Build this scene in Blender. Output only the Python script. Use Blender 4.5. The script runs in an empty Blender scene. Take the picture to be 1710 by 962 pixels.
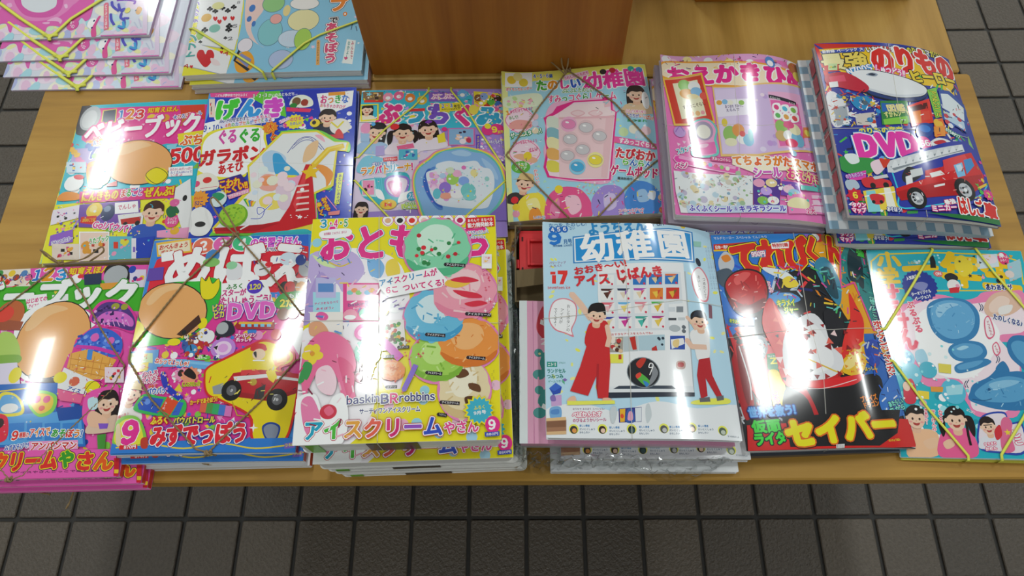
import bpy, math, random
import numpy as np
from mathutils import Matrix, Vector

# ------------------------------------------------------------------ camera, light, exposure
scene = bpy.context.scene
col = scene.collection
cam_d = bpy.data.cameras.new('camera'); cam = bpy.data.objects.new('camera', cam_d); col.objects.link(cam)
cam_d.sensor_width = 36.0; cam_d.lens = 1182.0 / 1710.0 * 36.0; cam_d.clip_start = .02
RT = Vector((.99983637, -.00133348, -.01804016)); UP = Vector((.00866966, .91060467, .41318757)); FW = RT.cross(UP) * -1.0
cam.matrix_world = Matrix(((RT.x, UP.x, -FW.x, 0), (RT.y, UP.y, -FW.y, 0), (RT.z, UP.z, -FW.z, 1.289), (0, 0, 0, 1)))
scene.camera = cam
world = bpy.data.worlds.new('shop_interior'); scene.world = world; world.use_nodes = True
bg = world.node_tree.nodes['Background']; bg.inputs[0].default_value = (.93, .97, 1.0, 1); bg.inputs[1].default_value = .3
def ceiling_lamp(x, y, sx, sy, power, z=2.75):
    d = bpy.data.lights.new('ceiling_fluorescent', 'AREA'); d.shape = 'RECTANGLE'; d.size = sx; d.size_y = sy; d.energy = power
    d.color = (.95, 1.0, .985)
    o = bpy.data.objects.new('ceiling_fluorescent', d); col.objects.link(o); o.location = (x, y, z)
for lx in (-2.35, -.6, 1.15, 2.9):
    for ly in (-1.35, .95, 2.3, 3.6): ceiling_lamp(lx, ly, .17, .5, 9.5)
scene.cycles.transparent_max_bounces = 32
vs = scene.view_settings
vs.view_transform = 'Standard'; vs.look = 'None'; vs.exposure = .14; vs.gamma = 1.0; vs.use_curve_mapping = False

# ------------------------------------------------------------------ helpers
def lin(c):
    if isinstance(c, str):
        if len(c) == 3: c = ''.join(k * 2 for k in c)
        c = [int(c[i:i + 2], 16) / 255 for i in (0, 2, 4)]
    return tuple((v / 12.92 if v <= .04045 else ((v + .055) / 1.055) ** 2.4) for v in c)
def tag(o, label=None, cat=None, group=None, kind=None):
    if label: o['label'] = label
    if cat: o['category'] = cat
    if group: o['group'] = group
    if kind: o['kind'] = kind
    return o
def mesh_obj(name, V, F, mat, parent=None, smooth=False):
    me = bpy.data.meshes.new(name); me.from_pydata([tuple(v) for v in V], [], [tuple(f) for f in F]); me.update()
    if smooth: me.shade_smooth()
    if mat: me.materials.append(mat)
    o = bpy.data.objects.new(name, me); col.objects.link(o); o.parent = parent
    return o
def empty(name, loc, rz=0):
    o = bpy.data.objects.new(name, None); col.objects.link(o); o.location = loc; o.rotation_euler = (0, 0, rz); o.empty_display_size = .02
    return o
def box(x0, x1, y0, y1, z0, z1, b=0.0):
    """box with a chamfer of b on the four upright edges and the top rim"""
    if b <= 0:
        V = [(x, y, z) for z in (z0, z1) for y in (y0, y1) for x in (x0, x1)]
        return V, [(0, 2, 3, 1), (4, 5, 7, 6), (0, 1, 5, 4), (1, 3, 7, 5), (3, 2, 6, 7), (2, 0, 4, 6)]
    def ring(i, z):
        return [(x0 + b + i, y0 + i, z), (x1 - b - i, y0 + i, z), (x1 - i, y0 + b + i, z), (x1 - i, y1 - b - i, z),
                (x1 - b - i, y1 - i, z), (x0 + b + i, y1 - i, z), (x0 + i, y1 - b - i, z), (x0 + i, y0 + b + i, z)]
    V = ring(b * .7, z0) + ring(0, z0 + b * .7) + ring(0, z1 - b * .7) + ring(b * .7, z1)
    F = [tuple(range(7, -1, -1)), tuple(range(24, 32))]
    for k in range(3):
        for i in range(8):
            j = (i + 1) % 8; F.append((k * 8 + i, k * 8 + j, k * 8 + 8 + j, k * 8 + 8 + i))
    return V, F
def join(parts):
    V, F = [], []
    for v, f in parts:
        n = len(V); V += list(v); F += [tuple(i + n for i in t) for t in f]
    return V, F
def tube(pts, r, sides=6, closed=False, flat=1.0, twist=0.0):
    """tube along a 3-D polyline; flat < 1 squashes it across the up direction"""
    P = [Vector(p) for p in pts]; n = len(P); V, F = [], []
    for i, p in enumerate(P):
        a = P[i - 1] if (i or closed) else P[0]; b = P[(i + 1) % n] if (i < n - 1 or closed) else P[-1]
        t = (b - a)
        t = t.normalized() if t.length > 1e-9 else Vector((1, 0, 0))
        up = Vector((0, 0, 1)) if abs(t.z) < .95 else Vector((0, 1, 0))
        s = t.cross(up).normalized(); u = s.cross(t).normalized()
        rr = r[i] if isinstance(r, (list, tuple)) else r
        for k in range(sides):
            q = 2 * math.pi * k / sides + twist * i
            V.append(p + s * math.cos(q) * rr + u * math.sin(q) * rr * flat)
    for i in range(n if closed else n - 1):
        j = (i + 1) % n
        for k in range(sides):
            l = (k + 1) % sides; F.append((i * sides + k, i * sides + l, j * sides + l, j * sides + k))
    if not closed: F += [tuple(range(sides - 1, -1, -1)), tuple(range((n - 1) * sides, n * sides))]
    return V, F
def smooth_path(pts, n=8, closed=False):
    P = [np.array(p, float) for p in pts]; out = []; m = len(P)
    for i in range(m if closed else m - 1):
        g = lambda k: P[k % m] if closed else P[min(max(k, 0), m - 1)]
        a, b, c, d = g(i - 1), g(i), g(i + 1), g(i + 2)
        for k in range(n):
            t = k / n
            out.append(.5 * (2 * b + (c - a) * t + (2 * a - 5 * b + 4 * c - d) * t * t + (3 * b - a - 3 * c + d) * t ** 3))
    if not closed: out.append(P[-1])
    return out

# ------------------------------------------------------------------ materials
def mat(name, base=(.8, .8, .8), rough=.5, **kw):
    m = bpy.data.materials.new(name); m.use_nodes = True; b = m.node_tree.nodes['Principled BSDF']
    b.inputs['Base Color'].default_value = (*base, 1); b.inputs['Roughness'].default_value = rough
    for k, v in kw.items(): b.inputs[k.replace('_', ' ')].default_value = v
    return m
def nd(m, t, **kw):
    n = m.node_tree.nodes.new(t)
    for k, v in kw.items(): setattr(n, k, v)
    return n
def lk(m, a, b): m.node_tree.links.new(a, b)
def bsdf(m): return m.node_tree.nodes['Principled BSDF']
def ramp(m, src, stops):
    r = nd(m, 'ShaderNodeValToRGB'); e = r.color_ramp.elements
    while len(e) < len(stops): e.new(.5)
    for k, (p, c) in zip(e, stops): k.position = p; k.color = (*c, 1)
    lk(m, src, r.inputs[0]); return r.outputs[0]
def coords(m, scale, kind='Object', rot=(0, 0, 0)):
    t = nd(m, 'ShaderNodeTexCoord'); p = nd(m, 'ShaderNodeMapping'); p.inputs['Scale'].default_value = scale; p.inputs['Rotation'].default_value = rot
    lk(m, t.outputs[kind], p.inputs[0]); return p.outputs[0]
def noise(m, vec, scale, detail=4, rough=.55):
    n = nd(m, 'ShaderNodeTexNoise'); n.inputs['Scale'].default_value = scale; n.inputs['Detail'].default_value = detail; n.inputs['Roughness'].default_value = rough
    lk(m, vec, n.inputs['Vector']); return n.outputs[0]
def bump(m, h, strength, dist):
    b = nd(m, 'ShaderNodeBump'); b.inputs['Strength'].default_value = strength; b.inputs['Distance'].default_value = dist
    lk(m, h, b.inputs['Height']); lk(m, b.outputs[0], bsdf(m).inputs['Normal'])
def wood(name, c0, c1, c2, stretch, rough):
    m = mat(name, rough=rough, Specular_IOR_Level=.28); v = coords(m, stretch)
    g = noise(m, v, 1.0, 6, .62); big = noise(m, coords(m, tuple(s * .22 for s in stretch)), 1.0, 3)
    mx = nd(m, 'ShaderNodeMix', data_type='FLOAT'); mx.inputs[0].default_value = .45; lk(m, g, mx.inputs[2]); lk(m, big, mx.inputs[3])
    lk(m, ramp(m, mx.outputs[0], [(.30, lin(c0)), (.5, lin(c1)), (.72, lin(c2))]), bsdf(m).inputs['Base Color'])
    bump(m, g, .12, .001); return m
M_WF = wood('oak_grain_along_table', '86622a', 'a98038', 'c0994c', (2.2, 34, 34), .48)
M_WB = wood('oak_grain_across_table', '94702f', 'b78f48', 'cfaa60', (30, 2.0, 30), .46)
M_WD = wood('brown_veneer', '824a12', '9c601c', 'b0742a', (46, 46, 1.6), .42)
M_LEG = wood('oak_legs', '8a6334', 'a97c44', 'b98d55', (30, 30, 2.2), .45)
def print_material(name, rough, wav):
    m = mat(name, rough=rough, Specular_IOR_Level=.45); a = nd(m, 'ShaderNodeVertexColor', layer_name='ink')
    lk(m, a.outputs[0], bsdf(m).inputs['Base Color'])
    bsdf(m).inputs['Coat Weight'].default_value = .25; bsdf(m).inputs['Coat Roughness'].default_value = .04
    if wav: bump(m, noise(m, coords(m, (9, 5, 5)), 1.0, 1), wav, .012)
    return m
M_INK = print_material('laminated_cover_print', .13, .10)
M_INK2 = print_material('matte_printed_board', .35, 0)
def paper(name, c, lines):
    m = mat(name, rough=.6); v = coords(m, (3, 3, lines)); n = noise(m, v, 1.0, 2)
    c = lin(c); lk(m, ramp(m, n, [(.35, tuple(k * .72 for k in c)), (.6, c)]), bsdf(m).inputs['Base Color']); return m
M_PAGE = paper('page_edges', 'e2e0dd', 1500)
M_TILE = mat('stoneware_tile', rough=.42)
_oi = nd(M_TILE, 'ShaderNodeObjectInfo'); _n = noise(M_TILE, coords(M_TILE, (1, 1, 1)), 170, 3, .6)
_c = ramp(M_TILE, _oi.outputs['Random'], [(0, lin('4e463d')), (.5, lin('574e44')), (1, lin('61574b'))])
_mx = nd(M_TILE, 'ShaderNodeMix', data_type='RGBA'); _mx.blend_type = 'MULTIPLY'; _mx.inputs[0].default_value = .5
lk(M_TILE, _c, _mx.inputs[6]); lk(M_TILE, ramp(M_TILE, _n, [(.3, (.45, .45, .45)), (.65, (1, 1, 1))]), _mx.inputs[7]); lk(M_TILE, _mx.outputs[2], bsdf(M_TILE).inputs['Base Color'])
bump(M_TILE, _n, .9, .0022)
def flat(name, c, rough=.4, **kw): return mat(name, lin(c), rough, **kw)
M_TWINE = mat('jute_twine', lin('8d7551'), .9); bump(M_TWINE, noise(M_TWINE, coords(M_TWINE, (1, 1, 1)), 900, 2), .8, .0006)
M_BAND = flat('yellow_green_rubber', 'd6d850', .45)
M_NYLON = flat('clear_nylon_string', 'e4e0d6', .25, Alpha=.6)

# ------------------------------------------------------------------ bent sheets
class Surf:
    """height of a bent cover over the table, x right and y away from the cover's middle"""
    def __init__(s, w, h, zc, bulge):
        s.w, s.h, s.zc = w, h, zc; s.B = np.array(bulge, float) / 1000
    def z(s, x, y):
        u = np.clip(np.asarray(x, float) / s.w + .5, -.1, 1.1); v = np.clip(np.asarray(y, float) / s.h + .5, -.1, 1.1)
        a, b, c, d = s.zc
        r = (a * (1 - u) + b * u) * v + (d * (1 - u) + c * u) * (1 - v)
        bu = [(1 - u) ** 3, 3 * u * (1 - u) ** 2, 3 * u * u * (1 - u), u ** 3]; bv = [v ** 3, 3 * v * v * (1 - v), 3 * v * (1 - v) ** 2, (1 - v) ** 3]
        for i in range(4):
            for j in range(4):
                if s.B[i, j]: r = r + s.B[i, j] * bv[i] * bu[j]
        return r
    def zq(s, x, y):
        """the same height on the common facet grid, so that every printed layer follows the same facets"""
        gx_, gy_ = .009, .0144; i, j = np.floor(np.asarray(x) / gx_ + 1e-6), np.floor(np.asarray(y) / gy_ + 1e-6); a, b = np.asarray(x) / gx_ - i, np.asarray(y) / gy_ - j
        f = lambda p, q: s.z((i + p) * gx_, (j + q) * gy_)
        return (f(0, 0) * (1 - a) + f(1, 0) * a) * (1 - b) + (f(0, 1) * (1 - a) + f(1, 1) * a) * b
    def normal(s, x, y):
        e = 1e-3; n = np.stack([-(s.z(x + e, y) - s.z(x - e, y)) / (2 * e), -(s.z(x, y + e) - s.z(x, y - e)) / (2 * e), np.ones_like(x)], -1)
        return n / np.linalg.norm(n, axis=-1, keepdims=True)
def split_axis(T, A, ax, step):
    """cut triangles T (n,3,2) at multiples of step along one axis; A carries one row of data per triangle"""
    done_t, done_a = [], []
    while len(T):
        s = np.sort(T[:, :, ax], 1); lo = np.floor(s[:, 0] / step + 1e-4); hi = np.ceil(s[:, 2] / step - 1e-4)
        k = hi - lo; ok = k <= 1
        done_t.append(T[ok]); done_a.append(A[ok]); T, A = T[~ok], A[~ok]
        if not len(T): break
        p = ((lo + np.floor((hi - lo) / 2)) * step)[~ok]
        o = np.argsort(T[:, :, ax], 1); T = np.take_along_axis(T, o[:, :, None], 1)
        a, b, c = T[:, 0], T[:, 1], T[:, 2]
        def cut(q, r):
            d = r[:, ax] - q[:, ax]; t = np.where(np.abs(d) > 1e-12, (p - q[:, ax]) / np.where(np.abs(d) > 1e-12, d, 1), 0)
            m = q + (r - q) * t[:, None]; m[:, ax] = p; return m
        n = cut(a, c); left = p <= b[:, ax]
        m1 = cut(a, b); m2 = cut(b, c)
        L = left[:, None]
        t1 = np.stack([a, np.where(L, m1, b), n], 1); t2 = np.stack([np.where(L, m1, b), np.where(L, b, m2), np.where(L, c, n)], 1)
        t3 = np.stack([np.where(L, m1, m2), c, n], 1)
        T = np.concatenate([t1, t2, t3]); A = np.concatenate([A, A, A])
        ar = np.abs((T[:, 1, 0] - T[:, 0, 0]) * (T[:, 2, 1] - T[:, 0, 1]) - (T[:, 2, 0] - T[:, 0, 0]) * (T[:, 1, 1] - T[:, 0, 1])) > 1e-13
        T, A = T[ar], A[ar]
    return np.concatenate(done_t), np.concatenate(done_a)
def ccw(T):
    ar = (T[:, 1, 0] - T[:, 0, 0]) * (T[:, 2, 1] - T[:, 0, 1]) - (T[:, 2, 0] - T[:, 0, 0]) * (T[:, 1, 1] - T[:, 0, 1])
    f = ar < 0; T[f] = T[f][:, ::-1]; return T
def rounded(w, h, r, inset=(0, 0, 0, 0)):
    """outline of a sheet: inset left, right, bottom, top"""
    x0, x1, y0, y1 = -w / 2 + inset[0], w / 2 - inset[1], -h / 2 + inset[2], h / 2 - inset[3]; out = []
    for cx, cy, a in ((x1 - r, y0 + r, -90), (x1 - r, y1 - r, 0), (x0 + r, y1 - r, 90), (x0 + r, y0 + r, 180)):
        for k in range(5 if r > .001 else 1):
            q = math.radians(a + (k * 22.5 if r > .001 else 45)); rr = r if r > .001 else 0
            out.append((cx + rr * math.cos(q), cy + rr * math.sin(q)))
    return np.array(out)
def slab(outline, zt, zb, step=.014):
    """solid between two height functions over a convex outline"""
    n = len(outline); c = outline.mean(0)
    T = np.array([[c, outline[i], outline[(i + 1) % n]] for i in range(n)])
    A = np.zeros((n, 1)); T, A = split_axis(T, A, 0, step); T, A = split_axis(T, A, 1, step * 1.6); T = ccw(T)
    P = T.reshape(-1, 2); key = np.round(P * 1e6).astype(np.int64); _, ix, inv = np.unique(key, axis=0, return_index=True, return_inverse=True)
    U = P[ix]; F = inv.reshape(-1, 3); F = F[(F[:, 0] != F[:, 1]) & (F[:, 1] != F[:, 2]) & (F[:, 0] != F[:, 2])]; k = len(U)
    top = np.column_stack([U, zt(U[:, 0], U[:, 1])]); bot = np.column_stack([U, zb(U[:, 0], U[:, 1])])
    cnt = {}
    for t in F:
        for i in range(3): cnt[(t[i], t[(i + 1) % 3])] = 1
    rim = [e for e in cnt if (e[1], e[0]) not in cnt]
    V = [*top, *bot]; Fo = [tuple(t) for t in F] + [(t[0] + k, t[2] + k, t[1] + k) for t in F]; sm = [True] * len(Fo); side = {}
    for a, b in rim:
        q = []
        for i in (a, b):
            if i not in side: side[i] = len(V); V.append(top[i]); V.append(bot[i])
            q.append(side[i])
        Fo.append((q[0] + 1, q[1] + 1, q[1], q[0])); sm.append(False)
    return V, Fo, sm
def slab_obj(name, outline, zt, zb, m, parent, step=.014):
    V, F, sm = slab(outline, zt, zb, step); o = mesh_obj(name, V, F, m, parent); o.data.polygons.foreach_set('use_smooth', sm); return o

# ------------------------------------------------------------------ printing: flat shapes laid on a sheet
_fc = bpy.data.curves.new('glyph', 'FONT'); _fo = bpy.data.objects.new('glyph', _fc); col.objects.link(_fo); _fc.resolution_u = 2
_glyphs = {}
def glyph(ch, fat):
    k = (ch, fat)
    if k in _glyphs: return _glyphs[k]
    c = ch
    if '!' <= ch <= '~' and ch not in '.,': c = chr(ord(ch) + 0xFEE0)
    _fc.body = c; _fc.offset = fat; bpy.context.view_layer.update()
    e = _fo.evaluated_get(bpy.context.evaluated_depsgraph_get()); me = e.to_mesh(); me.calc_loop_triangles()
    P = np.array([v.co[:2] for v in me.vertices]).reshape(-1, 2); T = np.array([t.vertices for t in me.loop_triangles]).reshape(-1, 3)
    cnt = {}
    for t in T:
        for a, b in ((t[0], t[1]), (t[1], t[2]), (t[2], t[0])): cnt[(min(a, b), max(a, b))] = cnt.get((min(a, b), max(a, b)), 0) + 1
    E = [k2 for k2, v in cnt.items() if v == 1]; e.to_mesh_clear()
    if not len(T): r = (np.zeros((0, 3, 2)), np.zeros((0, 2, 2)), .5)
    else:
        P = P - np.array([.5, .36]); adv = 1.0
        if c != ch:
            x0, x1 = P[:, 0].min(), P[:, 0].max(); P[:, 0] -= (x0 + x1) / 2; adv = (x1 - x0) + .12
        r = (P[T], P[np.array(E).reshape(-1, 2)], adv)
    _glyphs[k] = r; return r
class Press:
    def __init__(s, w, h):
        s.w, s.h = w, h; s.out = []; s.cell = .0025; s.nx = int(w / s.cell) + 3; s.ny = int(h / s.cell) + 3; s.lev = np.zeros((s.nx, s.ny), np.int32)
    def ink(s, T, c, lift=None, lap=False):
        T = np.asarray(T, float)
        if not len(T): return
        W, H = s.w / 2 - .0002, s.h / 2 - .0002
        inside = (np.abs(T[:, :, 0]) <= W).all(1) & (np.abs(T[:, :, 1]) <= H).all(1)
        if not inside.all():                                    # trim at the sheet's edge
            A = np.zeros((len(T), 1)); big = T[~inside]
            for ax, lim in ((0, W), (1, H)):
                for sg in (1, -1):
                    big = clip(big, ax, sg, lim)
            T = np.concatenate([T[inside], big]) if len(big) else T[inside]
            if not len(T): return
        lo = np.clip(((T.min(1) + [s.w / 2, s.h / 2]) / s.cell).astype(int), 0, [s.nx - 1, s.ny - 1]); hi = np.clip(((T.max(1) + [s.w / 2, s.h / 2]) / s.cell).astype(int), 0, [s.nx - 1, s.ny - 1])
        if lift is None:
            L = 0
            for (a, b), (c2, d) in zip(lo, hi): L = max(L, s.lev[a:c2 + 1, b:d + 1].max())
            L += 1
        else: L = lift
        for (a, b), (c2, d) in zip(lo, hi):
            v = s.lev[a:c2 + 1, b:d + 1]; np.maximum(v, L, out=v)
        s.out.append((T, L + (np.arange(len(T)) * 17 % 61) / 61 * .8 if lap else L, tuple(.012 + .80 * v for v in lin(c))))          # ink on paper: no pure black or white
    # --- shapes, millimetres in, metres out
    def poly(s, c, p):
        from mathutils.geometry import tessellate_polygon
        p = np.array(p, float).reshape(-1, 2) / 1000
        t = tessellate_polygon([[Vector((a, b, 0)) for a, b in p]])
        s.ink(p[np.array(t).reshape(-1, 3)], c)
    def curve(s, c, p): s.poly(c, np.array(smooth_path(np.array(p, float).reshape(-1, 2), 5, True)).ravel())
    def ell(s, c, x, y, rx, ry, a=0, n=28):
        q = np.linspace(0, 2 * np.pi, n, endpoint=False); ca, sa = math.cos(math.radians(a)), math.sin(math.radians(a))
        X, Y = rx * np.cos(q), ry * np.sin(q); P = np.stack([x + X * ca - Y * sa, y + X * sa + Y * ca], 1) / 1000; ctr = np.array([x, y]) / 1000
        s.ink([[ctr, P[i], P[(i + 1) % n]] for i in range(n)], c)
    def star(s, c, x, y, r1, r2, n, a=90):
        q = np.radians(a + np.arange(2 * n) * 180 / n); r = np.where(np.arange(2 * n) % 2 == 0, r1, r2)
        P = np.stack([x + r * np.cos(q), y + r * np.sin(q)], 1) / 1000; ctr = np.array([x, y]) / 1000
        s.ink([[ctr, P[i], P[(i + 1) % (2 * n)]] for i in range(2 * n)], c)
    def strokes(s, E, w, joints=True):
        """quads along the segments E (n,2,2), metres"""
        d = E[:, 1] - E[:, 0]; l = np.linalg.norm(d, axis=1, keepdims=True); l[l < 1e-9] = 1; d = d / l; nrm = np.stack([-d[:, 1], d[:, 0]], 1) * w / 2
        ext = d * w * (.1 if joints else .3)
        a, b = E[:, 0] - ext, E[:, 1] + ext
        T = [np.stack([a - nrm, b - nrm, b + nrm], 1), np.stack([a - nrm, b + nrm, a + nrm], 1)]
        if joints:
            q = np.arange(6) * np.pi / 3
            for i in range(1, 5):
                T.append(np.stack([E[:, 0] + w / 2 * np.array([math.cos(q[0]), math.sin(q[0])]), E[:, 0] + w / 2 * np.array([math.cos(q[i]), math.sin(q[i])]), E[:, 0] + w / 2 * np.array([math.cos(q[i + 1]), math.sin(q[i + 1])])], 1))
        return np.concatenate(T)
    def line(s, c, w, p, closed=False, curve=False):
        p = np.array(p, float).reshape(-1, 2)
        if curve: p = np.array(smooth_path(p, 6, closed))
        p = p / 1000; E = np.stack([p[:-1], p[1:]], 1)
        if closed: E = np.concatenate([E, [[p[-1], p[0]]]])
        s.ink(s.strokes(E, w / 1000), c, None, True)
    def text(s, t, x0, y0, x1, y1, h, cols, fat=.02, outl=(), up=0):
        """characters spread from (x0,y0) to (x1,y1), h high; up=1: written downwards"""
        a, b = np.array([x0, y0]) / 1000, np.array([x1, y1]) / 1000; d = b - a; L = np.linalg.norm(d); d = d / max(L, 1e-9); n = np.array([-d[1], d[0]])
        if up: ex, ey = n, -d
        else: ex, ey = d, n
        f0 = min(fat, .02); G = [glyph(c, 0) if c != ' ' else None for c in t]; adv = [1.0 if up and g else (g[2] if g else .45) for g in G]; k = L / sum(adv); hh = h / 1000
        if isinstance(cols, str): cols = [cols]
        pos = 0; fills = []; edges = []
        for i, g in enumerate(G):
            c = a + d * (pos + adv[i] / 2) * k; pos += adv[i]
            if g is None or not len(g[0]): continue
            sx, sy = (hh, k) if up else (k, hh)
            f = lambda Q: c + Q[..., :1] * sx * ex + Q[..., 1:] * sy * ey
            fills.append((f(g[0]), cols[i % len(cols)])); edges.append(f(g[1]))
        if not fills: return
        bw = (f0 * 1.9 + (fat - f0) * 1.05) * min(hh, k * 1.2)                  # heavier weight: the letter plus a stroke in its own colour
        for w, oc in outl:
            s.ink(np.concatenate([s.strokes(E, w / 1000 + bw, True) for E in edges] + [f for f, _ in fills]), oc, None, True)
        if bw > 5e-5: fills = [(np.concatenate([f, s.strokes(E, bw, bw > 7e-4)]), c) for (f, c), E in zip(fills, edges)]
        if len(cols) == 1: s.ink(np.concatenate([f for f, _ in fills]), cols[0], None, True)
        else:
            for f, c in fills: s.ink(f, c, None, True)
    def scatter(s, seed, n, quad, r0, r1, cols, kind='dot'):
        R = random.Random(seed); q = np.array(quad, float).reshape(4, 2)
        for i in range(n):
            u, v = R.random(), R.random(); p = (q[0] * (1 - u) + q[1] * u) * (1 - v) + (q[3] * (1 - u) + q[2] * u) * v; r = R.uniform(r0, r1); c = R.choice(cols)
            k = kind if kind != 'mix' else R.choice(('dot', 'star', 'bar', 'tri'))
            if k == 'dot': s.ell(c, p[0], p[1], r, r, 0, 10)
            elif k == 'star': s.star(c, p[0], p[1], r, r * .42, 5, R.uniform(0, 90))
            elif k == 'spark': s.star(c, p[0], p[1], r, r * .25, 4, 90)
            elif k == 'drop': s.ell(c, p[0], p[1], r, r * .55, R.uniform(0, 180), 10)
            elif k == 'tri': s.star(c, p[0], p[1], r, r * .5, 3, R.uniform(0, 120))
            else: a = R.uniform(0, 3.14); s.line(c, r * .45, [p[0] - r * math.cos(a), p[1] - r * math.sin(a), p[0] + r * math.cos(a), p[1] + r * math.sin(a)])
    def thumb(s, seed, quad, cols, n=7, frame=None):
        """small picture: ground colour, soft shapes, a caption bar"""
        R = random.Random(seed); q = np.array(quad, float).reshape(4, 2)
        if frame: cc = q.mean(0); s.poly(frame, (cc + (q - cc) * 1.08).ravel())
        s.poly(cols[0], q.ravel())
        sz = min(np.linalg.norm(q[1] - q[0]), np.linalg.norm(q[2] - q[1]))
        at = lambda u, v: (q[0] * (1 - u) + q[1] * u) * (1 - v) + (q[3] * (1 - u) + q[2] * u) * v
        for i in range(n):
            u, v = R.uniform(.18, .82), R.uniform(.18, .8); p = at(u, v); c = R.choice(cols[1:]); r = sz * R.uniform(.08, .17)
            if R.random() < .5: s.ell(c, p[0], p[1], r, r * R.uniform(.6, 1), R.uniform(0, 180), 12)
            else:
                a = R.uniform(.05, .1); b = R.uniform(.05, .14); s.poly(c, np.array([at(u - a, v - b), at(u + a, v - b), at(u + a, v + b), at(u - a, v + b)]).ravel())
    def kid(s, x, y, r, hair, top, style=0, a=0):
        """head and shoulders of a smiling child; r is half the head height in mm"""
        ca, sa = math.cos(math.radians(a)), math.sin(math.radians(a))
        def q(px, py): return (x + r * (px * ca - py * sa), y + r * (px * sa + py * ca))
        def C(c, *p): s.curve(c, [k for i in range(0, len(p), 2) for k in q(p[i], p[i + 1])])
        def E(c, px, py, rx, ry): s.ell(c, *q(px, py), rx * r, ry * r, a, 16)
        if style in (1, 3): C(hair, -.95, .3, -.6, 1.05, 0, 1.2, .6, 1.05, .95, .3, 1.0, -1.4, .7, -1.7, 0, -1.2, -.7, -1.7, -1.0, -1.4)
        if style == 2: C(hair, -.8, .3, -1.35, .2, -1.5, -.6, -1.3, -1.5, -1.0, -1.0, -.9, -.2); C(hair, .8, .3, 1.35, .2, 1.5, -.6, 1.3, -1.5, 1.0, -1.0, .9, -.2)
        if top: C(top, -1.5, -2.5, -1.4, -1.55, -.75, -1.15, 0, -1.25, .75, -1.15, 1.4, -1.55, 1.5, -2.5)
        skin = 'f6d0b4'
        C('eebf9f', -.3, -.7, .3, -.7, .35, -1.25, 0, -1.4, -.35, -1.25)
        E(hair, 0, .22, .88, .95); E(skin, 0, -.12, .76, .88); E(skin, -.8, -.1, .14, .2); E(skin, .8, -.1, .14, .2)
        C(hair, -.82, .1, -.75, .75, 0, 1.12, .75, .75, .82, .1, .55, .38, .1, .3, -.4, .4)
        if style == 4: C('e8c98c', -1.35, .35, -.8, .55, -.6, 1.2, .6, 1.2, .8, .55, 1.35, .35, .6, .42, -.6, .42)
        for sx in (-.3, .3): E('3a2420', sx, -.12, .09, .12); E('f3a9a0', sx * 1.6, -.4, .15, .1)
        C('b8433f', -.3, -.46, 0, -.52, .3, -.46, .16, -.7, -.16, -.7); E('e0a184', 0, -.3, .06, .05)
    def run(s, cmds):
        fn = {'P': s.poly, 'C': s.curve, 'E': s.ell, 'S': s.star, 'L': s.line, 'T': s.text, 'D': s.scatter, 'H': s.thumb, 'K': s.kid}
        for c in cmds: fn[c[0]](*c[1:])
    def build(s, name, surf, m, parent, step=.009):
        n = sum(len(t) for t, _, _ in s.out)
        T = np.concatenate([t for t, _, _ in s.out]); A = np.concatenate([np.column_stack([np.broadcast_to(l, len(t)), np.tile(np.array(c), (len(t), 1))]) for t, l, c in s.out])   # overlapping strokes get hair-thin steps of their own
        T, A = split_axis(T, A, 0, step); T, A = split_axis(T, A, 1, step * 1.6); T = ccw(T)
        P = T.reshape(-1, 2); D = np.repeat(A, 3, 0); N = surf.normal(P[:, 0], P[:, 1])
        V = np.column_stack([P, surf.zq(P[:, 0], P[:, 1]) + (D[:, 0] * 3.2e-5 + 7e-5)])
        me = bpy.data.meshes.new(name); k = len(T); me.vertices.add(3 * k); me.loops.add(3 * k); me.polygons.add(k)
        me.vertices.foreach_set('co', V.astype(np.float32).ravel()); me.loops.foreach_set('vertex_index', np.arange(3 * k, dtype=np.int32))
        me.polygons.foreach_set('loop_start', np.arange(0, 3 * k, 3, dtype=np.int32)); me.update(calc_edges=True)
        at = me.color_attributes.new('ink', 'FLOAT_COLOR', 'POINT'); at.data.foreach_set('color', np.column_stack([D[:, 1:], np.ones(3 * k)]).astype(np.float32).ravel())
        me.shade_smooth(); me.normals_split_custom_set_from_vertices(N.astype(np.float32)); me.materials.append(m)
        o = bpy.data.objects.new(name, me); col.objects.link(o); o.parent = parent
        return o
def clip(T, ax, sg, lim):
    """keep the part of each triangle with sg * coordinate <= lim"""
    out = []
    for t in T:
        P = [tuple(p) for p in t]; r = []
        for i in range(3):
            a, b = P[i], P[(i + 1) % 3]; da, db = sg * a[ax] - lim, sg * b[ax] - lim
            if da <= 0: r.append(a)
            if (da < 0 < db) or (db < 0 < da):
                k = da / (da - db); r.append((a[0] + (b[0] - a[0]) * k, a[1] + (b[1] - a[1]) * k))
        for i in range(1, len(r) - 1): out.append((r[0], r[i], r[i + 1]))
    return np.array(out, float).reshape(-1, 3, 2)

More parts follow.
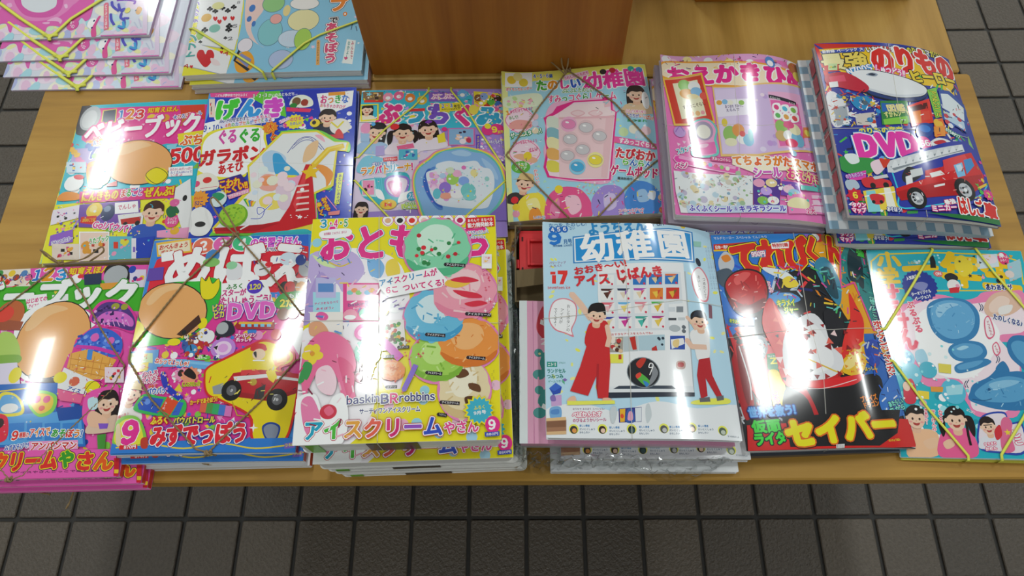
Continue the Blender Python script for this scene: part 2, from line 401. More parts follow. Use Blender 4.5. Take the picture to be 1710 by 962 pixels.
# ------------------------------------------------------------------ the setting
TZ = .47
gx, gy = .0018, .0451
floor = mesh_obj('floor', *box(-4, 4, -2.5, 5, -.06, -.0045), None); tag(floor, kind='structure')
m = mat('grout_and_far_tiles', rough=.6); v = coords(m, (1, 1, 1), 'Object')
bt = nd(m, 'ShaderNodeTexBrick'); bt.offset = 0.0; bt.squash = 1.0
for k, val in (('Scale', 1.0), ('Mortar Size', .0035), ('Brick Width', .1), ('Row Height', .1), ('Mortar Smooth', .1)): bt.inputs[k].default_value = val
bt.inputs['Color1'].default_value = (*lin('4a443e'), 1); bt.inputs['Color2'].default_value = (*lin('544d46'), 1); bt.inputs['Mortar'].default_value = (*lin('262421'), 1)
mp = nd(m, 'ShaderNodeMapping'); mp.inputs['Location'].default_value = (-gx, -gy, 0); lk(m, v, mp.inputs[0]); lk(m, mp.outputs[0], bt.inputs['Vector']); lk(m, bt.outputs[0], bsdf(m).inputs['Base Color'])
floor.data.materials.append(m)
M_WALL = mat('painted_shop_wall', (.62, .62, .6), .8); M_CEIL = mat('ceiling_board', (.7, .7, .69), .9)
for nm, bx in (('wall_back', (-4, 4, 5, 5.1, -.06, 2.8)), ('wall_front', (-4, 4, -2.6, -2.5, -.06, 2.8)), ('wall_left', (-4.1, -4, -2.6, 5.1, -.06, 2.8)), ('wall_right', (4, 4.1, -2.6, 5.1, -.06, 2.8))):
    tag(mesh_obj(nm, *box(*bx), M_WALL), kind='structure')
tag(mesh_obj('ceiling', *box(-4.1, 4.1, -2.6, 5.1, 2.8, 2.9), M_CEIL), kind='structure')
tv, tf = box(-.0468, .0468, -.0468, .0468, -.0045, 0, .0022)
tile0 = None
for i in range(-14, 17):
    for j in range(-3, 15):
        cx, cy = gx + .05 + .1 * i, gy + .05 + .1 * j
        if (-.55 < cx < .52 and cy > .22) or (cy < -.12) or cx < -1.25 or cx > 1.5: continue
        if tile0 is None: tile0 = mesh_obj('tile', tv, tf, M_TILE, floor); o = tile0
        else: o = bpy.data.objects.new('tile', tile0.data); col.objects.link(o); o.parent = floor
        o.location = (cx, cy, 0)

def table(name, x0, x1, y0, y1, m, label):
    t = empty(name, ((x0 + x1) / 2, (y0 + y1) / 2, 0)); w, d = (x1 - x0) / 2, (y1 - y0) / 2
    mesh_obj('tabletop', *box(-w, w, -d, d, TZ - .032, TZ, .003), m, t)
    mesh_obj('apron', *join([box(-w + .17, w - .17, s * (d - .17) - .01, s * (d - .17) + .01, TZ - .10, TZ - .033) for s in (-1, 1)] + [box(s * (w - .17) - .01, s * (w - .17) + .01, -d + .182, d - .182, TZ - .10, TZ - .033) for s in (-1, 1)]), M_LEG, t)
    for sx in (-1, 1):
        for sy in (-1, 1): mesh_obj('leg', *box(sx * (w - .19) - .028, sx * (w - .19) + .028, sy * (d - .19) - .028, sy * (d - .19) + .028, 0, TZ - .033, .003), M_LEG, t)
    return tag(t, label, 'table')
table('display_table', -.705, .651, .132, .7085, M_WF, 'low oak display table with lengthwise grain carrying two rows of magazines')
table('display_table', -.718, .639, .7115, 1.35, M_WB, 'low oak display table with crosswise grain carrying the brown veneer boxes')
def wooden_box(x0, x1, y0, y1, h, label):
    t = empty('display_box', ((x0 + x1) / 2, (y0 + y1) / 2, TZ)); w, d = (x1 - x0) / 2, (y1 - y0) / 2
    mesh_obj('front_panel', *box(-w, w, -d, -d + .018, .004, h, .0012), M_WD, t)
    mesh_obj('back_panel', *box(-w, w, d - .018, d, .004, h, .0012), M_WD, t)
    for s in (-1, 1): mesh_obj('side_panel', *box(min(s * w, s * (w - .018)), max(s * w, s * (w - .018)), -d + .0185, d - .0185, .004, h, .0012), M_WD, t)
    mesh_obj('top_panel', *box(-w + .019, w - .019, -d + .019, d - .019, h - .02, h - .002, .001), M_WD, t)
    mesh_obj('plinth', *box(-w + .003, w - .003, -d + .003, d - .003, 0, .0038), M_WD, t)
    return tag(t, label, 'box')
wooden_box(-.219, .145, .7165, 1.0, .42, 'brown veneer box standing behind the magazines, between the card-game books and the bare table')
wooden_box(.267, .600, .852, 1.12, .30, 'brown veneer box at the far end of the bare table top')
# ------------------------------------------------------------------ bundles: x, y, turn, width, height, corner heights over the table (m), bulge (mm)
STACKS = {
'A': (-0.6846, 0.8925, -0.0021, 0.2539, 0.2150, (0.0145, 0.0175, 0.0194, 0.0104), [[0,0,0,0],[0,0,0,0],[0,0,0,0],[0,0,0,0]]),
'B': (-0.3599, 0.8060, 0.0243, 0.2576, 0.2150, (0.0301, 0.0299, 0.0298, 0.0307), [[0,0,0,0],[0,6,4,0],[0,6,4,0],[0,4,2,0]]),
'C': (-0.5211, 0.5360, 0.0421, 0.2100, 0.2553, (0.0125, 0.0144, 0.0156, 0.0163), [[0,1,1,0],[0,2,3,0],[0,2,3,0],[0,1,1,0]]),
'D': (-0.3318, 0.5508, 0.0702, 0.2079, 0.2509, (0.0249, 0.0166, 0.0315, 0.0296), [[0,2,2,0],[0,4,4,0],[0,4,4,0],[0,2,2,0]]),
'E': (-0.1242, 0.5572, 0.0332, 0.2015, 0.2480, (0.0149, 0.0069, 0.0160, 0.0257), [[0,4,2,0],[2,10,10,2],[2,10,10,2],[0,4,4,0]]),
'F': (0.0798, 0.5870, 0.0401, 0.2080, 0.2525, (0.0163, 0.0173, 0.0231, 0.0190), [[0,-14,8,0],[1,-2,8,2],[1,6,6,2],[0,4,4,0]]),
'G': (0.2900, 0.5648, -0.0164, 0.2025, 0.2551, (0.0624, 0.0349, 0.0366, 0.0648), [[0,-8,46,0],[1,-8,42,2],[1,-6,34,2],[0,-2,20,1]]),
'H': (0.4883, 0.5571, -0.0143, 0.1949, 0.2642, (0.0828, 0.0516, 0.0510, 0.0806), [[0,14,28,0],[2,16,28,2],[2,14,22,3],[0,8,16,2]]),
'I': (-0.5554, 0.2619, 0.0191, 0.2089, 0.2610, (0.0270, 0.0306, 0.0282, 0.0245), [[0,3,3,0],[2,10,8,2],[2,10,8,2],[0,3,3,0]]),
'J': (-0.3569, 0.2889, 0.0183, 0.2019, 0.2658, (0.0467, 0.0532, 0.0351, 0.0435), [[0,4,2,0],[2,10,10,2],[2,12,12,2],[0,6,6,0]]),
'K': (-0.1330, 0.2838, 0.0311, 0.2110, 0.2607, (0.1117, 0.1054, 0.1008, 0.1060), [[0,2,3,0],[0,5,5,0],[0,5,5,0],[0,2,4,0]]),
'L': (0.1285, 0.2971, -0.0042, 0.2100, 0.2674, (0.0643, 0.0341, 0.0582, 0.0763), [[0,-2,30,0],[0,-5,28,2],[0,-4,24,2],[0,-3,15,0]]),
'M': (0.3382, 0.2948, 0.0339, 0.1989, 0.2682, (0.0363, 0.0137, 0.0084, 0.0332), [[0,4,16,0],[1,2,32,1],[1,0,34,1],[0,2,20,0]]),
'N': (0.5215, 0.2802, -0.0312, 0.1878, 0.2560, (0.0197, 0.0248, 0.0144, 0.0069), [[0,3,3,0],[1,6,5,1],[1,6,5,1],[0,2,2,0]]),
}
# artwork of each cover, millimetres from the middle of the sheet: P polygon, C closed curve, E ellipse, S burst, L stroke, T lettering, D scattered marks, H small picture, K child portrait
ART = {
'A': [
('P','dfe3f0',[-127.9,-108.5,127.9,-108.5,127.9,108.5,-127.9,108.5]),
('D',1,150,[-256.4,233.9,52.8,223.8,128.8,-122.5,-150.3,-108.4],10.9,26.2,['e6eef8','f4f0c0','f4e0f0','d8e8f8','d0d4f0','f8f4e0','c8e8f0','ecd8f0'],'drop'),
('D',2,60,[-162.5,-68.5,119.8,-81.9,128.3,-120.3,-151,-106.2],6.1,14.3,['b8c0ea','f0f0b0','f0c8e4','b0e0ec','d8f0c8'],'drop'),
('C','e868b8',[-160.5,-75.2,-235.7,205.3,-127.1,230.4,-34.6,171.7,14.9,16.6,26.7,-59.1,21.8,-74.8,12.9,-67.6,8.1,-76.4,-3.4,-79.2,-16.2,-84.2,-23.6,-82.7,-35.8,-83.2,-38.1,-94.2,-47.1,-87.1,-62.1,-84.1,-74.9,-82.4,-87.3,-76.2,-92.1,-78.2,-91.7,-91.6,-96,-89.1,-103.6,-75.4,-112.9,-73.9,-122.5,-83.4,-138.3,-78.2]),
('C','ee8cc8',[-149.9,-46.2,-199.3,149.9,-125.1,188.6,-46.8,145.3,-.9,-6.6,-9.2,-43.6,-19.3,-59.2,-31.2,-67.7,-62.3,-70.7,-97.4,-60,-114.3,-38.7]),
('C','e060b0',[-110.9,-13.4,-113.3,46.3,-55.3,48.8,-25.6,-29,-30.1,-58.7,-55.2,-64.3,-84.9,-53.8]),('C','e4e8ee',[-94,-28.1,-100.9,21.6,-58.5,19.8,-35.2,-33.2,-41.6,-49,-58.1,-53.9,-77.8,-47.3]),
('C','f4b8de',[-40.8,-71.7,-28.6,-64.4,-17.2,-70.6,-17.7,-78.5,-22.5,-73.8,-31.8,-72.2]),('C','f4b8de',[-115.7,-34.1,-109.1,-32.1,-105.2,-39.1,-110,-41.2]),
('C','f8c8e8',[-21.9,-39.6,-17.7,-38.6,-14.9,-45.7,-18.2,-46.7]),('C','f4b8de',[-47,-74.8,-36.5,-74.2,-35.6,-77.6,-42.6,-77.9]),('E','e25ca8',2.5,-81.7,9.3,10.8,-2.8),
('D',3,9,[-4.6,-74.6,6.1,-75.2,9.6,-88.8,-1,-88.3],1,1.8,['fbd8ec'],'dot'),('C','fff',[25.6,-82.9,26.6,-72.8,32.8,-69.7,39,-73.4,38.9,-86.9,34.7,-91.2,28.9,-88.6]),
('C','e8589c',[34.4,-93.4,36.6,-77.8,39.1,-66.6,42.7,-66.8,40.1,-84.7,45.2,-105,38.7,-106.9]),('E','2a2a6a',34.5,-75,1.4,1.9,-2.8),('E','2a2a6a',34.5,-88.9,1.4,1.9,-2.9),
('L','f07a92',7.4,[45.3,-41.6,58,-93.4]),('T','どうぶつえほん',45.3,-42.8,57.4,-92.3,3.9,'fff',.05,[],1),('L','5a58c8',4.2,[53.2,-37.3,57.2,-46.8,68.4,-56.6],False,True),
('L','5a58c8',4.1,[65.1,-42.5,70.5,-54.4,76.2,-52.3,73.4,-59.1],False,True),('L','5a58c8',4.1,[74.2,-62.6,75.2,-70.6,82.2,-77.8,83.9,-92.5,76,-88.8],False,True),
('L','5a58c8',4.1,[57.6,-62.9,61.3,-74.5,68.2,-85],False,True),('L','5a58c8',4.1,[80.8,-72,87.9,-72.4],False,True),('L','4aa8e0',3.7,[75.8,-87.6,86.3,-91.5]),('L','4aa8e0',3.7,[81,-80,85.4,-91.5]),
('L','8a4ac8',3.8,[61.3,-34.2,73.6,-33.6,88.5,-36.7,89.8,-42.6],False,True),('E','f0e878',82.4,-56.1,4.3,5.7,-2.8),('C','e8b06a',[97.4,-48.7,104.7,-53.7,102,-65.1,95.6,-60.2]),
('E','2a2a5a',95.2,-56.7,1.2,1.7,-2.8),('L','c8d0e4',2,[98.6,-80.9,106.5,-92.5]),('L','d0c8e4',2,[104.1,-74.3,111.3,-90.5]),('P','e4d0e8',[45,224.1,52.8,223.8,124.5,-106.9,117.2,-105.4]),
('P','d97ab8',[52.1,-104.9,123.1,-104.6,123.7,-107.3,52.8,-107.6]),],
'B': [
('P','8fcbe8',[-129.8,-108.5,129.8,-108.5,129.8,108.5,-129.8,108.5]),('P','f0e83a',[-239.7,374,-100.4,368.7,-55.4,19.3,-54.6,-25.8,-56.4,-64.3,-65.5,-111.8,-129.6,-109.8,-143.1,-53,-140.6,16.7]),
('D',1,26,[-84.7,278.3,101.8,268.6,125.9,-108.9,-34,-104.7],2.2,4.4,['f4b8d8','c8e4f4','fff','f8d8e8'],'star'),
('C','f4d4cc',[-54,49,-37.1,58.2,-24.6,17.7,-32.3,-6,-38.9,-24.4,-26.6,-52.4,-15,-61.8,-36.2,-45.2,-49,-14.5]),('P','b8bcc4',[-133.4,58.2,-60.1,47.8,-57.3,8.3,-121.6,8.5]),
('P','f3f3f4',[-132.8,59.7,-59.5,49.3,-56.8,9.7,-121.1,9.9]),('P','b8bcc4',[-123.7,15.9,-58.6,18.1,-56.4,-17.8,-121,-17.5]),('P','f3f3f4',[-123.2,17.3,-58.1,19.5,-55.9,-16.4,-120.5,-16.1]),
('P','b8bcc4',[-122.2,-10.3,-57.8,-14.2,-56.2,-45.5,-120.1,-33.8]),('P','f3f3f4',[-121.7,-9,-57.2,-12.8,-55.6,-44.1,-119.6,-32.5]),('P','b8bcc4',[-122.3,-31.3,-56.9,-39.7,-58.7,-65.6,-117.5,-50.1]),
('P','f3f3f4',[-121.8,-30,-56.4,-38.4,-58.2,-64.2,-117,-48.8]),('P','b8bcc4',[-125.5,-44.8,-62.5,-76.4,-64.6,-111.4,-132.4,-87.9]),('P','f3f3f4',[-125,-43.4,-61.9,-75.1,-64,-110.2,-131.9,-86.6]),
('E','1c1c20',-109.6,19,2.1,2.4,-5),('E','1c1c20',-104.4,18.5,2.1,2.4,-4.9),('E','1c1c20',-107.4,21.8,2.1,2.4,-4.9),('P','1c1c20',[-107.7,18.8,-106.2,18.7,-105,14.2,-107.6,14.4]),
('E','1c1c20',-100.6,13.8,2.1,2.4,-4.8),('E','1c1c20',-95.4,13.4,2.1,2.4,-4.6),('E','1c1c20',-98.4,16.7,2.1,2.4,-4.7),('P','1c1c20',[-98.7,13.7,-97.2,13.6,-96,9.1,-98.6,9.3]),
('E','1c1c20',-81.4,13.3,2.1,2.4,-4.2),('E','1c1c20',-76.3,12.9,2.1,2.4,-4.1),('E','1c1c20',-79.3,16.2,2.1,2.4,-4.1),('P','1c1c20',[-79.6,13.2,-78.1,13.1,-76.9,8.6,-79.5,8.8]),
('E','1c1c20',-73.4,20,2.1,2.4,-4),('E','1c1c20',-68.2,19.7,2,2.4,-3.8),('E','1c1c20',-71.2,22.9,2.1,2.4,-3.9),('P','1c1c20',[-71.6,19.9,-70,19.8,-68.9,15.3,-71.4,15.5]),
('E','1c1c20',-90.5,19.3,2.1,2.4,-4.4),('E','1c1c20',-85.3,18.9,2.1,2.4,-4.3),('E','1c1c20',-88.4,22.2,2.1,2.4,-4.4),('P','1c1c20',[-88.7,19.2,-87.1,19.1,-86,14.6,-88.5,14.8]),
('C','d8242c',[-94.9,-6.2,-99,-.9,-99,2.7,-97.2,2.8,-96,.6,-95.4,2.6,-93.5,2.3,-92.4,-1.4]),('C','d8242c',[-80.4,-6.8,-84.5,-1.5,-84.5,2,-82.7,2.1,-81.4,-.1,-80.8,2,-79,1.6,-77.9,-2]),
('C','d8242c',[-68.7,-7.4,-72.7,-2.2,-72.7,1.4,-70.9,1.5,-69.7,-.7,-69.1,1.4,-67.2,1,-66.2,-2.6]),('C','d8242c',[-87.6,-12.9,-91.7,-7.6,-91.7,-4.1,-89.9,-4,-88.6,-6.2,-88,-4.1,-86.2,-4.5,-85.1,-8.1]),
('E','1c1c20',-111.1,-22.8,2.3,2.7,-5.1),('E','1c1c20',-105.2,-23.3,2.3,2.7,-4.9),('E','1c1c20',-108.7,-19.7,2.3,2.7,-5),('P','1c1c20',[-109,-23,-107.3,-23.2,-105.9,-28.1,-108.8,-27.9]),
('E','1c1c20',-74.9,-25,2.3,2.7,-4),('E','1c1c20',-69.2,-25.4,2.3,2.6,-3.8),('E','1c1c20',-72.5,-21.8,2.3,2.7,-3.9),('P','1c1c20',[-72.9,-25.1,-71.2,-25.3,-69.9,-30.1,-72.8,-30]),
('E','1c1c20',-74.9,-18,2.3,2.7,-4),('E','1c1c20',-69.1,-18.4,2.3,2.7,-3.8),('E','1c1c20',-72.5,-14.8,2.3,2.7,-3.9),('P','1c1c20',[-72.9,-18.2,-71.1,-18.3,-69.9,-23.2,-72.7,-23]),
('E','1c1c20',-76.2,-41,1.3,1.5,-3.9),('E','1c1c20',-73,-41.2,1.3,1.5,-3.8),('E','1c1c20',-74.8,-39.3,1.3,1.5,-3.9),('P','1c1c20',[-75.1,-41.1,-74.1,-41.2,-73.4,-43.9,-75,-43.8]),
('E','1c1c20',-77.9,-59.7,1.3,1.4,-3.8),('E','1c1c20',-74.7,-59.9,1.3,1.4,-3.7),('E','1c1c20',-76.6,-58,1.3,1.4,-3.8),('P','1c1c20',[-76.8,-59.8,-75.8,-59.8,-75.1,-62.5,-76.7,-62.4]),
('E','1c1c20',-112.8,-45.7,1.3,1.5,-5),('E','1c1c20',-109.5,-46,1.3,1.5,-4.9),('E','1c1c20',-111.5,-44,1.3,1.5,-5),('P','1c1c20',[-111.7,-45.8,-110.7,-45.9,-109.9,-48.6,-111.6,-48.5]),
('C','d8242c',[-96,-94.5,-111.3,-75.3,-111.3,-62.3,-104.4,-61.9,-99.7,-70.2,-97.5,-62.5,-90.4,-63.9,-86.3,-77.2]),
('C','d8242c',[-116.5,-94.7,-119.3,-91.3,-119.3,-89,-118.1,-88.9,-117.2,-90.4,-116.8,-89,-115.5,-89.3,-114.8,-91.6]),
('C','d8242c',[-76.1,-70.7,-78.8,-67.3,-78.8,-64.9,-77.6,-64.9,-76.8,-66.3,-76.4,-65,-75.1,-65.2,-74.4,-67.6]),('T','A',-73.4,-67.8,-64.9,-72.7,8.1,'c83038',.05,[],0),
('T','A',-129,-88,-120.6,-90.9,8.2,'c83038',.05,[],0),('T','2',-71.6,-43.2,-63,-41.9,8.4,'8a8a90',.03,[],0),('T','5',-67.7,-18.5,-59.5,-18.6,8.6,'8a8a90',.03,[],0),
('T','8',-67.6,29.4,-61.9,29.5,7.5,'8a8a90',.03,[],0),('E','e8b85a',-109.7,1.7,7.8,8.3,-5.1),('E','8ac8b8',-93.6,-20.8,8.4,8.1,-4.6),('E','a8d070',-113.8,-33,6.2,8.5,-5.1),
('E','e8e4a0',-95.1,24.5,9.3,7.5,-4.5),('C','f4e0e0',[-91.2,-77.7,-80,-82.8,-75.2,-91.9,-85.9,-90.1]),('T','すみっコ',-126.4,-10.9,-132,54.7,12.4,'8a6ac0',.06,[(1.7,'fff')],0),
('T','トランプ',-122.9,-77.5,-126.4,-13.2,18.8,['4ab0a8','4ab0a8'],.07,[(2.1,'f8e0ec')],0),('E','6a8a9a',-9.7,-32.6,18,26.5,-2.2),('E','8acdd2',-9.7,-32.6,17.3,25.6,-2.2),
('E','6a8a9a',-11.1,24.4,17,18.4,-2.4),('E','9ad08a',-11.1,24.4,16.2,17.4,-2.4),('E','6a8a9a',37.1,-10.8,23.6,22.3,-1.3),('E','f0e8b0',37.1,-10.8,22.9,21.3,-1.3),
('E','6a8a9a',35.6,22.8,22.2,13.3,-1.5),('E','f4f0ec',35.6,22.8,21.5,12.3,-1.5),('E','6a8a9a',23.2,-46.3,19.9,16.9,-1.5),('E','d0e2f2',23.2,-46.3,19.2,16,-1.5),
('E','6a8a9a',39.8,-47.8,12.9,21.4,-1.3),('E','b0d860',39.8,-47.8,12.2,20.5,-1.3),('E','6a8a9a',11.6,-84.8,17.9,18,-1.7),('E','b8c8ea',11.6,-84.8,17.2,17.1,-1.7),
('E','6a8a9a',-3.8,-7.2,9.2,10.5,-2.2),('E','f4b0a8',-3.8,-7.2,8.5,9.6,-2.2),('E','6a8a9a',-43.6,-56.1,11.3,13.7,-2.9),('E','f0e8f0',-43.6,-56.1,10.6,12.8,-2.9),('E','f0dc98',10.3,9,5.4,11.2,-1.9),
('E','4a80c8',-42.3,16.1,4.7,7.4,-3.2),('E','4a80c8',-44,-5.4,3.6,5.8,-3.2),('E','4a80c8',-36.1,-15.2,2.9,5.7,-2.9),
('C','f0a830',[-55.2,-86.5,-51.7,-73.5,-38.6,-67.5,-28.6,-79,-26.4,-96.4,-37.2,-106.7,-49.5,-104]),('P','2a2c34',[-57.2,-84.2,-52,-64.6,-49.1,-67,-53.8,-84.3,-31.1,-100.6,-34,-104.7]),
('P','8a94c8',[-52.6,-80,-46.8,-71.5,-30.6,-83.3,-34.8,-98.3]),('L','d4ddee',1.4,[10.1,-37.9,9.8,-51.5]),('L','d4ddee',1.4,[13.9,-37.6,13.7,-51.6]),('L','d4ddee',1.4,[17.7,-37.2,17.5,-51.7]),
('L','d4ddee',1.4,[21.5,-36.9,21.3,-51.9]),('L','d4ddee',1.4,[25.3,-36.5,25.1,-52]),('L','f0b060',5.1,[62.7,-51.6,65.5,-95.9]),('T','あそびかたせつめい',62.6,-52.7,65.5,-94.8,2.4,'6a4a20',.03,[],1),
('T','プ',85.6,34,87.8,4.9,26.7,'f08a2c',.11,[(4.2,'4a3a3a'),(2.5,'fff')],1),('E','f08a2c',97.8,.6,3.2,4.3,-.5),('E','fff',97.8,.6,1.4,1.9,-.5),
('T','で',81.5,-4.5,82.6,-18.6,13.4,'4a3a3a',.07,[(3.3,'4a3a3a'),(2.2,'fff')],1),('T','あそぼう',79.8,-16.2,83.3,-94,18.7,'e0507a',.09,[(4,'7a3a4a'),(2.6,'fff')],1),
('P','f0f4f0',[103.9,-48.7,117.1,-51.1,114.9,-95.6,100.2,-93.2]),('T','みんなで',112.8,-52.2,112.6,-86.8,3.8,'c84a6a',.05,[],1),('T','なかよし',107.6,-52.1,106.1,-86.7,3.8,'4aa09a',.05,[],1),
('C','d8387a',[104.9,-87.6,102.6,-84.3,102.8,-82,103.9,-81.9,104.6,-83.3,105.1,-81.9,106.4,-82.1,106.9,-84.4]),('L','3a4a6a',1.2,[108.8,-30.4,109.7,-18.8,106.1,-16.5],False,True),
('L','3a4a6a',1.2,[115.3,-23.5,117.6,-32.8]),],
'C': [
('P','35c3d8',[-106,-128.7,106,-128.7,106,128.7,-106,128.7]),('P','f4f25a',[-103.9,84,-108.9,130.9,-106.1,130.7,-103.8,-24.8,-102.5,-93.7,-103,-127.1,-109.1,-126.7,-112.2,-53.4]),
('P','f3ee3c',[-106.8,-39.3,34,-33.4,118.7,-36.8,136.4,-175.4,-100.1,-163.7]),('P','ec3f9a',[-104.3,122.1,88.5,117.7,98,45.8,30.1,52.2,-44,31.7,-92.1,66.9]),
('D',51,90,[-129,60.1,82.5,46.4,107.8,-137.3,-84.8,-127.6],2.2,7.1,['f59bc0','f3c83c','7ad0e8','e8502c','8ac84a','fff','b08ae0'],'mix'),
('D',52,120,[-115.1,68.7,81.2,56,107.4,-134.6,-70.8,-125.7],1.1,2.5,['3a4ab0','e8302c','333','fff','d83a8a'],'bar'),
('D',1,40,[-102.5,120.3,73.8,108.4,82.5,46.4,-88.6,57],1.2,2.7,['f78cc4','fff','f9c3df'],'mix'),('C','2a2630',[-104.6,87.3,-107.4,124,-90.1,125.4,-78.9,98.5,-79.4,75.6,-99.3,75.5]),
('E','b9bcc0',-87.7,104.1,14.3,21.4,-4.4),('E','d4d6d8',-88.4,102.5,10.4,15.9,-4.4),('P','2b3550',[-71.4,116.2,-52.9,118.2,-50.1,94.7,-69.4,93.8]),
('L','f3e93c',1.2,[-71.4,116.2,-52.9,118.2,-50.1,94.7,-69.4,93.8],True,False),('T','1',-47.8,106.1,-39.1,106.8,21.4,'2a7fd0',.06,[(2.5,'fff')],0),
('T','2',-37.3,107,-24.4,107.1,24.1,'f08a24',.06,[(2.4,'fff')],0),('T','3',-23.2,106,-10.4,106.2,21.3,'e0302c',.06,[(2.4,'fff')],0),
('T','知育えほん',-6.6,112,37.3,112.5,10.3,'f0d828',.04,[(1.8,'e0302c')],0),('P','e0452c',[37.8,117.9,73.7,118.5,77.5,91.7,44.1,94.8]),
('T','大ひろばシール',32,96.2,71.9,103.2,9.5,['3a50c0','e0302c'],.04,[(1.5,'fff')],0),('E','f0d23c',1.2,98.1,7,6.8,-3.7),('E','e8a23c',20,96.9,7,6.8,-3.5),('E','c87a3a',47.8,88,6.9,6.7,-3.2),
('E','f59bc0',10.5,98.2,7,6.8,-3.6),('T','ベビーブック',-89.8,77,74.1,84.7,40.9,'fff',.075,[(3.6,'e8258a')],0),('P','f3e030',[43.2,67.5,94.8,74.6,98.5,45.8,47.5,48.1]),
('T','ぷち',48.9,55.6,81.1,56.6,20.1,['f0701e','f0701e'],.06,[(1.7,'fff')],0),('T','500',37.7,29.2,85.8,31.9,31.7,'e3202c',.085,[(2.9,'fff')],0),
('P','f5a62a',[-84.7,63.1,-47.8,73.9,-39.4,50.3,-76.3,42.8]),('T','シールたっぷり',-82.7,56.6,-51.8,63.9,9.3,['2a50c0','e0302c'],.05,[(1.5,'fff')],0),
('T','よめるよ',-77.3,65.8,-51.9,71,7.3,'e0302c',.04,[(1.2,'fff')],0),('P','b9a6dc',[-100.6,51.6,-50.5,51,-47.5,10.4,-96.6,10.8]),('T','77',-77.5,41.9,-54.4,44.4,24.2,'2a3fb8',.085,[(2.7,'fff')],0),
('E','e8432c',-106.1,58.4,4.6,4.3,-4.5),('E','f5c02c',-92.4,40.6,4.6,4.3,-4.3),('E','f58ac0',-78.8,23,4.5,4.2,-4.2),('E','3a70c8',-75,50,4.6,4.3,-4.2),('E','8ac84a',-61.6,32.3,4.5,4.2,-4.1),
('E','e8432c',-48.4,15,4.5,4.1,-3.9),('E','f5c02c',-97.4,45.7,4.6,4.3,-4.4),('E','f58ac0',-83.8,28.1,4.5,4.2,-4.2),('E','3a70c8',-80,55.1,4.6,4.3,-4.3),('E','8ac84a',-66.5,37.4,4.5,4.2,-4.2),
('E','e8432c',-53.3,20,4.5,4.1,-4),('E','f5c02c',-102.6,50.8,4.6,4.3,-4.4),('E','f58ac0',-88.9,33.1,4.5,4.2,-4.3),('E','3a70c8',-75.4,15.7,4.5,4.1,-4.1),
('H',4,[-104.9,29.9,-77,27.9,-73.1,9.7,-100.7,11.7],['cfe6f2','4a6fb8','e0403c','f3d03c'],6,None),('E','221c1c',-4.1,22.9,48.9,36.8,-15.5),('E','f2b06a',-4.1,22.9,47.7,35.7,-15.5),
('C','f7c68c',[-37.4,37.5,-27.3,52.6,-7.3,57.6,9.6,50.2,-5,44.8,-24.2,36.6]),('E','f2e21e',25.7,-1.7,15.3,13.6,-3.1),('E','f2e21e',-47.6,-1.8,9.9,11.2,-3.8),
('L','221c1c',.8,[10.6,.6,23.4,12.1,40.3,-1,27.9,-14.7],True,True),('P','d22c2c',[-40.5,-11.3,-27.3,-6.1,-25.5,-15.2,-39.8,-14.9]),
('C','f6a81c',[-74.3,21.5,-64.1,28.5,-51.3,22.9,-45.4,-12.4,-54.6,-16.9,-66.1,-11]),('C','ef5a2c',[-69.4,16.5,-62,20.6,-53.6,15.4,-50.2,-7.6,-55.7,-11.7,-63.5,-5.2]),
('E','fff',-86.2,-6.6,13.1,12.5,-4.1),('E','fff',-93.8,-1.5,3.9,5.7,-4.2),('E','e8323c',-81.4,3,7.5,4,-14.1),('C','f29a3a',[-103.7,-27.7,-94.9,-19.5,-76.1,-23.7,-72,-32.9,-99.2,-33.9]),
('P','8fd8e8',[30.6,49,45.7,51.3,44.6,41.9,33,41.9]),('P','fff',[39.8,11.2,72.5,12.7,74.3,-3.2,42.3,-4.1]),('T','おたのしみがいっぱい',42.5,7.4,72.2,8.4,5,'d2307a',.02,[],0),
('T','たくさんはいって',43.7,2.5,73,2.9,4.6,'3a50c0',.02,[],0),('T','いるよ',44.4,-1.8,61.5,-1.4,4.3,'d2307a',.02,[],0),('P','e83a8e',[-75.4,-20.8,51.6,-18.9,55.1,-37.9,-71.4,-39.3]),
('T','にんきもの',-70.9,-30,-20.7,-28.5,17,'f3d828',.075,[(2.2,'d8203a')],0),('T','まるごと',-18.4,-27.5,11.5,-26.3,13.9,['e8432c','4fb83a','2a70c8','9a4ac0'],.06,[(1.9,'fff')],0),
('T','ぜんぶ!',13.6,-28.2,53.3,-26.7,17.5,'f3d828',.075,[(2.2,'d8203a')],0),('P','7a4fb0',[-72.1,-41.6,9.9,-38.5,17.9,-84,-64.5,-76.5]),('E','f3d23c',-48.6,-51.8,10.6,11.9,-3.6),
('E','fbe68c',-50.4,-49.4,5.1,5.4,-3.6),('P','e0302c',[-64.2,-60.9,-43.7,-60.2,-42.3,-74.5,-63.4,-70.3]),('T','300のことば',-61.7,-66.5,-44.4,-66.4,6.5,'f3e03c',.04,[],0),
('E','30406a',-29.5,-56.5,9.1,13,-3.4),('E','8a9ab8',-31.4,-50.6,4.6,4.8,-3.5),('P','fff',[-23.2,-41.8,7.3,-40.7,11.4,-58.2,-19.8,-59.3]),('T','でんしゃ',-17.9,-49.7,6.6,-47.6,8.9,'e06a8a',.03,[],0),
('P','f0f0ee',[-15.7,-61,18.4,-58.6,19.9,-81.3,-9.9,-79.1]),('P','c8342c',[-10.8,-67.8,15.8,-64.7,16.4,-75.5,-8,-75.9]),('E','2a2a2a',-3.1,-75.9,3.2,3.8,-3.1),('E','2a2a2a',12.6,-74.7,3.2,3.8,-3),
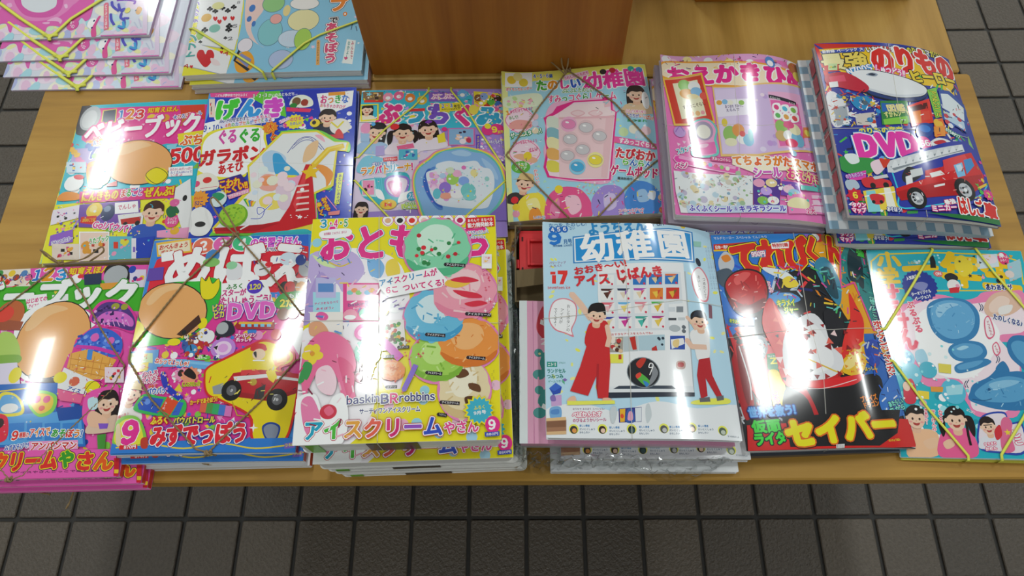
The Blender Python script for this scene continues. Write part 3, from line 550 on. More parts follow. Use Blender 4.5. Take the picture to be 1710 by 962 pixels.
('T','Go!パウパトロール!',-45.9,-73.4,42.3,-91.6,12.6,'e83a9a',.06,[(1.9,'fff')],0),('K',30.8,-59.2,15.6,'4a2a20','3a60c0',0,-2.9),('E','f0569a',57.6,-73.3,9.3,10.4,-2.6),
('T','えいごで',51.4,-71,63.6,-71,5.2,'fff',.02,[],0),('T','あそぼう',52.2,-76.1,64.4,-76.1,5.2,'fff',.02,[],0),('P','f4f4f4',[54.7,-22.6,72.6,-8.5,85.6,-81.5,75,-92.3,55.9,-46.1]),
('E','2a2a2a',69.7,-39.4,3,4.7,-2.5),('C','2f6f4a',[47.7,-57.2,56.3,-49,65.5,-60.9,54.5,-68.9]),('E','e86aa6',57.1,-46.1,6.5,5.9,-2.6),('P','f7a8d0',[40.5,-87.9,83.6,-84.3,83.5,-100.9,42,-97.7]),
('E','f0b93c',63.7,-89,5.9,5.7,-2.6),('P','f3eaf4',[-106,-48,-70.6,-41.7,-67.7,-62.1,-103,-71.2]),
('D',8,40,[-104,-51.1,-70.8,-53.3,-60.9,-99,-93.1,-97.1],1.4,2.4,['e06aa6','6a5ac0','f2c23c','4a8ad0','333'],'mix'),('P','9a6ad0',[-99.2,-87,-71.4,-78.9,-67.1,-98.7,-98,-102.3]),
('T','ひみつのポスター',-95.1,-99.2,-68.4,-92.5,7.5,'6a3ac0',.05,[(1.3,'fff')],0),('H',9,[-60.2,-85.2,-23,-87.3,-15,-128.7,-51.3,-126.8],['f4d8c8','e8a23c','c8402c','5a9a4a','2a2a2a','f7d7bb'],9,'fff'),
('T','うたブック',-46.1,-99.9,-20.2,-95.3,10.2,'4fb83a',.06,[(1.6,'fff')],0),('H',10,[-20.7,-93,10,-94.7,16.3,-130.3,-13.8,-128.8],['6ac0d0','e8e04a','e8432c','f0a0c0'],8,None),
('H',11,[9.3,-97.4,27.6,-98.3,33.2,-131.1,15.1,-130.2],['f0ecf4','8a6ac8','d0d0e8','e06a9a'],6,None),('P','2a4ac0',[15.4,-97.7,39.4,-96.1,38.5,-134.6,21.7,-133.8]),
('H',12,[-93.7,-99.8,-57.8,-102,-52.8,-125.3,-88.2,-123.4],['f0e0d0','e05a8a','2a2a2a','f2b04a','c8402c'],9,None),
('D',13,70,[-102.4,-30.8,69.9,-40.9,83.9,-136.2,-79.9,-127.9],.8,2.1,['fff','f58ac0','f3e03c','4ac0e0'],'mix'),],
'D': [
('P','2748c8',[-104.9,-126.5,104.9,-126.5,104.9,126.5,-104.9,126.5]),('D',1,110,[-109.7,94.6,101.5,81.2,108.4,-125.5,-85.6,-108.8],1,2.2,['f3e03c','f06ac0','4fd0e0','fff','5a6af0'],'mix'),
('D',51,60,[-46.3,120,95.7,112.7,98.3,39,-39.4,47.2],2.1,5.3,['f3d83c','e84a9a','4ac0e0','fff','6ad23c'],'mix'),
('D',52,90,[-114.6,-17.9,105.4,-35.6,108.4,-125.5,-103.3,-107],1.4,3.4,['f3d83c','f06ac0','fff','4fd0e0'],'star'),
('P','4fa0e8',[-104.8,124.3,-93.1,125.9,-104.2,67.7,-109.1,11.5,-111.5,-42.2,-109.3,-93.8,-124.9,27.2]),('P','f0509c',[-102.6,125.7,-32.5,123.8,-34,114.5,-45.6,112.2,-100.5,117.9]),
('P','6ad23c',[-32.4,122.8,.6,123.4,9.1,73.3,-40.7,110.3]),('P','2a3ab8',[-4,122,97.7,122.2,91.7,94,50.9,71,13.1,82.2]),('T','こどもが夢中!おでかけふろく',-94.8,119.9,-48.5,118.3,5.6,'fff',.03,[],0),
('T','1・2・3',-41.2,115.3,-21.2,115.8,8.2,'fff',.05,[(1.1,'4ab02c')],0),('T','さいのおともだち',-19.9,115.1,17.7,116.1,7,'fff',.03,[],0),
('T','げんき',-91.8,93,5.4,91.8,38.4,['4ad23c','3aa0e8','e04fd0'],.1,[(3.8,'fff')],0),('C','f4f8e8',[12.2,94.5,15.8,109.9,29.6,113.6,41.9,105.4,43.8,92.8,28.9,89.9]),('E','7a5a3a',21,101.8,6.1,7.5,-3.1),
('E','a8402c',32.5,99,5.2,6.3,-2.9),('E','2f8a3a',17.4,94.2,5.2,4.4,-3.2),('P','fff',[48.4,114.6,100.2,119,98.8,90.6,57.9,70.7]),
('T','おっきな',53.8,103.3,93.7,103.3,18.3,['e83a8a','f08a2c','3ac04a','3a7ae0'],.06,[(1.1,'fff')],0),('T','おもちゃカタログ',54.3,92.9,89.6,87.8,7.5,'e83a8a',.04,[(1.1,'fff')],0),
('P','f0a02c',[64.8,116.4,88.4,117.4,88.7,111.1,65.1,110]),('H',4,[-102.5,115,-94.2,114.3,-90.5,81,-98.8,81.8],['f3e0d0','e83a3c','3a60c0','222'],5,None),
('P','fff',[-106.9,70.9,-82.9,75.9,-76.9,41.9,-88.4,31.7,-103.8,44.6]),('T','9・10',-104,61.9,-82.6,62.1,14.2,'2a50b8',.06,[],0),('T','月号',-100.1,52.2,-84.9,51.9,5.9,'2a50b8',.04,[],0),
('P','f7b0cc',[-99.9,47.1,-87.9,47.6,-93.3,33.6]),('T','880',-98,42.9,-88.3,43,4.6,'e03a6a',.02,[],0),('P','e8e4fa',[-84.6,70.2,-14.7,80.9,-8.9,67,-75.2,58.5]),
('T','ハンドルをまわすと',-83.7,72.7,-42,75.1,8.4,'3a3a8a',.04,[(.8,'fff')],0),('T','ころりん!',-39.1,73.1,-14.4,77.3,9.1,'e0409a',.05,[(.8,'fff')],0),
('T','4色のカプセルがでてくるよ',-74.7,64.3,-10.4,71,7.8,['e83a5a','f08a2c','3ab04a','3a7ae0'],.04,[(.8,'fff')],0),
('C','f0e83c',[-101.4,5.2,-103.8,44.6,-82.3,59.7,-24.5,60.7,-15.5,36.6,-11.1,10.6,-21,-5.3,-35.8,-15,-41.6,-25.4,-88.3,-28.8,-105.4,-18.9]),
('C','fff',[-98.8,2.1,-100.8,38.6,-79.6,56.6,-26.5,57.3,-19,36.9,-15.9,13.8,-39.8,-20.1,-73.4,-20.9,-102.1,-8.4]),('T','ぐる',-82.9,43.9,-55.4,45.7,26.9,'e04fae',.075,[],0),
('T','ぐる',-54.7,43.3,-23.1,45.3,27,'3cb838',.075,[],0),('T','ガラポン',-104.4,10.4,-14.1,14.2,27.8,'d8232c',.085,[],0),('T','あそび',-76.4,-10.6,-42.3,-6.2,17.2,'d8232c',.07,[],0),
('C','f2eee0',[-109,-26.5,-105.5,-17.5,-90.2,-12.4,-75.6,-22.1,-72.7,-38.4,-91.3,-41.7,-105,-40.3]),('E','e0302c',-88.8,-24.7,6,4.9,-6),('E','e84a7a',-102.7,-29.4,4.6,4.9,-6.3),
('L','d84a7a',.7,[-96.4,-37.2,-74,-36.1]),('S','f08a2c',-11.4,56.2,11.6,8.9,10,85.9),('T','大',-14.9,56.4,-7.6,57.1,13.7,'e8302c',.07,[(1.3,'f3e03c')],0),
('T','人気!',-7.2,46.2,.4,22.5,9.7,'e8302c',.06,[(1.3,'f3e03c')],1),('K',66,70.3,12.8,'2a1c18','23283c',1,-2.5),('E','f0ece6',83.6,53,13.8,14.4,-2.2),('C','e0302c',[77.8,39.8,82.4,49.1,88.8,37.6]),
('L','e8d83c',2.6,[72.2,60.3,80.7,51,88.3,61.8]),('P','d8263c',[68.7,38.7,89.2,39.3,89.5,31.1,69,32.6]),('S','f3e83c',21.3,65,13.8,11.1,14,86.6),('T','のびる',14.6,68.4,30.1,70.6,7.9,'e8508a',.04,[],0),
('T','たのしい',14.7,61,30.7,62.4,6.6,'3a7ae0',.04,[],0),('E','f3d83c',49.2,60.5,6.9,7.2,-2.9),('E','333',48,61.5,2.8,3.6,-2.9),('T','わらう',1.1,57.4,7.9,58.4,5.4,'fff',.02,[],0),
('T','あたらしいよ',.6,64.3,13.9,71.5,6.7,'e83ad0',.04,[(1.1,'fff')],0),('P','e83a6a',[7.7,91.7,43,86.7,41.1,80.6,8.3,84]),
('C','7ad84a',[-34.5,-9.7,2.2,44.1,1.8,48.5,52.2,48.4,80.4,30.9,97.7,24.3,97.7,6.9,81.3,10.5,77.4,-50.5,57.9,-54.6,61,-111.8,22.9,-118.8,-63.6,-112.2,-73,-105.1,-30.6,-47.7]),
('P','f0e040',[-37,-6.7,5.4,46.8,54.6,46.8,76.1,26.7,97.7,24.3,94.9,8.5,82.4,10.5,79.5,-47.9,54.9,-59.7,58,-116.6,22.7,-115,-71.6,-107.7,-73.6,-100.1,-31.1,-42.4]),
('P','eef0f0',[-34.1,-9.7,6.8,43.7,52.4,44,78.4,25.1,94.3,23.9,92.5,11.5,80.1,12.9,76,-45,53.6,-57,56.2,-103.9,22.6,-113.8,-64,-108.5,-71.1,-102.8,-28.3,-47.9]),
('C','bcd8f0',[-18.5,5.6,-9.3,16.1,4.6,12.2,14.5,.3,7,-18.6,-8.7,-17.3]),('C','3fa8e0',[-4,7.3,4.8,9.4,14.9,-5.3,34.3,-27.4,21.5,-36,3.1,-26.4]),
('C','f3e23c',[2.9,-23.7,16.4,-26.1,32.1,-28.6,21.5,-36,7.9,-30.9]),('C','f7a8c8',[7.9,-30.9,25.6,-30.8,36.5,-27.5,31,-44.7,17.9,-46.4]),
('C','f5b0a0',[-20.8,-32.6,-10.5,-22.6,5.5,-28,8.6,-40.4,.6,-50.4,-15.2,-46.4]),('C','f8a06a',[-18.8,-30.1,-5.9,-25.2,4,-37.3,-11.2,-41.4]),
('C','f5e06a',[-16.1,-62.1,.8,-53,14.8,-64.7,11.4,-77.4,-8.2,-78.3]),('C','e8d0e0',[4.6,-45.4,22.1,-44.1,24.5,-78.4,11.4,-77.4]),('L','5a62b0',1,[15.6,10.9,30.3,33.5,48.5,33.9,67.5,8.3],False,True),
('L','5a62b0',1,[21.2,16.8,32.9,29,46.4,29.6,61.4,13],False,True),('L','5a62b0',.8,[23.7,23.8,34.8,33.8,43.9,34.1,55.9,21.9],False,True),('C','f0c89a',[37.4,-6.9,40.3,18.4,55.5,29.1,52.5,3.5]),
('C','f29a3c',[53.4,-13.4,66.8,-14.2,78.6,-28.7,70.7,-48.7,67.8,-33.6]),('C','f8b8c8',[50.5,38.2,59.6,37.7,64.8,25.8]),('L','f0c828',8.6,[51.2,-13.3,70,12.5,90,18.2]),
('L','f7de5a',3.1,[53.2,-9.2,71,14.5,87.7,19.5]),('P','d3202a',[41.2,-10.4,48.8,-10.9,60.5,-104.2,20.4,-113.6,-9.6,-113.5,-68.2,-109.3,-71.4,-100.3,-21.3,-102.5,12.9,-97.9,24.3,-75.8]),
('P','e8434a',[28.5,-73.6,41.5,-15.5,43.8,-32.1,33.5,-84.3]),('S','f3c81c',48.5,-24.2,12.9,6.5,5,96.4),('P','f4d8d0',[33.4,-81.7,49.6,-80.9,49.7,-83.5,32.5,-84.7]),
('P','f4d8d0',[33.2,-72.4,49,-71.4,49.2,-74.1,32.3,-75.4]),('P','f4d8d0',[33,-62.9,48.5,-61.9,48.6,-64.6,32.1,-66]),('P','f4d8d0',[32.8,-53.4,47.9,-52.3,48.1,-55,31.9,-56.5]),
('P','f4d8d0',[32.7,-43.8,47.3,-42.6,47.5,-45.3,31.8,-46.9]),('E','fff',39.1,-51.2,2.7,2.7,-4),('S','fff',38.4,-93.6,3.8,1.7,5,85.6),
('D',5,8,[23.1,-89.9,51.3,-92.1,51.5,-95.9,23.3,-93.7],.7,.9,['fff'],'dot'),('P','b81a24',[-70.8,-105.3,-69.1,-101,-12.8,-100.8,13.1,-101,-16.3,-110.4]),('E','7ab82c',-48,-84.4,19,18,-5.4),
('E','a8d83c',-49.2,-82.8,17.3,16,-5.5),('D',7,26,[-62.7,-69.5,-37.1,-71.9,-34.8,-96.3,-60.1,-93.9],1.2,1.7,['7ab02c','8ac83a'],'dot'),('P','3ab04a',[-37.1,-60.2,-32.8,-59.6,-28.4,-71.4,-30.1,-72.3]),
('P','f3e03c',[-33.9,-61.6,-29.6,-60.9,-27.1,-71.5,-28.8,-72.4]),('P','3a8ae0',[-30.7,-62.9,-26.4,-62.3,-25.8,-71.6,-27.4,-72.5]),('P','f08a2c',[-27.5,-64.2,-23.2,-63.6,-24.4,-71.8,-26.1,-72.6]),
('P','f3e03c',[-24.3,-65.6,-20,-64.9,-23.1,-71.9,-24.8,-72.8]),('L','fff',2.9,[-24.5,-90.9,-11.5,-90.8,-8.2,-78.3,-17.2,-75,-14.1,-85.5,1,-70.1],False,True),
('L','3a50c0',1,[-24.5,-90.9,-11.5,-90.8,-8.2,-78.3,-17.2,-75,-14.1,-85.5,1,-70.1],False,True),('L','fff',2.1,[-36.1,-105.7,-25.9,-99.6],False,True),
('P','3a2a8a',[-73.8,-27.6,-44.3,-19.7,-31.5,-37,-30.3,-50.4,-56.1,-58.4]),('T','こわれ',-71.9,-34.8,-43.2,-31.1,14.1,'f3d828',.06,[(1.5,'e8302c')],0),
('T','にくい!!',-63.7,-44.6,-33.2,-37.9,12.9,'f3d828',.06,[(1.5,'e8302c')],0),('P','f59bc0',[-58.9,-52.4,-30.9,-43.7,-30.3,-50.4,-55.6,-59]),('T','プラスチックだよ',-56.9,-54.7,-31.4,-48.2,5.9,'fff',.03,[],0),
('E','dcecec',-69.5,-57.1,10.4,12.2,-5.7),('C','2f9a6a',[-79.2,-49.6,-70.7,-46.5,-62.2,-52.6,-69.2,-59.7]),('S','f3a02c',-97,-54.2,14.8,11.3,14,83.8),
('T','ぜんぶで',-103.5,-52.2,-91.4,-52.2,4.3,'e8302c',.02,[],0),('T','52こ',-101.7,-60,-89.6,-60.2,7.4,'3a3a8a',.05,[],0),
('C','f4f4f2',[-105.5,-89.2,-103.3,-71.7,-90.6,-66.6,-78.4,-76.8,-73.3,-92.6,-81.2,-109.2,-98.9,-107.4]),('E','2a2a2a',-90.1,-92.9,7.1,4.1,-5.9),
('C','e6e6e4',[-109.3,-93.8,-104.9,-76.6,-100.4,-94.8,-105.5,-106.7]),('T','たのしく',84.3,-33.2,86.2,-77.6,5.3,'f3e03c',.04,[(.7,'3a8a2c')],1),('P','e8f05a',[84.1,-27.6,91.8,-26.6,88.4,-77.2,81.8,-76]),
('T','あたらしいあそび',87.9,-29.2,86.1,-75.5,4.4,'3a3a8a',.03,[],1),('T','おうちで',67.2,-65.8,74.8,-87.3,7.8,'f3d828',.05,[(1.2,'d8402c')],1),
('T','楽しく',61.1,-73.3,67.6,-94.5,7.4,'f3d828',.05,[(1.2,'d8402c')],1),('L','f59bc0',1.2,[58.6,-67.9,60.1,-96.6]),('L','f59bc0',1.2,[70.4,-63.4,85.5,-85.4]),
('P','f08a8a',[74.8,-88.6,89.9,-87,89,-93.5,75.1,-93.8]),('C','3ac0c8',[-20.3,-113.8,14,-113.1,50.4,-113.5,53.5,-131.2,-19.1,-127.4]),
('D',53,14,[-30.7,-10,24.5,-14.3,28.1,-68.3,-25.8,-63.9],3.4,8.4,['d8e8f8','f8e0e8','f0f0d8','e8f4f0'],'dot'),
('D',54,40,[5.4,123.1,95.4,119.1,97.8,53.9,10.3,58.3],.8,1.9,['e83a8a','3a3a8a','f3d83c','333','fff'],'bar'),],
'E': [
('P','a58ad8',[-101.7,-125,101.7,-125,101.7,125,-101.7,125]),('P','3ac0d8',[-101.4,124.7,-1.6,119.3,49.7,119.1,58.2,107.6,55.9,87.6,91.6,77.5,91,53.1,8.3,48.9,-100.5,65]),
('P','e9d8ee',[-104.8,65.4,8.2,54.3,29.1,14.9,-14.9,-7.2,-21.6,-55,-9.3,-82.8,-100.7,-84.4]),('P','f3e23c',[59.3,119.2,100,115.4,100,79.2,60.1,83.5]),
('H',1,[-99,121.6,-69.5,119.8,-68.6,104,-98,106],['8a6a4a','f0e0d0','3a2a20','f7d0b0','e0b060'],8,None),
('D',51,70,[-102.4,123.3,101.1,119.7,99.3,53.5,-97.9,56.8],2.2,4.9,['f59bc0','f3e23c','fff','8ad8e8','c8a8f0'],'mix'),
('D',52,70,[-100.5,33.4,.5,27.9,2.3,-87.5,-92.9,-83.8],1.8,4.4,['f4c8e4','c8e4f4','fff','d8c8f4','f8e8b0'],'mix'),('P','e23a2c',[-96.5,105.8,-69.1,104.6,-68.8,100.1,-96.2,101.3]),
('E','f59bb5',-62.5,109.4,7.3,8.6,-2.9),('E','fff',-62.4,107.7,3.4,3.4,-2.9),('E','f06a9a',-47.1,111.6,7.3,8.7,-2.2),('E','fff',-47,109.9,3.4,3.5,-2.3),('E','f08a3a',-30.9,106.7,7.2,8.7,-1.7),
('E','fff',-30.9,105,3.4,3.5,-1.7),('E','e8c03c',-13.8,101.9,7.2,8.6,-1.2),('E','fff',-13.8,100.2,3.4,3.5,-1.2),('E','f4f0fa',5.1,107.4,7.2,8.7,-.6),('E','fff',5.1,105.7,3.4,3.5,-.6),
('E','e0d0f4',15.7,107.4,7.2,8.7,-.3),('E','fff',15.7,105.6,3.4,3.5,-.3),('E','c8e8f0',28.4,107.3,7.2,8.7,.1),('E','fff',28.4,105.6,3.4,3.5,.1),('E','6ab8f0',43.3,113.2,7.2,8.8,.3),
('E','fff',43.3,111.5,3.4,3.5,.4),('P','8a6ad0',[-4.7,117.8,35.8,119.1,36.5,98.7,-4.2,98.9]),('T','ぷにぷに',-1.3,108.1,32.6,109.1,12.8,'fff',.05,[(1.2,'f06ac0')],0),('E','8a5a3a',65.6,106.2,5.5,6.9,.9),
('E','8ab0e8',74.2,109.2,5.5,6.9,.9),('E','3a2a20',93.3,105.3,5.6,6.8,1.3),('E','5ab84a',83.6,99.5,5.5,6.8,1.4),('E','d03a2c',78.1,88.1,5.5,6.7,1.6),('E','e85a9a',89.7,87,5.5,6.7,1.8),
('E','3a70c0',94.1,94.1,5.5,6.7,1.7),('D',2,30,[62.5,113.4,98.8,113.9,98,80.4,62.2,79.3],1.5,2.9,['e8432c','f59bb5','4fb04a','222','fff'],'mix'),
('T','ぷっちぐみ',-77,79.4,97.7,69.5,41.4,['e8388c','2fa8d0','7a55c8','e8388c','2fa8d0'],.1,[(3.6,'fff')],0),
('D',3,40,[-70.7,95.7,92,94.1,91.1,55.8,-68.6,57.1],1.4,2.9,['fff','f9c3df','a8e8f0','f3e23c'],'star'),('P','f3e23c',[10.6,94.4,41.2,97.3,42.3,81.8,11.9,78.9]),
('T','２・３',12.8,89.6,30.7,91.3,9.6,['3a70d0','e8388c'],.06,[(.7,'fff')],0),('T','年生',31.1,89,40.8,90.2,6.8,'333',.03,[],0),('T','たのしいよみもの',14,83.4,40.2,85.1,3.4,'333',.02,[],0),
('E','f2e05a',59.1,83.4,6.7,9.5,1.1),('P','e23a3c',[-32.2,85.4,-9.2,86.2,-9,80.9,-31.6,80.4]),('K',-90.4,87.3,8.8,'33221c','f4e8d0',3,-4.4),
('L','f3e83c',2.2,[-100.5,96.4,-76,96,-74.4,68.3,-97.5,67.4],True,False),('E','e8388c',90.9,49.1,10.4,9.6,2.6),('E','e8388c',78.4,47.3,8.3,9.6,2.2),('E','f3e83c',78.5,54,4.6,4.8,2.1),
('T','9',83.6,47.5,91.9,48.9,13.3,'f3e83c',.07,[],0),('T','月号',91.8,43.6,100.1,45.1,5.8,'f3e83c',.05,[],0),('E','f4f6fa',-76.2,26.2,23.9,23.3,-4.3),('K',-75.2,45.7,14.6,'1c1618','a8c8ea',1,-8.2),
('K',-38.5,42.2,14.5,'1c1618','f4e4f0',2,.5),('K',-4,47.7,14.1,'201818','f2e8f4',1,7),('E','e8323c',-50.1,53.4,6.2,5.4,-3),('C','7a3ab0',[-8.5,59.9,-3.4,63.9,1.9,61.1,-3.2,57.7]),
('C','5ab0e8',[-83.4,59.5,-80.4,63.4,-77.1,59.9,-80,56.6]),('P','f06a9a',[-46.1,19.2,-23.9,23.4,-21.6,15.6,-43.8,11.4]),('P','f3e23c',[8.5,35.7,18.7,42.2,20.9,25.2,10.8,22.6]),
('E','f7d0b4',-27.2,32.5,4.2,6.9,-22.1),('H',6,[24.8,47.5,58.8,48,58.6,20.5,25,20],['8ab8e0','f3e8f0','3a2a4a','e06aa0','f7d0b4','c83a5a'],12,'f06aa8'),('E','e8388c',18.6,47.5,3.7,3.7,-.1),
('P','6a4ac0',[61.8,38.8,68,39,66.6,8,61.9,7.9]),('T','オーディション',65.1,36.8,64.3,8.9,3.3,'f3e83c',.04,[],1),
('D',7,50,[65.9,36.3,103,37.9,101.4,-15.5,65.2,-17],1.4,3.2,['c8a8f0','fff','6a4ab8','f59bd0','f3e23c'],'mix'),('T','ひみつのともだち',70.9,26.1,98.6,27.3,6.7,'fff',.04,[(.9,'6a4ab8')],0),
('T','きらきらデコ',69.5,3.1,99.9,-.6,7.5,'f06ac8',.05,[(.9,'fff')],0),('C','f0a0c8',[-97.7,54.1,-93,63,-85.5,61.1,-84.7,47.7,-92.7,41.8]),('P','a8c8e8',[-97.1,44.8,-84.5,43.7,-83.6,29.3,-96.1,30.4]),
('C','8ad0e8',[-95,-2.7,-80.2,6.1,-44.9,-11,-44.5,-20.8,-94.8,-22.4]),('P','b8a8e0',[-74.9,21,-62.6,21.4,-61.8,4.9,-74,3.7]),
('H',8,[-42.9,13.9,-17.5,12.9,-17,-4.7,-42.2,-3.7],['5ac0d8','f4f4fa','e8388c','3a70c0'],8,None),('P','e8323c',[-63.6,.5,-44.4,1.9,-44.1,-5.1,-62.9,-6.1]),
('T','ひみつせんたい',-62.3,-2.1,-44.9,-1.6,4,'fff',.03,[],0),('T','ポリス×戦士',-78.3,-10.2,-48,-9.6,8.4,'fff',.05,[(1.1,'5a3ab0')],0),
('T','ラブパトリーナ!',-93.3,-20.6,-22.7,-15.8,14.7,['f08a1c','f0b01c','e8388c','f08a1c','3aa8d0'],.075,[(1.8,'fff')],0),
('C','3ab8c8',[-92,-34.7,-60.1,-32.1,-56.4,-25.1,-30.4,-26.3,-25.7,-50.2,-33.2,-63.9,-48.3,-79.3,-70.1,-71.4,-88.5,-58.7]),('P','c8e8e8',[-91,-34.8,-72,-33.3,-69.6,-62.2,-88.5,-59.8]),
('H',9,[-89,-34.9,-73.9,-36,-72.7,-58.5,-87.6,-57.6],['f59bc0','2a1c1c','f7d0b4','e8388c'],6,None),('C','9a7ad8',[-59.9,-36.9,-50.2,-29,-30.2,-32.3,-26.8,-45.5,-33.2,-61.6,-46.9,-63.4,-57.1,-53.6]),
('C','f4e4f4',[-57.4,-38.2,-50.1,-32.1,-32.1,-35.3,-29.8,-45.4,-35.3,-59.2,-46,-61.1,-55.2,-52.5]),('C','e88ac0',[-55.6,-43.1,-49.9,-37.4,-36.8,-41.6,-39.1,-61.4,-47,-61]),
('C','f7b8da',[-52.6,-44.4,-48.7,-41,-40.7,-43.8,-42.2,-57.8,-46.7,-58.3]),('L','5ad0e0',1.5,[-73.1,-31.3,-69,-52.9]),('L','5ad0e0',1.5,[-70.3,-31.5,-66.6,-53]),
('L','5ad0e0',1.5,[-67.5,-31.6,-64.3,-53.2]),('L','5ad0e0',1.5,[-64.7,-31.8,-61.9,-53.3]),('C','fff',[-71.1,-50.4,-63.1,-53.2,-58.5,-67.4,-68.6,-62.3]),
('C','fff',[-37.2,-59.1,-23.6,-55,-27.2,-66.4,-40.7,-72.8]),('E','f0c828',-53.3,-74.5,10.8,7.8,-2.6),('P','e8302c',[-58.4,-70.9,-53.3,-74.5,-48.9,-72,-49.1,-78.8,-53.5,-75.7,-58,-78.4]),
('E','3aa8c8',-23.4,-63.1,6.3,6.9,-1.7),('T','ラブ',-27.4,-61.3,-19.5,-61.1,5.1,'fff',.04,[],0),('T','パット',-27.6,-65.5,-19,-65.3,4.1,'fff',.04,[],0),
('P','d8f06a',[-36.7,-75.2,-13.4,-71.4,-9.3,-82.8,-35.5,-82.1]),('T','ラブパット',-31.9,-74.5,-11.5,-73.3,5.9,'fff',.05,[(1.1,'4a9a3a')],0),
('T','しゃしん',-34.6,-80.3,-11.4,-78.7,5.4,'fff',.05,[(1,'4a9a3a')],0),('K',-88.3,-79.5,9.4,'2a1c1c',None,3,-3.6),
('C','f08ab0',[-23.6,-40.9,-18.7,-16.9,-2,-0,8.9,9.9,29.1,14.9,43.3,18.9,59.5,14.1,77.8,10.9,93.6,-6,101.2,-25.3,103.3,-54.1,91.6,-82.5,67.9,-101,-1.3,-100.8,-17.3,-73.6]),
('C','f3e23c',[-22,-42.1,-17.4,-19.4,-1,-2.6,11,8.6,43.3,16.4,75.7,8.3,91.6,-7.3,99.1,-27.9,100.7,-54.2,89.7,-82.5,64,-101.1,.2,-100.8,-15.3,-73.6]),
('C','6ac8b8',[-20.4,-42.1,-16.2,-20.7,.1,-4.6,13,7.3,43.3,14.6,74.6,6.3,89.5,-8.6,97,-29.2,98.7,-54.3,87.7,-82.6,60.2,-101.1,1.7,-100.9,-13.8,-73.7]),
('C','8cbcec',[-18.8,-42.9,-14.5,-21.9,1.1,-6.3,17,7.3,29.1,9.8,43.3,13,57.4,7.7,72.6,4.4,87.5,-10,95,-30.5,96.3,-54.4,84.8,-80.4,58.3,-101.1,3.6,-100.9,-11.9,-71.4]),
('C','5a90d8',[-9.2,-41.2,-4.5,-24.6,7.3,-17.5,1.7,-41.5,7.9,-64.9,17.8,-83.2,10,-83.1,-1.9,-64.8]),('C','aed4f4',[29.1,7.3,43.3,10.5,55.4,5.2,49.3,0,33.2,2.3]),
('C','a8d0f4',[69.5,-2,83.3,-13.9,90.9,-33.1,86.9,-35.7,73.3,-14.3]),('C','3a6ac8',[-8.2,-42.5,-4.6,-23.4,1.4,-22.3,-.2,-46.2,9.9,-67.2,17.8,-81,10,-78.6,-.9,-64.8]),
('C','e8f2fa',[-4.5,-27,7.4,-21.1,9.2,-12.6,25.2,-7.7,41.2,-10.1,61.3,-7.2,69.2,-16.8,81.2,-21.3,85.8,-40.5,80.1,-71.3,68.2,-83,17.7,-78.7,4,-64.8,-2.2,-43.8]),
('D',11,30,[1.4,-22.3,25.3,-22.4,25.5,-69.6,2.1,-69.4],2.2,4.7,['e8a8e0','f4c8ec','c8a0e8','f9d8f0'],'dot'),('E','a8d86a',30.3,-36.9,8.3,9.6,.2),('E','8ab0f0',45.1,-40.3,7.1,7.1,.7),
('E','f4b8d8',36.2,-28.5,6,5.8,.4),('E','d8e8c8',27.3,-23.7,5.6,5.3,.1),('E','9a7ad8',20.5,-51.1,7.9,8.9,-.3),('E','f0a890',21.6,-63.9,7.8,5.1,-.3),('E','f4f4f4',36.2,-61.6,8.6,7,.2),
('E','7ad0d0',50.9,-55.6,9.8,11.7,.8),('E','8ad8d8',52.8,-64.9,8.6,6,.7),('E','f3e8a0',59.1,-26.9,5.2,6.3,1.3),('E','e87ac0',45.2,-18.6,3.2,3.4,.8),('E','a0d8d0',75.9,-36.1,3.2,3.8,1.9),
('E','6ac8d8',9.8,-60.3,5.1,8.3,-.6),('E','b8d8f4',17.4,-32.1,4,4.3,-.3),('D',12,26,[41.2,-15,81.3,-14,80.1,-73.6,41.1,-74.2],.9,2.2,['8ad8d8','b8e8f0','f4b8d8','fff'],'star'),
('P','8a70c8',[87.7,-82.6,102,-63.6,101.8,-100.4,67.9,-101]),('D',13,60,[-98.4,64.8,-.2,59.8,2.3,-87.5,-89,-84],.7,1.6,['fff','f9c3df','f3e23c','8ad8e8'],'mix'),
('D',54,60,[-100.2,123.1,99,119.6,98.5,99.8,-98.9,103.2],.7,2,['3a2a4a','e8388c','fff','f3e23c'],'bar'),
('D',55,50,[1.3,-17.4,79.3,-16.5,78.1,-73.7,2.2,-74],.9,1.9,['fff','f4a8d0','8ad8e8','f3e23c','a88ae0'],'mix'),],
'F': [
('P','a6dcf0',[-105,-127.3,105,-127.3,105,127.3,-105,127.3]),('P','f2ea6a',[-106.7,126.8,107.2,125.8,107.2,102.2,56.9,101.6,-57.2,108.3,-102,92.9]),
('P','eef3a0',[-107.6,100,-95.9,100.8,-96.8,-130.5,-104.8,-129.8]),('D',1,70,[-102,92.9,130.9,79.8,101,-136.9,-109.8,-123.2],1.2,3.1,['f9c3df','fff','f6f08a','c8ecf8','b8e8c8'],'mix'),
('P','fff',[-98.6,123.8,-59.2,124.6,-60.7,97.4,-99.5,97.6]),('E','f3d23c',-89.6,110.7,6.5,7.8,2.1),('E','f0d848',-72.7,105.7,6.5,7.9,-1.2),('E','f4e89a',-80.5,116.9,6.5,8,.8),
('T','ポケモンカレンダー',-98.5,92.3,-60.9,94.2,6.6,'e8502c',.04,[(1,'fff')],0),('T','4・5・6',-58.1,117.2,-35.9,117.1,9.7,'2a60c0',.05,[(1,'fff')],0),('T','歳',-35.3,116.2,-30,116.5,8.1,'2a60c0',.05,[],0),
('T','たのしい',-55.3,98.6,9.2,98,22.1,['4ab03a','f09a1c','e8388c','2a60c8'],.085,[(2.4,'fff')],0),('T','幼稚園',9.8,97.9,100.6,102,35.4,'f03ca0',.05,[(2.7,'fff')],0),
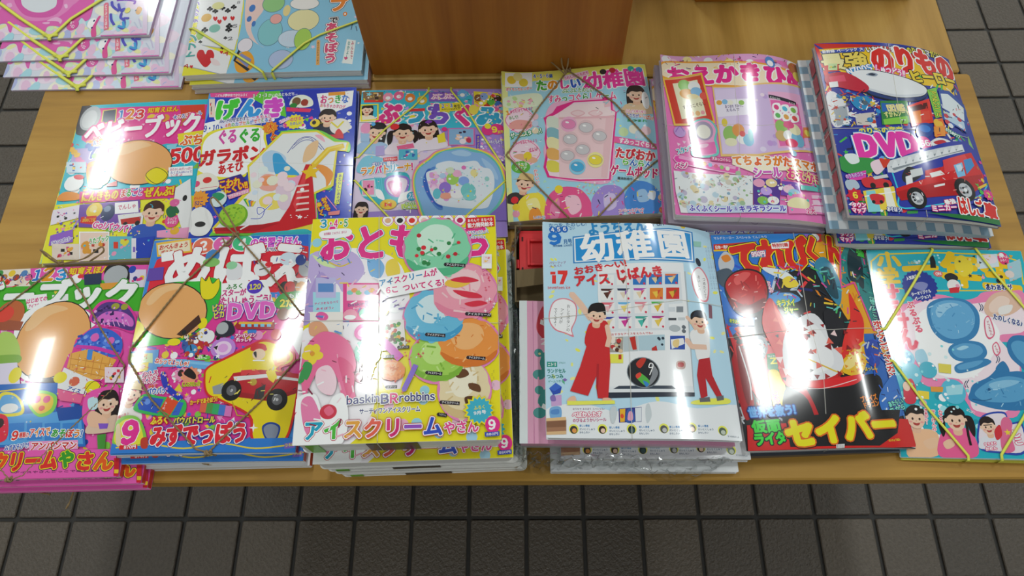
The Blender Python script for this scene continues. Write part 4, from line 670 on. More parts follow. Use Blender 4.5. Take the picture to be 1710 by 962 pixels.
('P','f9d8ea',[-15.3,114.3,20.6,120.4,22.7,111.3,-13.1,104]),('T','うれしい ともだち',-14.3,108.2,21.7,116.2,6.4,'e8388c',.03,[],0),('E','2a2a2a',42.1,114.8,4.7,5.1,-6.5),
('E','c8303c',55.5,116.2,4.7,5.1,-5.3),('E','3ab0a0',82.3,117.6,4.7,5.1,-1.8),('E','4a8ad0',93.9,115.5,4.8,5.1,.2),('T','ぷにぷにたのしい',-18.9,85.7,25.9,82.8,10,'3aa84a',.05,[(1.3,'fff')],0),
('T','すみっコぐらしゲーム',-40.3,71.6,56.4,69.3,15.9,['e8508c','e8508c','3aa84a'],.05,[(1.7,'fff')],0),('C','e9f6d8',[-99.7,78,-52.6,84.3,-52.5,61.2,-98.9,59.5]),
('D',3,12,[-96.7,79.9,-54.4,78.6,-55.5,59.6,-97.4,61.4],2,3.3,['f3e08a','c8e8a0','f4b8c8'],'dot'),('E','fbe0ee',-81.1,37.1,20,22.5,-3.1),
('L','f06aa0',1,[-101.2,37.2,-80.1,59.1,-60.5,36.4,-82.1,14.8],True,True),('C','f0a8a0',[-95.7,30.5,-84,37.2,-64.2,32.3,-67.6,21.7,-93.2,21.5]),('T','1',-100.1,49.4,-94.3,50.7,9.5,'f09a1c',.06,[],0),
('T','かたむけてあそぶよ',-94.3,51.4,-61.4,57.3,6.7,'e8388c',.03,[],0),('T','おして!',-95.9,40.6,-83.2,42.6,6.5,'3aa84a',.04,[],0),('T','ゲームスタート!',-95.1,9.3,-52.3,16.1,9.9,'fff',.06,[(2.2,'2a9a5a')],0),
('E','fbe0ee',-76.8,-19.8,20.9,22.6,-4.7),('L','f06aa0',.9,[-97.7,-18.8,-75.7,1.7,-55.9,-20.8,-77.8,-41.3],True,True),('C','f0b898',[-92.3,-25.3,-81,-21.1,-60.7,-31.4,-67.9,-37.5]),
('E','f3d83c',-73.4,-25.2,5.6,6.8,-4.8),('T','ボタンをおしてみよう',-92.8,-3,-58.9,-.4,6.3,'e8388c',.03,[],0),('T','ぽよん!',-71,-16.8,-59.7,-14.3,7.6,'e8388c',.05,[],0),('E','6ac04a',-83.4,-42.8,12.7,10,-5),
('T','できたら',-92.4,-39.4,-74.1,-38.3,6,'fff',.03,[],0),('T','クリア',-91.8,-45.4,-75.2,-44.9,6,'fff',.03,[],0),('E','d8e8c8',-58.7,54.1,4.6,6,-4.2),('E','f4c8d0',-59.4,41.5,4.6,5.9,-4.3),
('E','c8d8f0',-60.1,29.1,4.6,5.8,-4.5),('E','f0e0c0',-60.8,16.8,4.5,5.7,-4.6),
('C','f4b8d8',[-46.1,38.2,-33.6,63.3,-4.5,66,37.4,67.2,48.2,59.5,52.3,36.5,47.5,11.9,36.1,-71.7,-7.4,-72.8,-44.7,-62.8,-48.6,-45.9,-51.6,-18.4,-46.1,2]),
('P','e8328c',[-48.1,38.4,-34.7,46.5,-28.2,57.1,-4.6,64.8,35.6,63.6,38.9,67.8,50.1,64.2,48.6,44.1,53.8,39.3,49.5,15.3,33.8,-73.2,-7.3,-71.5,-34,-65.3,-48.8,-62.4,-53.2,-45.5,-47.4,-18.8,-48.9,2.3,-45.3,23.5]),
('P','f9e0ec',[-44.6,35.1,-27.7,44.7,-3.4,62.1,36.8,60.5,47,61.9,46.2,43.5,51.3,37.3,47.7,18.9,31.9,-70.8,-6.5,-69,-32.5,-63.8,-45.9,-60,-49.7,-45.8,-44.1,-19.1,-45.6,2]),
('C','dfe8d8',[-43.3,38,-35.1,40.2,-25.7,32.6,-26.6,19.6,-36.5,19.1,-43.3,24]),('C','8ac0cc',[-44.5,18,-36.5,20.2,-27.1,12.8,-28,.1,-37.8,-.4,-44.6,4.4]),
('C','f4eeb8',[-45.6,1.3,-37.6,3.4,-28.3,-3.8,-29.1,-16.2,-38.9,-16.8,-45.6,-12]),('C','f0b868',[-46.8,-17.1,-38.8,-15.1,-29.6,-22.1,-30.4,-34.3,-40.1,-34.8,-46.7,-30.2]),
('C','e8dc5a',[-48,-37.5,-40.2,-35.5,-31,-42.3,-31.8,-54.3,-41.5,-54.8,-48,-50.3]),('P','f6d4d8',[-26.9,43.8,49.6,37.5,28.7,-70,-33.3,-63.7]),
('P','fae4e6',[-24.7,46.6,-5.1,58.5,40.6,55.7,43.7,44.4,51.8,39.5,49.6,32.4,-26.8,37.2]),('P','f2c4cc',[37.6,60.5,46.4,61.9,45.7,49.8,37.6,48.6]),
('P','f0c6cc',[38.3,33.2,49.9,34.9,29.8,-69.4,21.6,-67.6]),('P','eebcc4',[-26.8,37.2,49.6,32.4,49,28.8,-27,33.5]),('C','f0bcc4',[-10.3,42.9,.4,47.8,10,40.9,-.7,35.3]),
('C','f8dade',[-8.6,42.8,.2,46.3,8.4,41.1,-.5,37.5]),('C','f0bcc4',[14,40.5,24.7,45.4,34.3,38.6,23.6,33]),('C','f8dade',[15.7,40.3,24.6,43.9,32.6,38.8,23.8,35.2]),
('E','f6b8d8',-14.1,23.5,11.3,13.7,-5.4),('E','a89aa0',-14.1,23.5,9.9,8.9,-20.4),('E','f090c0',-14.1,23.5,9.3,8.3,-20.4),('E','fff',-16.1,27,2.6,1.6,-25.5),('E','e8c8cc',9,15.6,11.2,13.5,-5.1),
('E','a89aa0',9,15.6,9.8,8.9,-20.1),('E','d2d0d4',9,15.6,9.2,8.2,-20.1),('E','fff',7,19,2.5,1.6,-25.2),('E','e8c8cc',26,-.6,11.1,13.2,-4.3),('E','a89aa0',26,-.6,9.7,8.7,-19.3),
('E','d2d0d4',26,-.6,9,8.1,-19.3),('E','fff',24.1,2.7,2.5,1.6,-24.4),('E','e8c8cc',-14.2,-2.5,11.2,13.3,-5),('E','a89aa0',-14.2,-2.5,9.7,8.8,-20),('E','d2d0d4',-14.2,-2.5,9.1,8.1,-20),
('E','fff',-16.1,.8,2.5,1.6,-25.1),('E','e8c8cc',1.3,-21.5,11.1,13,-4.5),('E','a89aa0',1.3,-21.5,9.5,8.6,-19.5),('E','d2d0d4',1.3,-21.5,8.9,8,-19.5),('E','fff',-.7,-18.3,2.5,1.5,-24.6),
('E','e8c8cc',-19.9,-29.7,11,12.9,-4.7),('E','a89aa0',-19.9,-29.7,9.5,8.6,-19.7),('E','d2d0d4',-19.9,-29.7,8.9,8,-19.7),('E','fff',-21.8,-26.5,2.5,1.5,-24.8),('E','f8f0a0',16.8,-39.6,11,12.7,-3.9),
('E','a89aa0',16.8,-39.6,9.4,8.5,-18.9),('E','f2e04a',16.8,-39.6,8.8,7.9,-18.9),('E','fff',14.9,-36.5,2.4,1.5,-24),('E','90d8f4',-8.2,-49.2,10.9,12.6,-4.3),('E','a89aa0',-8.2,-49.2,9.3,8.4,-19.3),
('E','4ab4e4',-8.2,-49.2,8.7,7.8,-19.3),('E','fff',-10.1,-46,2.4,1.5,-24.4),('K',84,69.8,13.8,'33221c','e8c8a0',3,-1.6),('T','おしえて',96.2,67.7,94.6,45.6,4.6,'e8388c',.03,[(.7,'fff')],1),
('E','fff',96.2,58.4,5.2,15.6,-.2),('T','ぷんぷんゆらゆら',66.2,41.1,94.5,37.6,6.5,'e8388c',.03,[(1,'fff')],0),('T','ともだちが',61.2,34.5,83.6,30.7,7.2,'4a4ab0',.04,[(1,'fff')],0),
('T','いっぱい!',84.3,32.1,103.1,25.7,8.6,'f0701c',.05,[(1,'fff')],0),('T','あつまれ',65.8,24.3,94,21.9,5.3,'3aa84a',.03,[],0),('E','d0e8b0',59.4,4.9,6.7,7.7,-3.1),('E','f4f0dc',73.9,8.7,6.8,7.7,-2.4),
('E','c8e0f0',81.3,-.3,6.7,7.7,-1.9),('E','f4d0d8',90.5,5.7,6.8,7.7,-1.3),('P','f268a8',[46,-2,102.6,-17.3,99.1,-26.8,43.9,-12.2]),('T','すみっコぐらし',51.4,-9.3,99.9,-20.7,10.3,'fff',.05,[],0),
('T','たぴおか',44.3,-29.3,97.6,-38.5,19.5,'d82c3c',.075,[(2.1,'fff')],0),('T','らんらん',51.6,-43.8,92,-52,11.9,['5ac02c','2a70c8'],.06,[(1.8,'fff')],0),
('T','ゲームポッド',35.4,-57.1,98.2,-65.9,17.6,'d81c6c',.075,[(2.1,'fff')],0),('T','電池別売り',43.1,-70.2,63.2,-73.1,4.5,'444',.02,[],0),('P','f4f4f4',[64.9,-69.9,71.6,-70.8,70.5,-75.3,64.1,-74.4]),
('K',-79.2,-69.5,13.1,'4a2a1c','3a3a3a',4,-13.2),('T','かわいい!',-64.4,-47.8,-61.4,-77.6,5.5,'f06a6a',.04,[(.9,'fff')],1),
('C','f6e24a',[-90.1,-100.3,-75.9,-85.9,-57.2,-89.1,-53.3,-112.9,-64.8,-128.8,-88.6,-126.7]),('C','fbf09a',[-79.3,-98.2,-65.5,-93.1,-61.1,-109.2,-72,-114.4]),
('C','f29a3a',[-74.5,-111.1,-63.7,-109,-59.5,-127.7,-75.4,-127.9]),('C','ee5a94',[-52.3,-97.4,-35,-79.8,-8.2,-83.4,5.8,-107.9,-1.6,-132,-51.8,-131.4]),
('C','f9c8d8',[-28.1,-96.2,-11.8,-94.2,-8,-113.2,-21.9,-121.5]),('C','f28ab4',[-47.6,-107.2,-36.1,-95.6,-38,-123.4,-48.7,-125.6]),('E','f3d83c',-35.2,-82.3,5.4,6.4,-4.5),
('C','a890dc',[6.3,-101.7,24.4,-80.7,48.1,-86.8,47.3,-119.5,35.2,-134.1,9.2,-129.6]),('C','d8c8f0',[22.9,-96.5,36.6,-94.1,37.3,-112.8,23.5,-118.2]),
('C','4a90e0',[49.6,-97.9,68.2,-76.5,89.1,-83.7,97,-106,82.9,-133.2,54.2,-129]),('C','a8d0f4',[66.4,-92.3,77.5,-89.6,81,-105.5,67.2,-108]),('C','e8f0fa',[82.5,-93,90.6,-93.2,87.7,-105.7,80,-102.3]),
('E','e8323c',-93.9,-93.7,4.9,5.3,-5.5),('E','f3d83c',-92.5,-104.8,4.8,5.3,-5.4),('E','f0a0b8',-92.9,-115,4.8,5.2,-5.4),('E','f0c8a0',97.5,-102.9,4.8,5.3,-1.8),('E','e06a5a',96.4,-121.5,4.8,5.2,-1.8),
('T','スペシャルブック',39.2,-120.3,72.5,-120,5.5,'e8388c',.04,[(.9,'fff')],0),('T','キュアアース',39,-127.6,71.8,-126.1,7.9,'d81c6c',.06,[(1.1,'fff')],0),
('T','しんばんぐみ',-71.1,-122.2,-55.2,-122.6,4.6,'3a60c0',.03,[(.6,'fff')],0),('P','f08a3a',[-71.4,-126.7,-54.1,-126.7,-54.5,-132.7,-71.7,-132.2]),
('D',9,40,[-9.8,-68.8,44.2,-72.2,41.9,-94.3,-11.6,-91.1],.9,2.3,['f3e04a','fff','f59bc0'],'spark'),
('D',53,60,[-93.5,85.6,-46.8,83.8,-54.6,-45.4,-98.6,-41.5],1,2.5,['fff','e83a8a','3aa84a','f3d83c','8a6a5a'],'bar'),
('D',54,60,[-89,-75.1,102.2,-87.2,95.7,-136.7,-91.2,-125],1.1,3.4,['fff','f8d0e0','3a3a6a','f3e04a','e83a8a'],'bar'),
('D',55,40,[32.5,122,106.2,117.8,93.8,20.4,23.3,24.4],1,2.6,['fff','e83a8a','333','8ad0e0'],'bar'),],
'G': [
('P','f07cc0',[-102.3,-128.5,102.3,-128.5,102.3,128.5,-102.3,128.5]),('D',1,60,[-100.1,124.5,157.9,168.5,100,-116.7,-119.8,-135.1],1.4,3.2,['f9b8dc','fbd8ec','fff','f05ab0'],'mix'),
('P','e8a8d8',[-101.3,127.9,123,172.3,111.6,127.2,-101.9,102.1]),('E','f4f4f8',-93.1,120.3,6.6,6.4,9.7),('E','f9c8e0',-83.7,115.9,6.4,6.3,6),('E','d8e8f8',-74.5,110.9,6.3,6.2,2.9),
('E','f8e8a8',-64,120.9,6.2,6.3,-.1),('E','e8c8f0',-55,115.1,6.1,6.2,-1.9),('E','f0a0b8',-46.2,109,6,6.1,-3.2),('E','f4f4f8',-36,117.9,6,6.1,-4.5),('E','f9c8e0',-27.3,111.6,6,6.1,-4.8),
('E','d8e8f8',-18.7,105.4,5.9,6,-4.6),('E','f8e8a8',-8.6,114,6,6.1,-4.2),('E','e8c8f0',0,107.9,6,6,-3.1),('E','f0a0b8',8.7,102.1,6,6,-1.7),('E','f4f4f8',19.1,111.4,6.1,6.1,.5),
('E','f9c8e0',28,106.1,6.2,6.1,2.9),('E','d8e8f8',37,101.3,6.4,6.1,5.8),('E','f8e8a8',48.4,112.3,6.8,6.3,10.3),('E','e8c8f0',58.2,108.9,7.2,6.4,14.3),('E','f0a0b8',68.4,106.4,7.9,6.5,18.9),
('E','f4f4f8',82.4,121.9,9.4,7,26.7),('E','f9c8e0',95,123.4,11.4,7.5,32.9),('C','f3a83c',[-104.3,108.8,-74.7,118.2,46.8,111.1,101.1,100.6,92.4,77.3,29.5,67.5,-100.4,84.4]),
('C','fbe8c8',[-101.5,107.3,-74.9,115.3,46.4,108.2,96.2,95.6,85.4,77.3,29.9,70.3,-97.2,88]),('T','おえかき',-95.5,90.8,33.1,95.4,33.6,'f02c94',.1,[(3.1,'fff')],0),
('T','ひめ',34.9,92,99.7,94.1,37.2,'f02c94',.1,[(3.5,'fff')],0),('E','5a90d8',47.3,114.8,6.8,9.6,9.9),('E','fff',47,112.6,4.3,5.2,9.7),('E','c8783c',86.1,113.5,11.6,11.6,27.9),
('E','f3d25a',88.4,102,9,8.3,28.2),('P','f3b878',[-100.4,84.4,-47.4,96.7,-38.5,14,-91.1,7.7]),('P','d8402c',[-98.8,81.9,-48.5,93.6,-39.8,17.3,-89.5,10.6]),
('P','f0ecc8',[-88,77.7,-53.9,85.9,-47.4,25.8,-80.5,18.9]),('E','8ac85a',-72.2,75.6,8.4,10,2.6),('E','f0f0ee',-59.2,73.3,8.2,9.9,-.3),('E','e8a84a',-69.9,61.6,10,8.4,2.2),
('E','8ac0e8',-57.2,65.3,7.6,7.7,-.6),('E','e85a4a',-48.3,58.1,4.9,6.2,-1.8),('E','f0e0a8',-62.8,57.3,8.2,4.2,.6),('T','すみっこぐらし',-77.5,38.1,-46.8,46.1,6.9,'5a3a2a',.03,[],0),
('E','d88a5a',-66.6,28.5,3.3,4.1,1.8),('E','e8b06a',-58.4,29.3,3.2,4.1,.2),('E','f0a0a8',-51.8,30.6,2.7,3.4,-.8),('L','f3c83c',1.9,[-100.4,84.4,-47.4,96.7,-38.5,14,-91.1,7.7],True,False),
('P','f3c878',[-35.2,73.1,-6.7,71.3,106.5,89.6,94.8,19.8,95.4,-21.1,11.1,-39.6,-35.6,-39.2]),('P','d9c0ea',[-33.6,70.9,-5.5,69.8,101.4,84.7,92.9,18.9,92.1,-19.1,11.5,-35.8,-33.1,-35.5]),
('P','e4d2f2',[-32.5,68.8,-5.7,67.8,-14.5,-35.8,-32,-34.5]),('P','f3ecfa',[-34.3,50.7,12.5,51,12.2,25.5,-33.1,22.7]),('T','あつまれ すみっこ',-22.2,38.9,1.8,39.8,6,'6a5a8a',.03,[],0),
('T','えらんで',-21.5,32.8,-4.1,34,5.3,'6a5a8a',.03,[],0),('E','e8a84a',-28.9,46,3.7,4.1,-3.1),('E','8ac0e8',-21.6,46.9,3.7,4.1,-3.2),('E','f4f0e0',-14.6,45.2,3.7,4,-3),
('E','f4f4f4',-7.3,46.2,3.7,4,-2.7),('E','9ac85a',-.3,44.5,3.7,4,-2),('E','9ac86a',-20.2,-4.6,8.9,12.9,-1.8),('E','e89a4a',-9.1,.9,7.8,10.3,-1.7),('E','f4f4f4',-4.1,-13,7.8,8.3,-1),
('E','7ac0e0',2.2,-14.7,6.8,9.5,-.5),('E','f0ecc8',-20.3,-17.4,7.8,6.4,-1.5),('E','e04a4a',-4.6,-5,3.7,4.5,-1.2),('E','e8d04a',-25.4,13.5,3.7,6.6,-2.3),('E','8ad0d8',5.7,-6.8,3.2,9.6,-.3),
('D',2,18,[-3.5,64.3,101.8,86.4,79.9,-24.7,-14.2,-33.3],1.8,4.2,['e8dcf4','c8a8e0','f4e0f0'],'dot'),('P','f4b8dc',[36.8,63,85.7,69.7,86.1,-16.4,39.4,-25.8]),
('P','ef6fb4',[38.4,49.7,79.1,52.1,79.1,-15.5,42.1,-22.5]),('P','2a2a36',[37.3,58.6,76.2,54.1,75.9,48.6,37.1,52.9]),('T','えらんでね',38.5,54.7,53,52,4.1,'fff',.02,[],0),
('T','とじる',64.6,49.9,74.5,49.8,4,'fff',.02,[],0),('C','fff',[41,43.6,50.9,45.7,50.2,34.6,40.3,32.3]),('E','e84a8a',45.4,38.8,3.5,4.1,7.5),('C','fff',[52.5,42.6,63,45.4,62.2,34.3,51.8,31.2]),
('E','5ac0e0',57.1,38.1,3.7,4.1,11.4),('C','fff',[64.7,42.5,75.9,46.5,74.9,35.1,63.8,31]),('E','8ac85a',69.5,38.5,4,4.3,15.9),('C','fff',[41.1,30.4,51.1,32.4,50.4,21.5,40.5,19.3]),
('E','6ac06a',45.6,25.7,3.5,4,7.3),('C','fff',[52.7,29.4,63.1,32.1,62.3,21.1,51.9,18.2]),('E','e8a84a',57.2,25,3.7,4.1,11),('C','fff',[64.7,29.2,75.8,33.1,74.8,21.8,63.8,17.9]),
('E','e85a5a',69.5,25.2,4,4.2,15.3),('E','9ac86a',48,6.6,8.1,11.9,7.7),('E','d8b87a',46.2,-6.3,8,8.4,7),('E','f4f4f4',57.8,-4.6,9,8.6,10.2),('E','7ac0e0',68.9,-8.6,9,11.4,13.4),
('E','f0ecc0',66.9,6.9,8.3,8.8,13.5),('E','e83a6a',59.1,-15.4,9,6.5,10.2),('E','e8588a',58.9,12.3,8,5.4,11.1),('P','f08a4a',[80.5,14.1,94.8,19.8,91.2,1.7,77.5,-3.1]),
('E','f3e05a',85.6,6.7,4.5,5,20.2),('E','c8a0e0',29.5,-18.8,3.8,4.4,3.3),('E','9ad0e8',59.6,-30.9,4.2,4.5,9.9),
('C','6ad0c8',[-72.5,2.2,-63,17.5,-45.4,19.8,-35.8,4,-38.5,-12.1,-39.3,-37.6,-71,-39.7,-71.9,-20.6]),
('C','f4a8d4',[-70.7,1.6,-61.9,15.2,-46.2,17.1,-38,3.1,-41.8,-13.7,-41.6,-34.4,-68.9,-37.1,-68.9,-17.2]),('E','a89ab8',-53.6,.7,12.2,15.2,0),('E','f0ece0',-53.7,-.6,9,11.2,.1),
('P','f06ab8',[-65.7,-20.3,-41.1,-16.3,-40.8,-34.4,-68.2,-38]),('C','fbc8e4',[-62.7,-21.8,-54.5,-19.4,-49.3,-20.1,-52.4,-24.9,-61.8,-26.6]),('E','c8a0e0',-85.1,-2.1,7.8,8.7,6),
('L','a878c8',1.5,[-90.6,-2.7,-84.3,6.6,-79.1,-1.5],False,True),('T','スタンプ',-92,-34.6,-69.7,-25.3,9.7,'3aa8c8',.06,[(1.5,'fff')],0),('L','f9b8e0',12.6,[-91.5,-45.3,-16,-61]),
('L','ef4fb0',9.7,[-91.5,-45.3,-17.2,-60.4]),('L','f9a8da',3.4,[-88.7,-43,-19.4,-57.3]),('E','e8a84a',-57.6,-50.6,2.6,3.2,1.3),('E','8ac0e8',-50.5,-52.3,2.6,3.1,.7),
('E','e8588a',-43.4,-54.2,2.6,3.1,.2),('E','9ac86a',-36.3,-56,2.6,3.1,-.1),('E','f4f0e0',-29.3,-57.9,2.6,3.1,-.3),('T','ペン',-96.7,-58.4,-78.8,-52.2,11.4,'e83a9a',.07,[(1.8,'fff')],0),
('P','d83a8a',[-48.6,-39.2,-22.5,-42.5,-23.1,-48.7,-48.8,-46.1]),('T','すみっコぐらし',-47.4,-42.3,-23.8,-45.6,5,'fff',.03,[],0),('P','fff4d8',[-21.4,-39.4,93.1,-39.5,90.5,-52.8,3,-64,-22.7,-51.8]),
('T','てちょうがたスマホ',-22.1,-46.2,93.5,-45.6,16,['f08a2c','f08a2c','f06a2c'],.085,[(2,'fff')],0),('T','シール',1.7,-64,38.7,-61.8,17,'d85ac0',.085,[(2,'fff')],0),
('T','おえかき',45.5,-61.8,95.8,-66.6,18.2,'e8328c',.085,[(2.2,'fff3a0')],0),('P','eef2f4',[-98.5,-64.2,1.2,-68.5,-4.8,-119.9,-94.4,-125.1,-98.4,-94.6]),
('D',4,44,[-93.4,-66.7,-2.2,-64,-7.6,-111.4,-97.5,-115.2],2.8,5,['cfe0d0','d8d0c0','bcd8e8','e8d8a8','c8c0d8','a8c8a0'],'dot'),
('D',5,40,[-93.4,-66.7,-2.2,-64,-7.6,-111.4,-97.5,-115.2],1.4,2.2,['8ab0c8','c8a86a','9ac08a','f4f4f4'],'dot'),('P','5a3a9a',[.7,-72.4,36,-72.2,29.9,-109.8,-2.5,-111.2]),
('P','7a4ab8',[37.1,-74.5,60.2,-74.8,60,-95.4,33.1,-95.2]),('E','f0a8c8',7.7,-78.8,7.3,6,1.4),('E','f0d8a0',23.4,-78.3,7.4,6,2.8),('E','8ac85a',9.9,-103.7,7.2,5.8,2),
('E','f4f4f4',22.9,-103.1,7.3,5.8,3),('E','f4d0e0',45,-85.5,7.7,6,5.7),('E','a8d8f0',51.1,-90.7,7.8,6,6.6),('E','c8a8f0',15.4,-90.4,7.3,5.9,2.2),
('D',6,24,[2,-73,61.1,-68.7,55.7,-106,-2.3,-109.8],.8,2,['f9e8a0','fff','f59bd0'],'star'),('P','f48ac4',[41.1,-94.6,104.6,-79.1,100.6,-113.6,40.3,-120.4]),
('C','f3ecb8',[42.8,-101.7,54.4,-96.1,69.1,-99.8,66.1,-110.4,41.7,-110.4]),('P','f9d8ec',[75,-90,96.7,-86.2,94.8,-112.1,75.5,-113.2]),('P','6ad0c8',[61.2,-77.6,95.6,-75.9,95,-82.2,61.5,-84.9]),
('L','e8489a',1.3,[74,-96,97.1,-92.1]),('L','e8489a',1.3,[74.9,-104.6,96.9,-101.2]),('T','2大',64.1,-114.4,77.1,-112.3,8.9,'e83a8a',.06,[(1.2,'fff')],0),
('P','c8dcf4',[-87,-114.2,39.2,-109.2,37.8,-119.5,-85.4,-124.6]),('T','ふくふくシール',-83.5,-117.5,-29.8,-117.1,10.1,'5a4ac8',.07,[(1.4,'fff')],0),('T','&',-27.2,-116.4,-23.4,-116.3,6.4,'9a8ad8',.05,[],0),
('T','キラキラシール',-21.9,-116.9,37.3,-113.6,9.8,'5a4ac8',.07,[(1.4,'fff')],0),('D',53,90,[-97.3,123.2,109.8,154.8,101.4,119.3,-99.5,95.4],1.2,3.1,['e83a8a','3a3a6a','fff','f3c83c','8a5a4a'],'bar'),
('D',54,70,[-96.1,-67,.4,-64,-5,-111.3,-100.1,-115.5],.8,2.2,['5a7a8a','8a6a4a','fff','c85a5a'],'bar'),
('D',55,50,[2,-73,110,-55.1,98,-111.3,-3.8,-122.8],1.1,2.9,['fff','e84a9a','f8e8a0','6ad0c8'],'mix'),],
'H': [
('P','2b3aa0',[-98.5,-133.1,98.5,-133.1,98.5,133.1,-98.5,133.1]),('P','d82a1c',[-97.8,131.9,1.4,125.8,51.4,120.2,96.5,96,85.7,76.3,44.9,96,-85.9,121.6]),
('P','f3c820',[-94.4,121.4,-28.7,123.3,93.1,98.2,81.9,53,64.9,68.8,-12,62.5,-65.8,76.2,-91.8,103.1]),('P','e02c20',[-98.1,130,-92.9,122,-86.3,69.8,-96.3,-6,-93.3,77.4]),
('D',1,90,[-84.5,80.6,127.5,119.4,53.1,-116.5,-118.7,-125.5],1.8,4.3,['4ac04a','e83a3c','3a9ae0','f3d03c','fff','8a4ac8'],'mix'),
('D',51,120,[-94.9,84.8,128.6,123.3,75.1,-37.8,-117.1,-51.4],3.1,7.6,['e83a3c','f3d03c','3a9ae0','4ac04a','f0f0f0','222a50'],'bar'),
('D',52,70,[-94.9,-45.3,-16.7,-44.2,-33.3,-129.4,-109.3,-131.3],2.3,5.7,['3aa04a','e83a3c','f3d03c','6ab0f0','e848a0','fff'],'mix'),('P','2a50b8',[-92.3,117.4,-33,123.2,-34.5,115.6,-90.2,112.8]),
('T','新幹線 ベーシック 大',-89.6,116.5,-35.1,120.1,6.1,'fff',.03,[],0),('T','いちばんすごい',-32.5,118.6,24,122.9,11,'fff',.06,[(1.7,'222')],0),
('T','のりものマガジン',25,123,83.1,128.1,12.9,['f3e83c','f3e83c','f3e83c','f3e83c','fff'],.06,[(2.1,'222')],0),('T','最強',-94.1,97.6,-33.1,100.7,29.9,['f0e8a8','f0d860'],.05,[(2.6,'222')],0),
('T','のりもの',-29.5,101.5,97.2,109.7,47.3,'e0241c',.11,[(3.6,'fff')],0),('T','ヒーロー',17.9,76.9,94.1,89.2,22.7,'f3d83c',.085,[(2.7,'222')],0),('P','3aa0d8',[-64.3,84.9,-29.2,94.2,-30.1,83.9,-64.2,76.2]),
('T','N700S',-63.7,80.5,-30.8,89,13.3,'fff',.06,[(1.3,'2a70c8')],0),('T','しゅつどう!!',-27.2,86.9,12.4,79.8,14.2,'fff',.06,[(2.3,'e83a9a')],0),('P','d82c2c',[-91.9,92.7,-72.3,94.7,-73.5,83,-91.9,82.4]),
('H',3,[-85.2,96.1,-73.6,95.5,-75.5,84.6,-87,85.1],['c8e0a0','5aa04a','e8d03c','8a6a4a'],6,None),
('C','1f2430',[-57.5,78.9,-36.2,84.9,5.7,76.4,37.1,65.3,38.4,51.4,24.3,38.5,-9.2,34.2,-41.5,42.3,-57.6,59.9]),
('C','2a3f7a',[-42.6,51,-10.9,39.9,25.8,45,38.1,54.2,36,48.2,21.3,38.8,-8.9,35.6,-38.5,43.4]),
('C','eef1f4',[-57.4,79.6,-36.4,83.8,5.4,75.3,35.2,64.2,36.8,53.9,22.8,45.2,-7.7,41.2,-40,50.4,-55.4,64.5]),('C','d4dae2',[-42,54.5,-9.8,45.2,27,50,34.8,56,26.4,47.2,-7.6,41.9,-37.4,49]),
('C','9aa8b8',[-40.7,75.9,-32.1,79.6,-24.9,76.9,-29.9,73.1]),('C','333c50',[-37.8,76.6,-32.3,78.5,-27.9,76.4,-31.9,74.5]),
('C','c8243c',[-90.6,77.2,-65.2,79.8,-41.3,58.1,-48.8,47.5,-75.1,55.1,-93,62.9]),('P','e84a6a',[-88.4,73.5,-68.6,76.3,-67.7,65.5,-87.2,64.5]),
('P','f3f3f3',[-89.9,64.6,-78.7,65.9,-78.9,57,-90.1,55.7]),('C','e8e8ec',[-95.9,45.3,-84.4,48.4,-72.3,23.7,-79.1,.2,-93.6,-6.1,-98.3,14.2]),('P','a8b0b8',[-91.2,24.3,-74.4,27.2,-75.1,.1,-90.7,-4.5]),
('C','2a90c8',[-67.2,37.4,-44.6,40.6,-38.8,26.9,-59.3,20.1]),('P','d8d0c8',[-66,13.4,-40.8,16.7,-41.8,-3.3,-66.2,-3.3]),
('D',4,40,[-87.8,45,-29.9,44.3,-39.6,-6.5,-96.3,-6],1.8,4.3,['c8402c','e8c83c','f4f4f4','5a6a7a','3a8ac0'],'mix'),('P','3a8a4a',[-30.5,33.9,5.8,36.2,2.8,2.3,-34.9,-3.1]),
('P','2a6ac0',[-29.8,30.5,-7.2,29.9,-8.2,18,-31,16.9]),('P','8ad04a',[-31.9,5.2,.6,12,-.5,.3,-32.1,-3]),('T','図鑑',-24.5,21.9,.4,24.8,12.6,'f3e8a0',.06,[(1.3,'2a50a8')],0),
('T','ずかんシート',-29.3,11.6,4.9,18.4,9.7,'f3f3a0',.05,[(1.3,'2a7a3a')],0),('P','e83a2c',[3.3,27.4,38.3,44.4,35.1,6.4,2.9,-4.3]),('P','5a1c1c',[6.5,26,33.3,37.3,32.6,27.9,6.4,18.6]),
('P','f08a2c',[9.5,19.6,20.6,22.7,17.9,3.9,8.4,1.2]),('P','e8503c',[22.7,21.3,33.4,24.6,31.6,10.8,21.7,7.7]),('P','8ad04a',[38.6,58.5,53.6,65.6,54.8,20.5,40.2,14]),
('T','でっかいシール',47.1,58.6,46.6,17,10.6,'f3e83c',.05,[(1.5,'3a8a2c')],1),('P','2a50a8',[56.9,62.9,75.1,66.8,100.3,49.6,85.7,1.9,49.8,14.3]),
('P','e4eef2',[58.7,57,71.2,60.1,93.8,45.1,87.3,21.4,56.5,32.9]),('P','bcd8ec',[56.5,29.5,85.8,19.1,84.1,4.8,53.6,16.1]),
('D',6,8,[57.5,24.6,91.2,35.1,82.1,7.6,50.8,-.6],2.3,4.7,['3a6ac0','e8ecf4','d03a4a'],'dot'),('C','1f4aa0',[8.1,-7.1,15.9,2,28.3,3.7,31.8,-7.4,20.1,-18.8,8.5,-18.4]),('E','3a80d8',20.3,-5,8,5.6,7.3),
('P','f0701c',[36,9.9,50.3,16.1,52.3,-6.9,32.5,-17.1]),('E','f3c03c',41.9,6,6.7,7.2,10.7),('P','f29a3c',[33.5,-.5,50.4,4.3,47.8,-11.8,31.4,-15.6]),
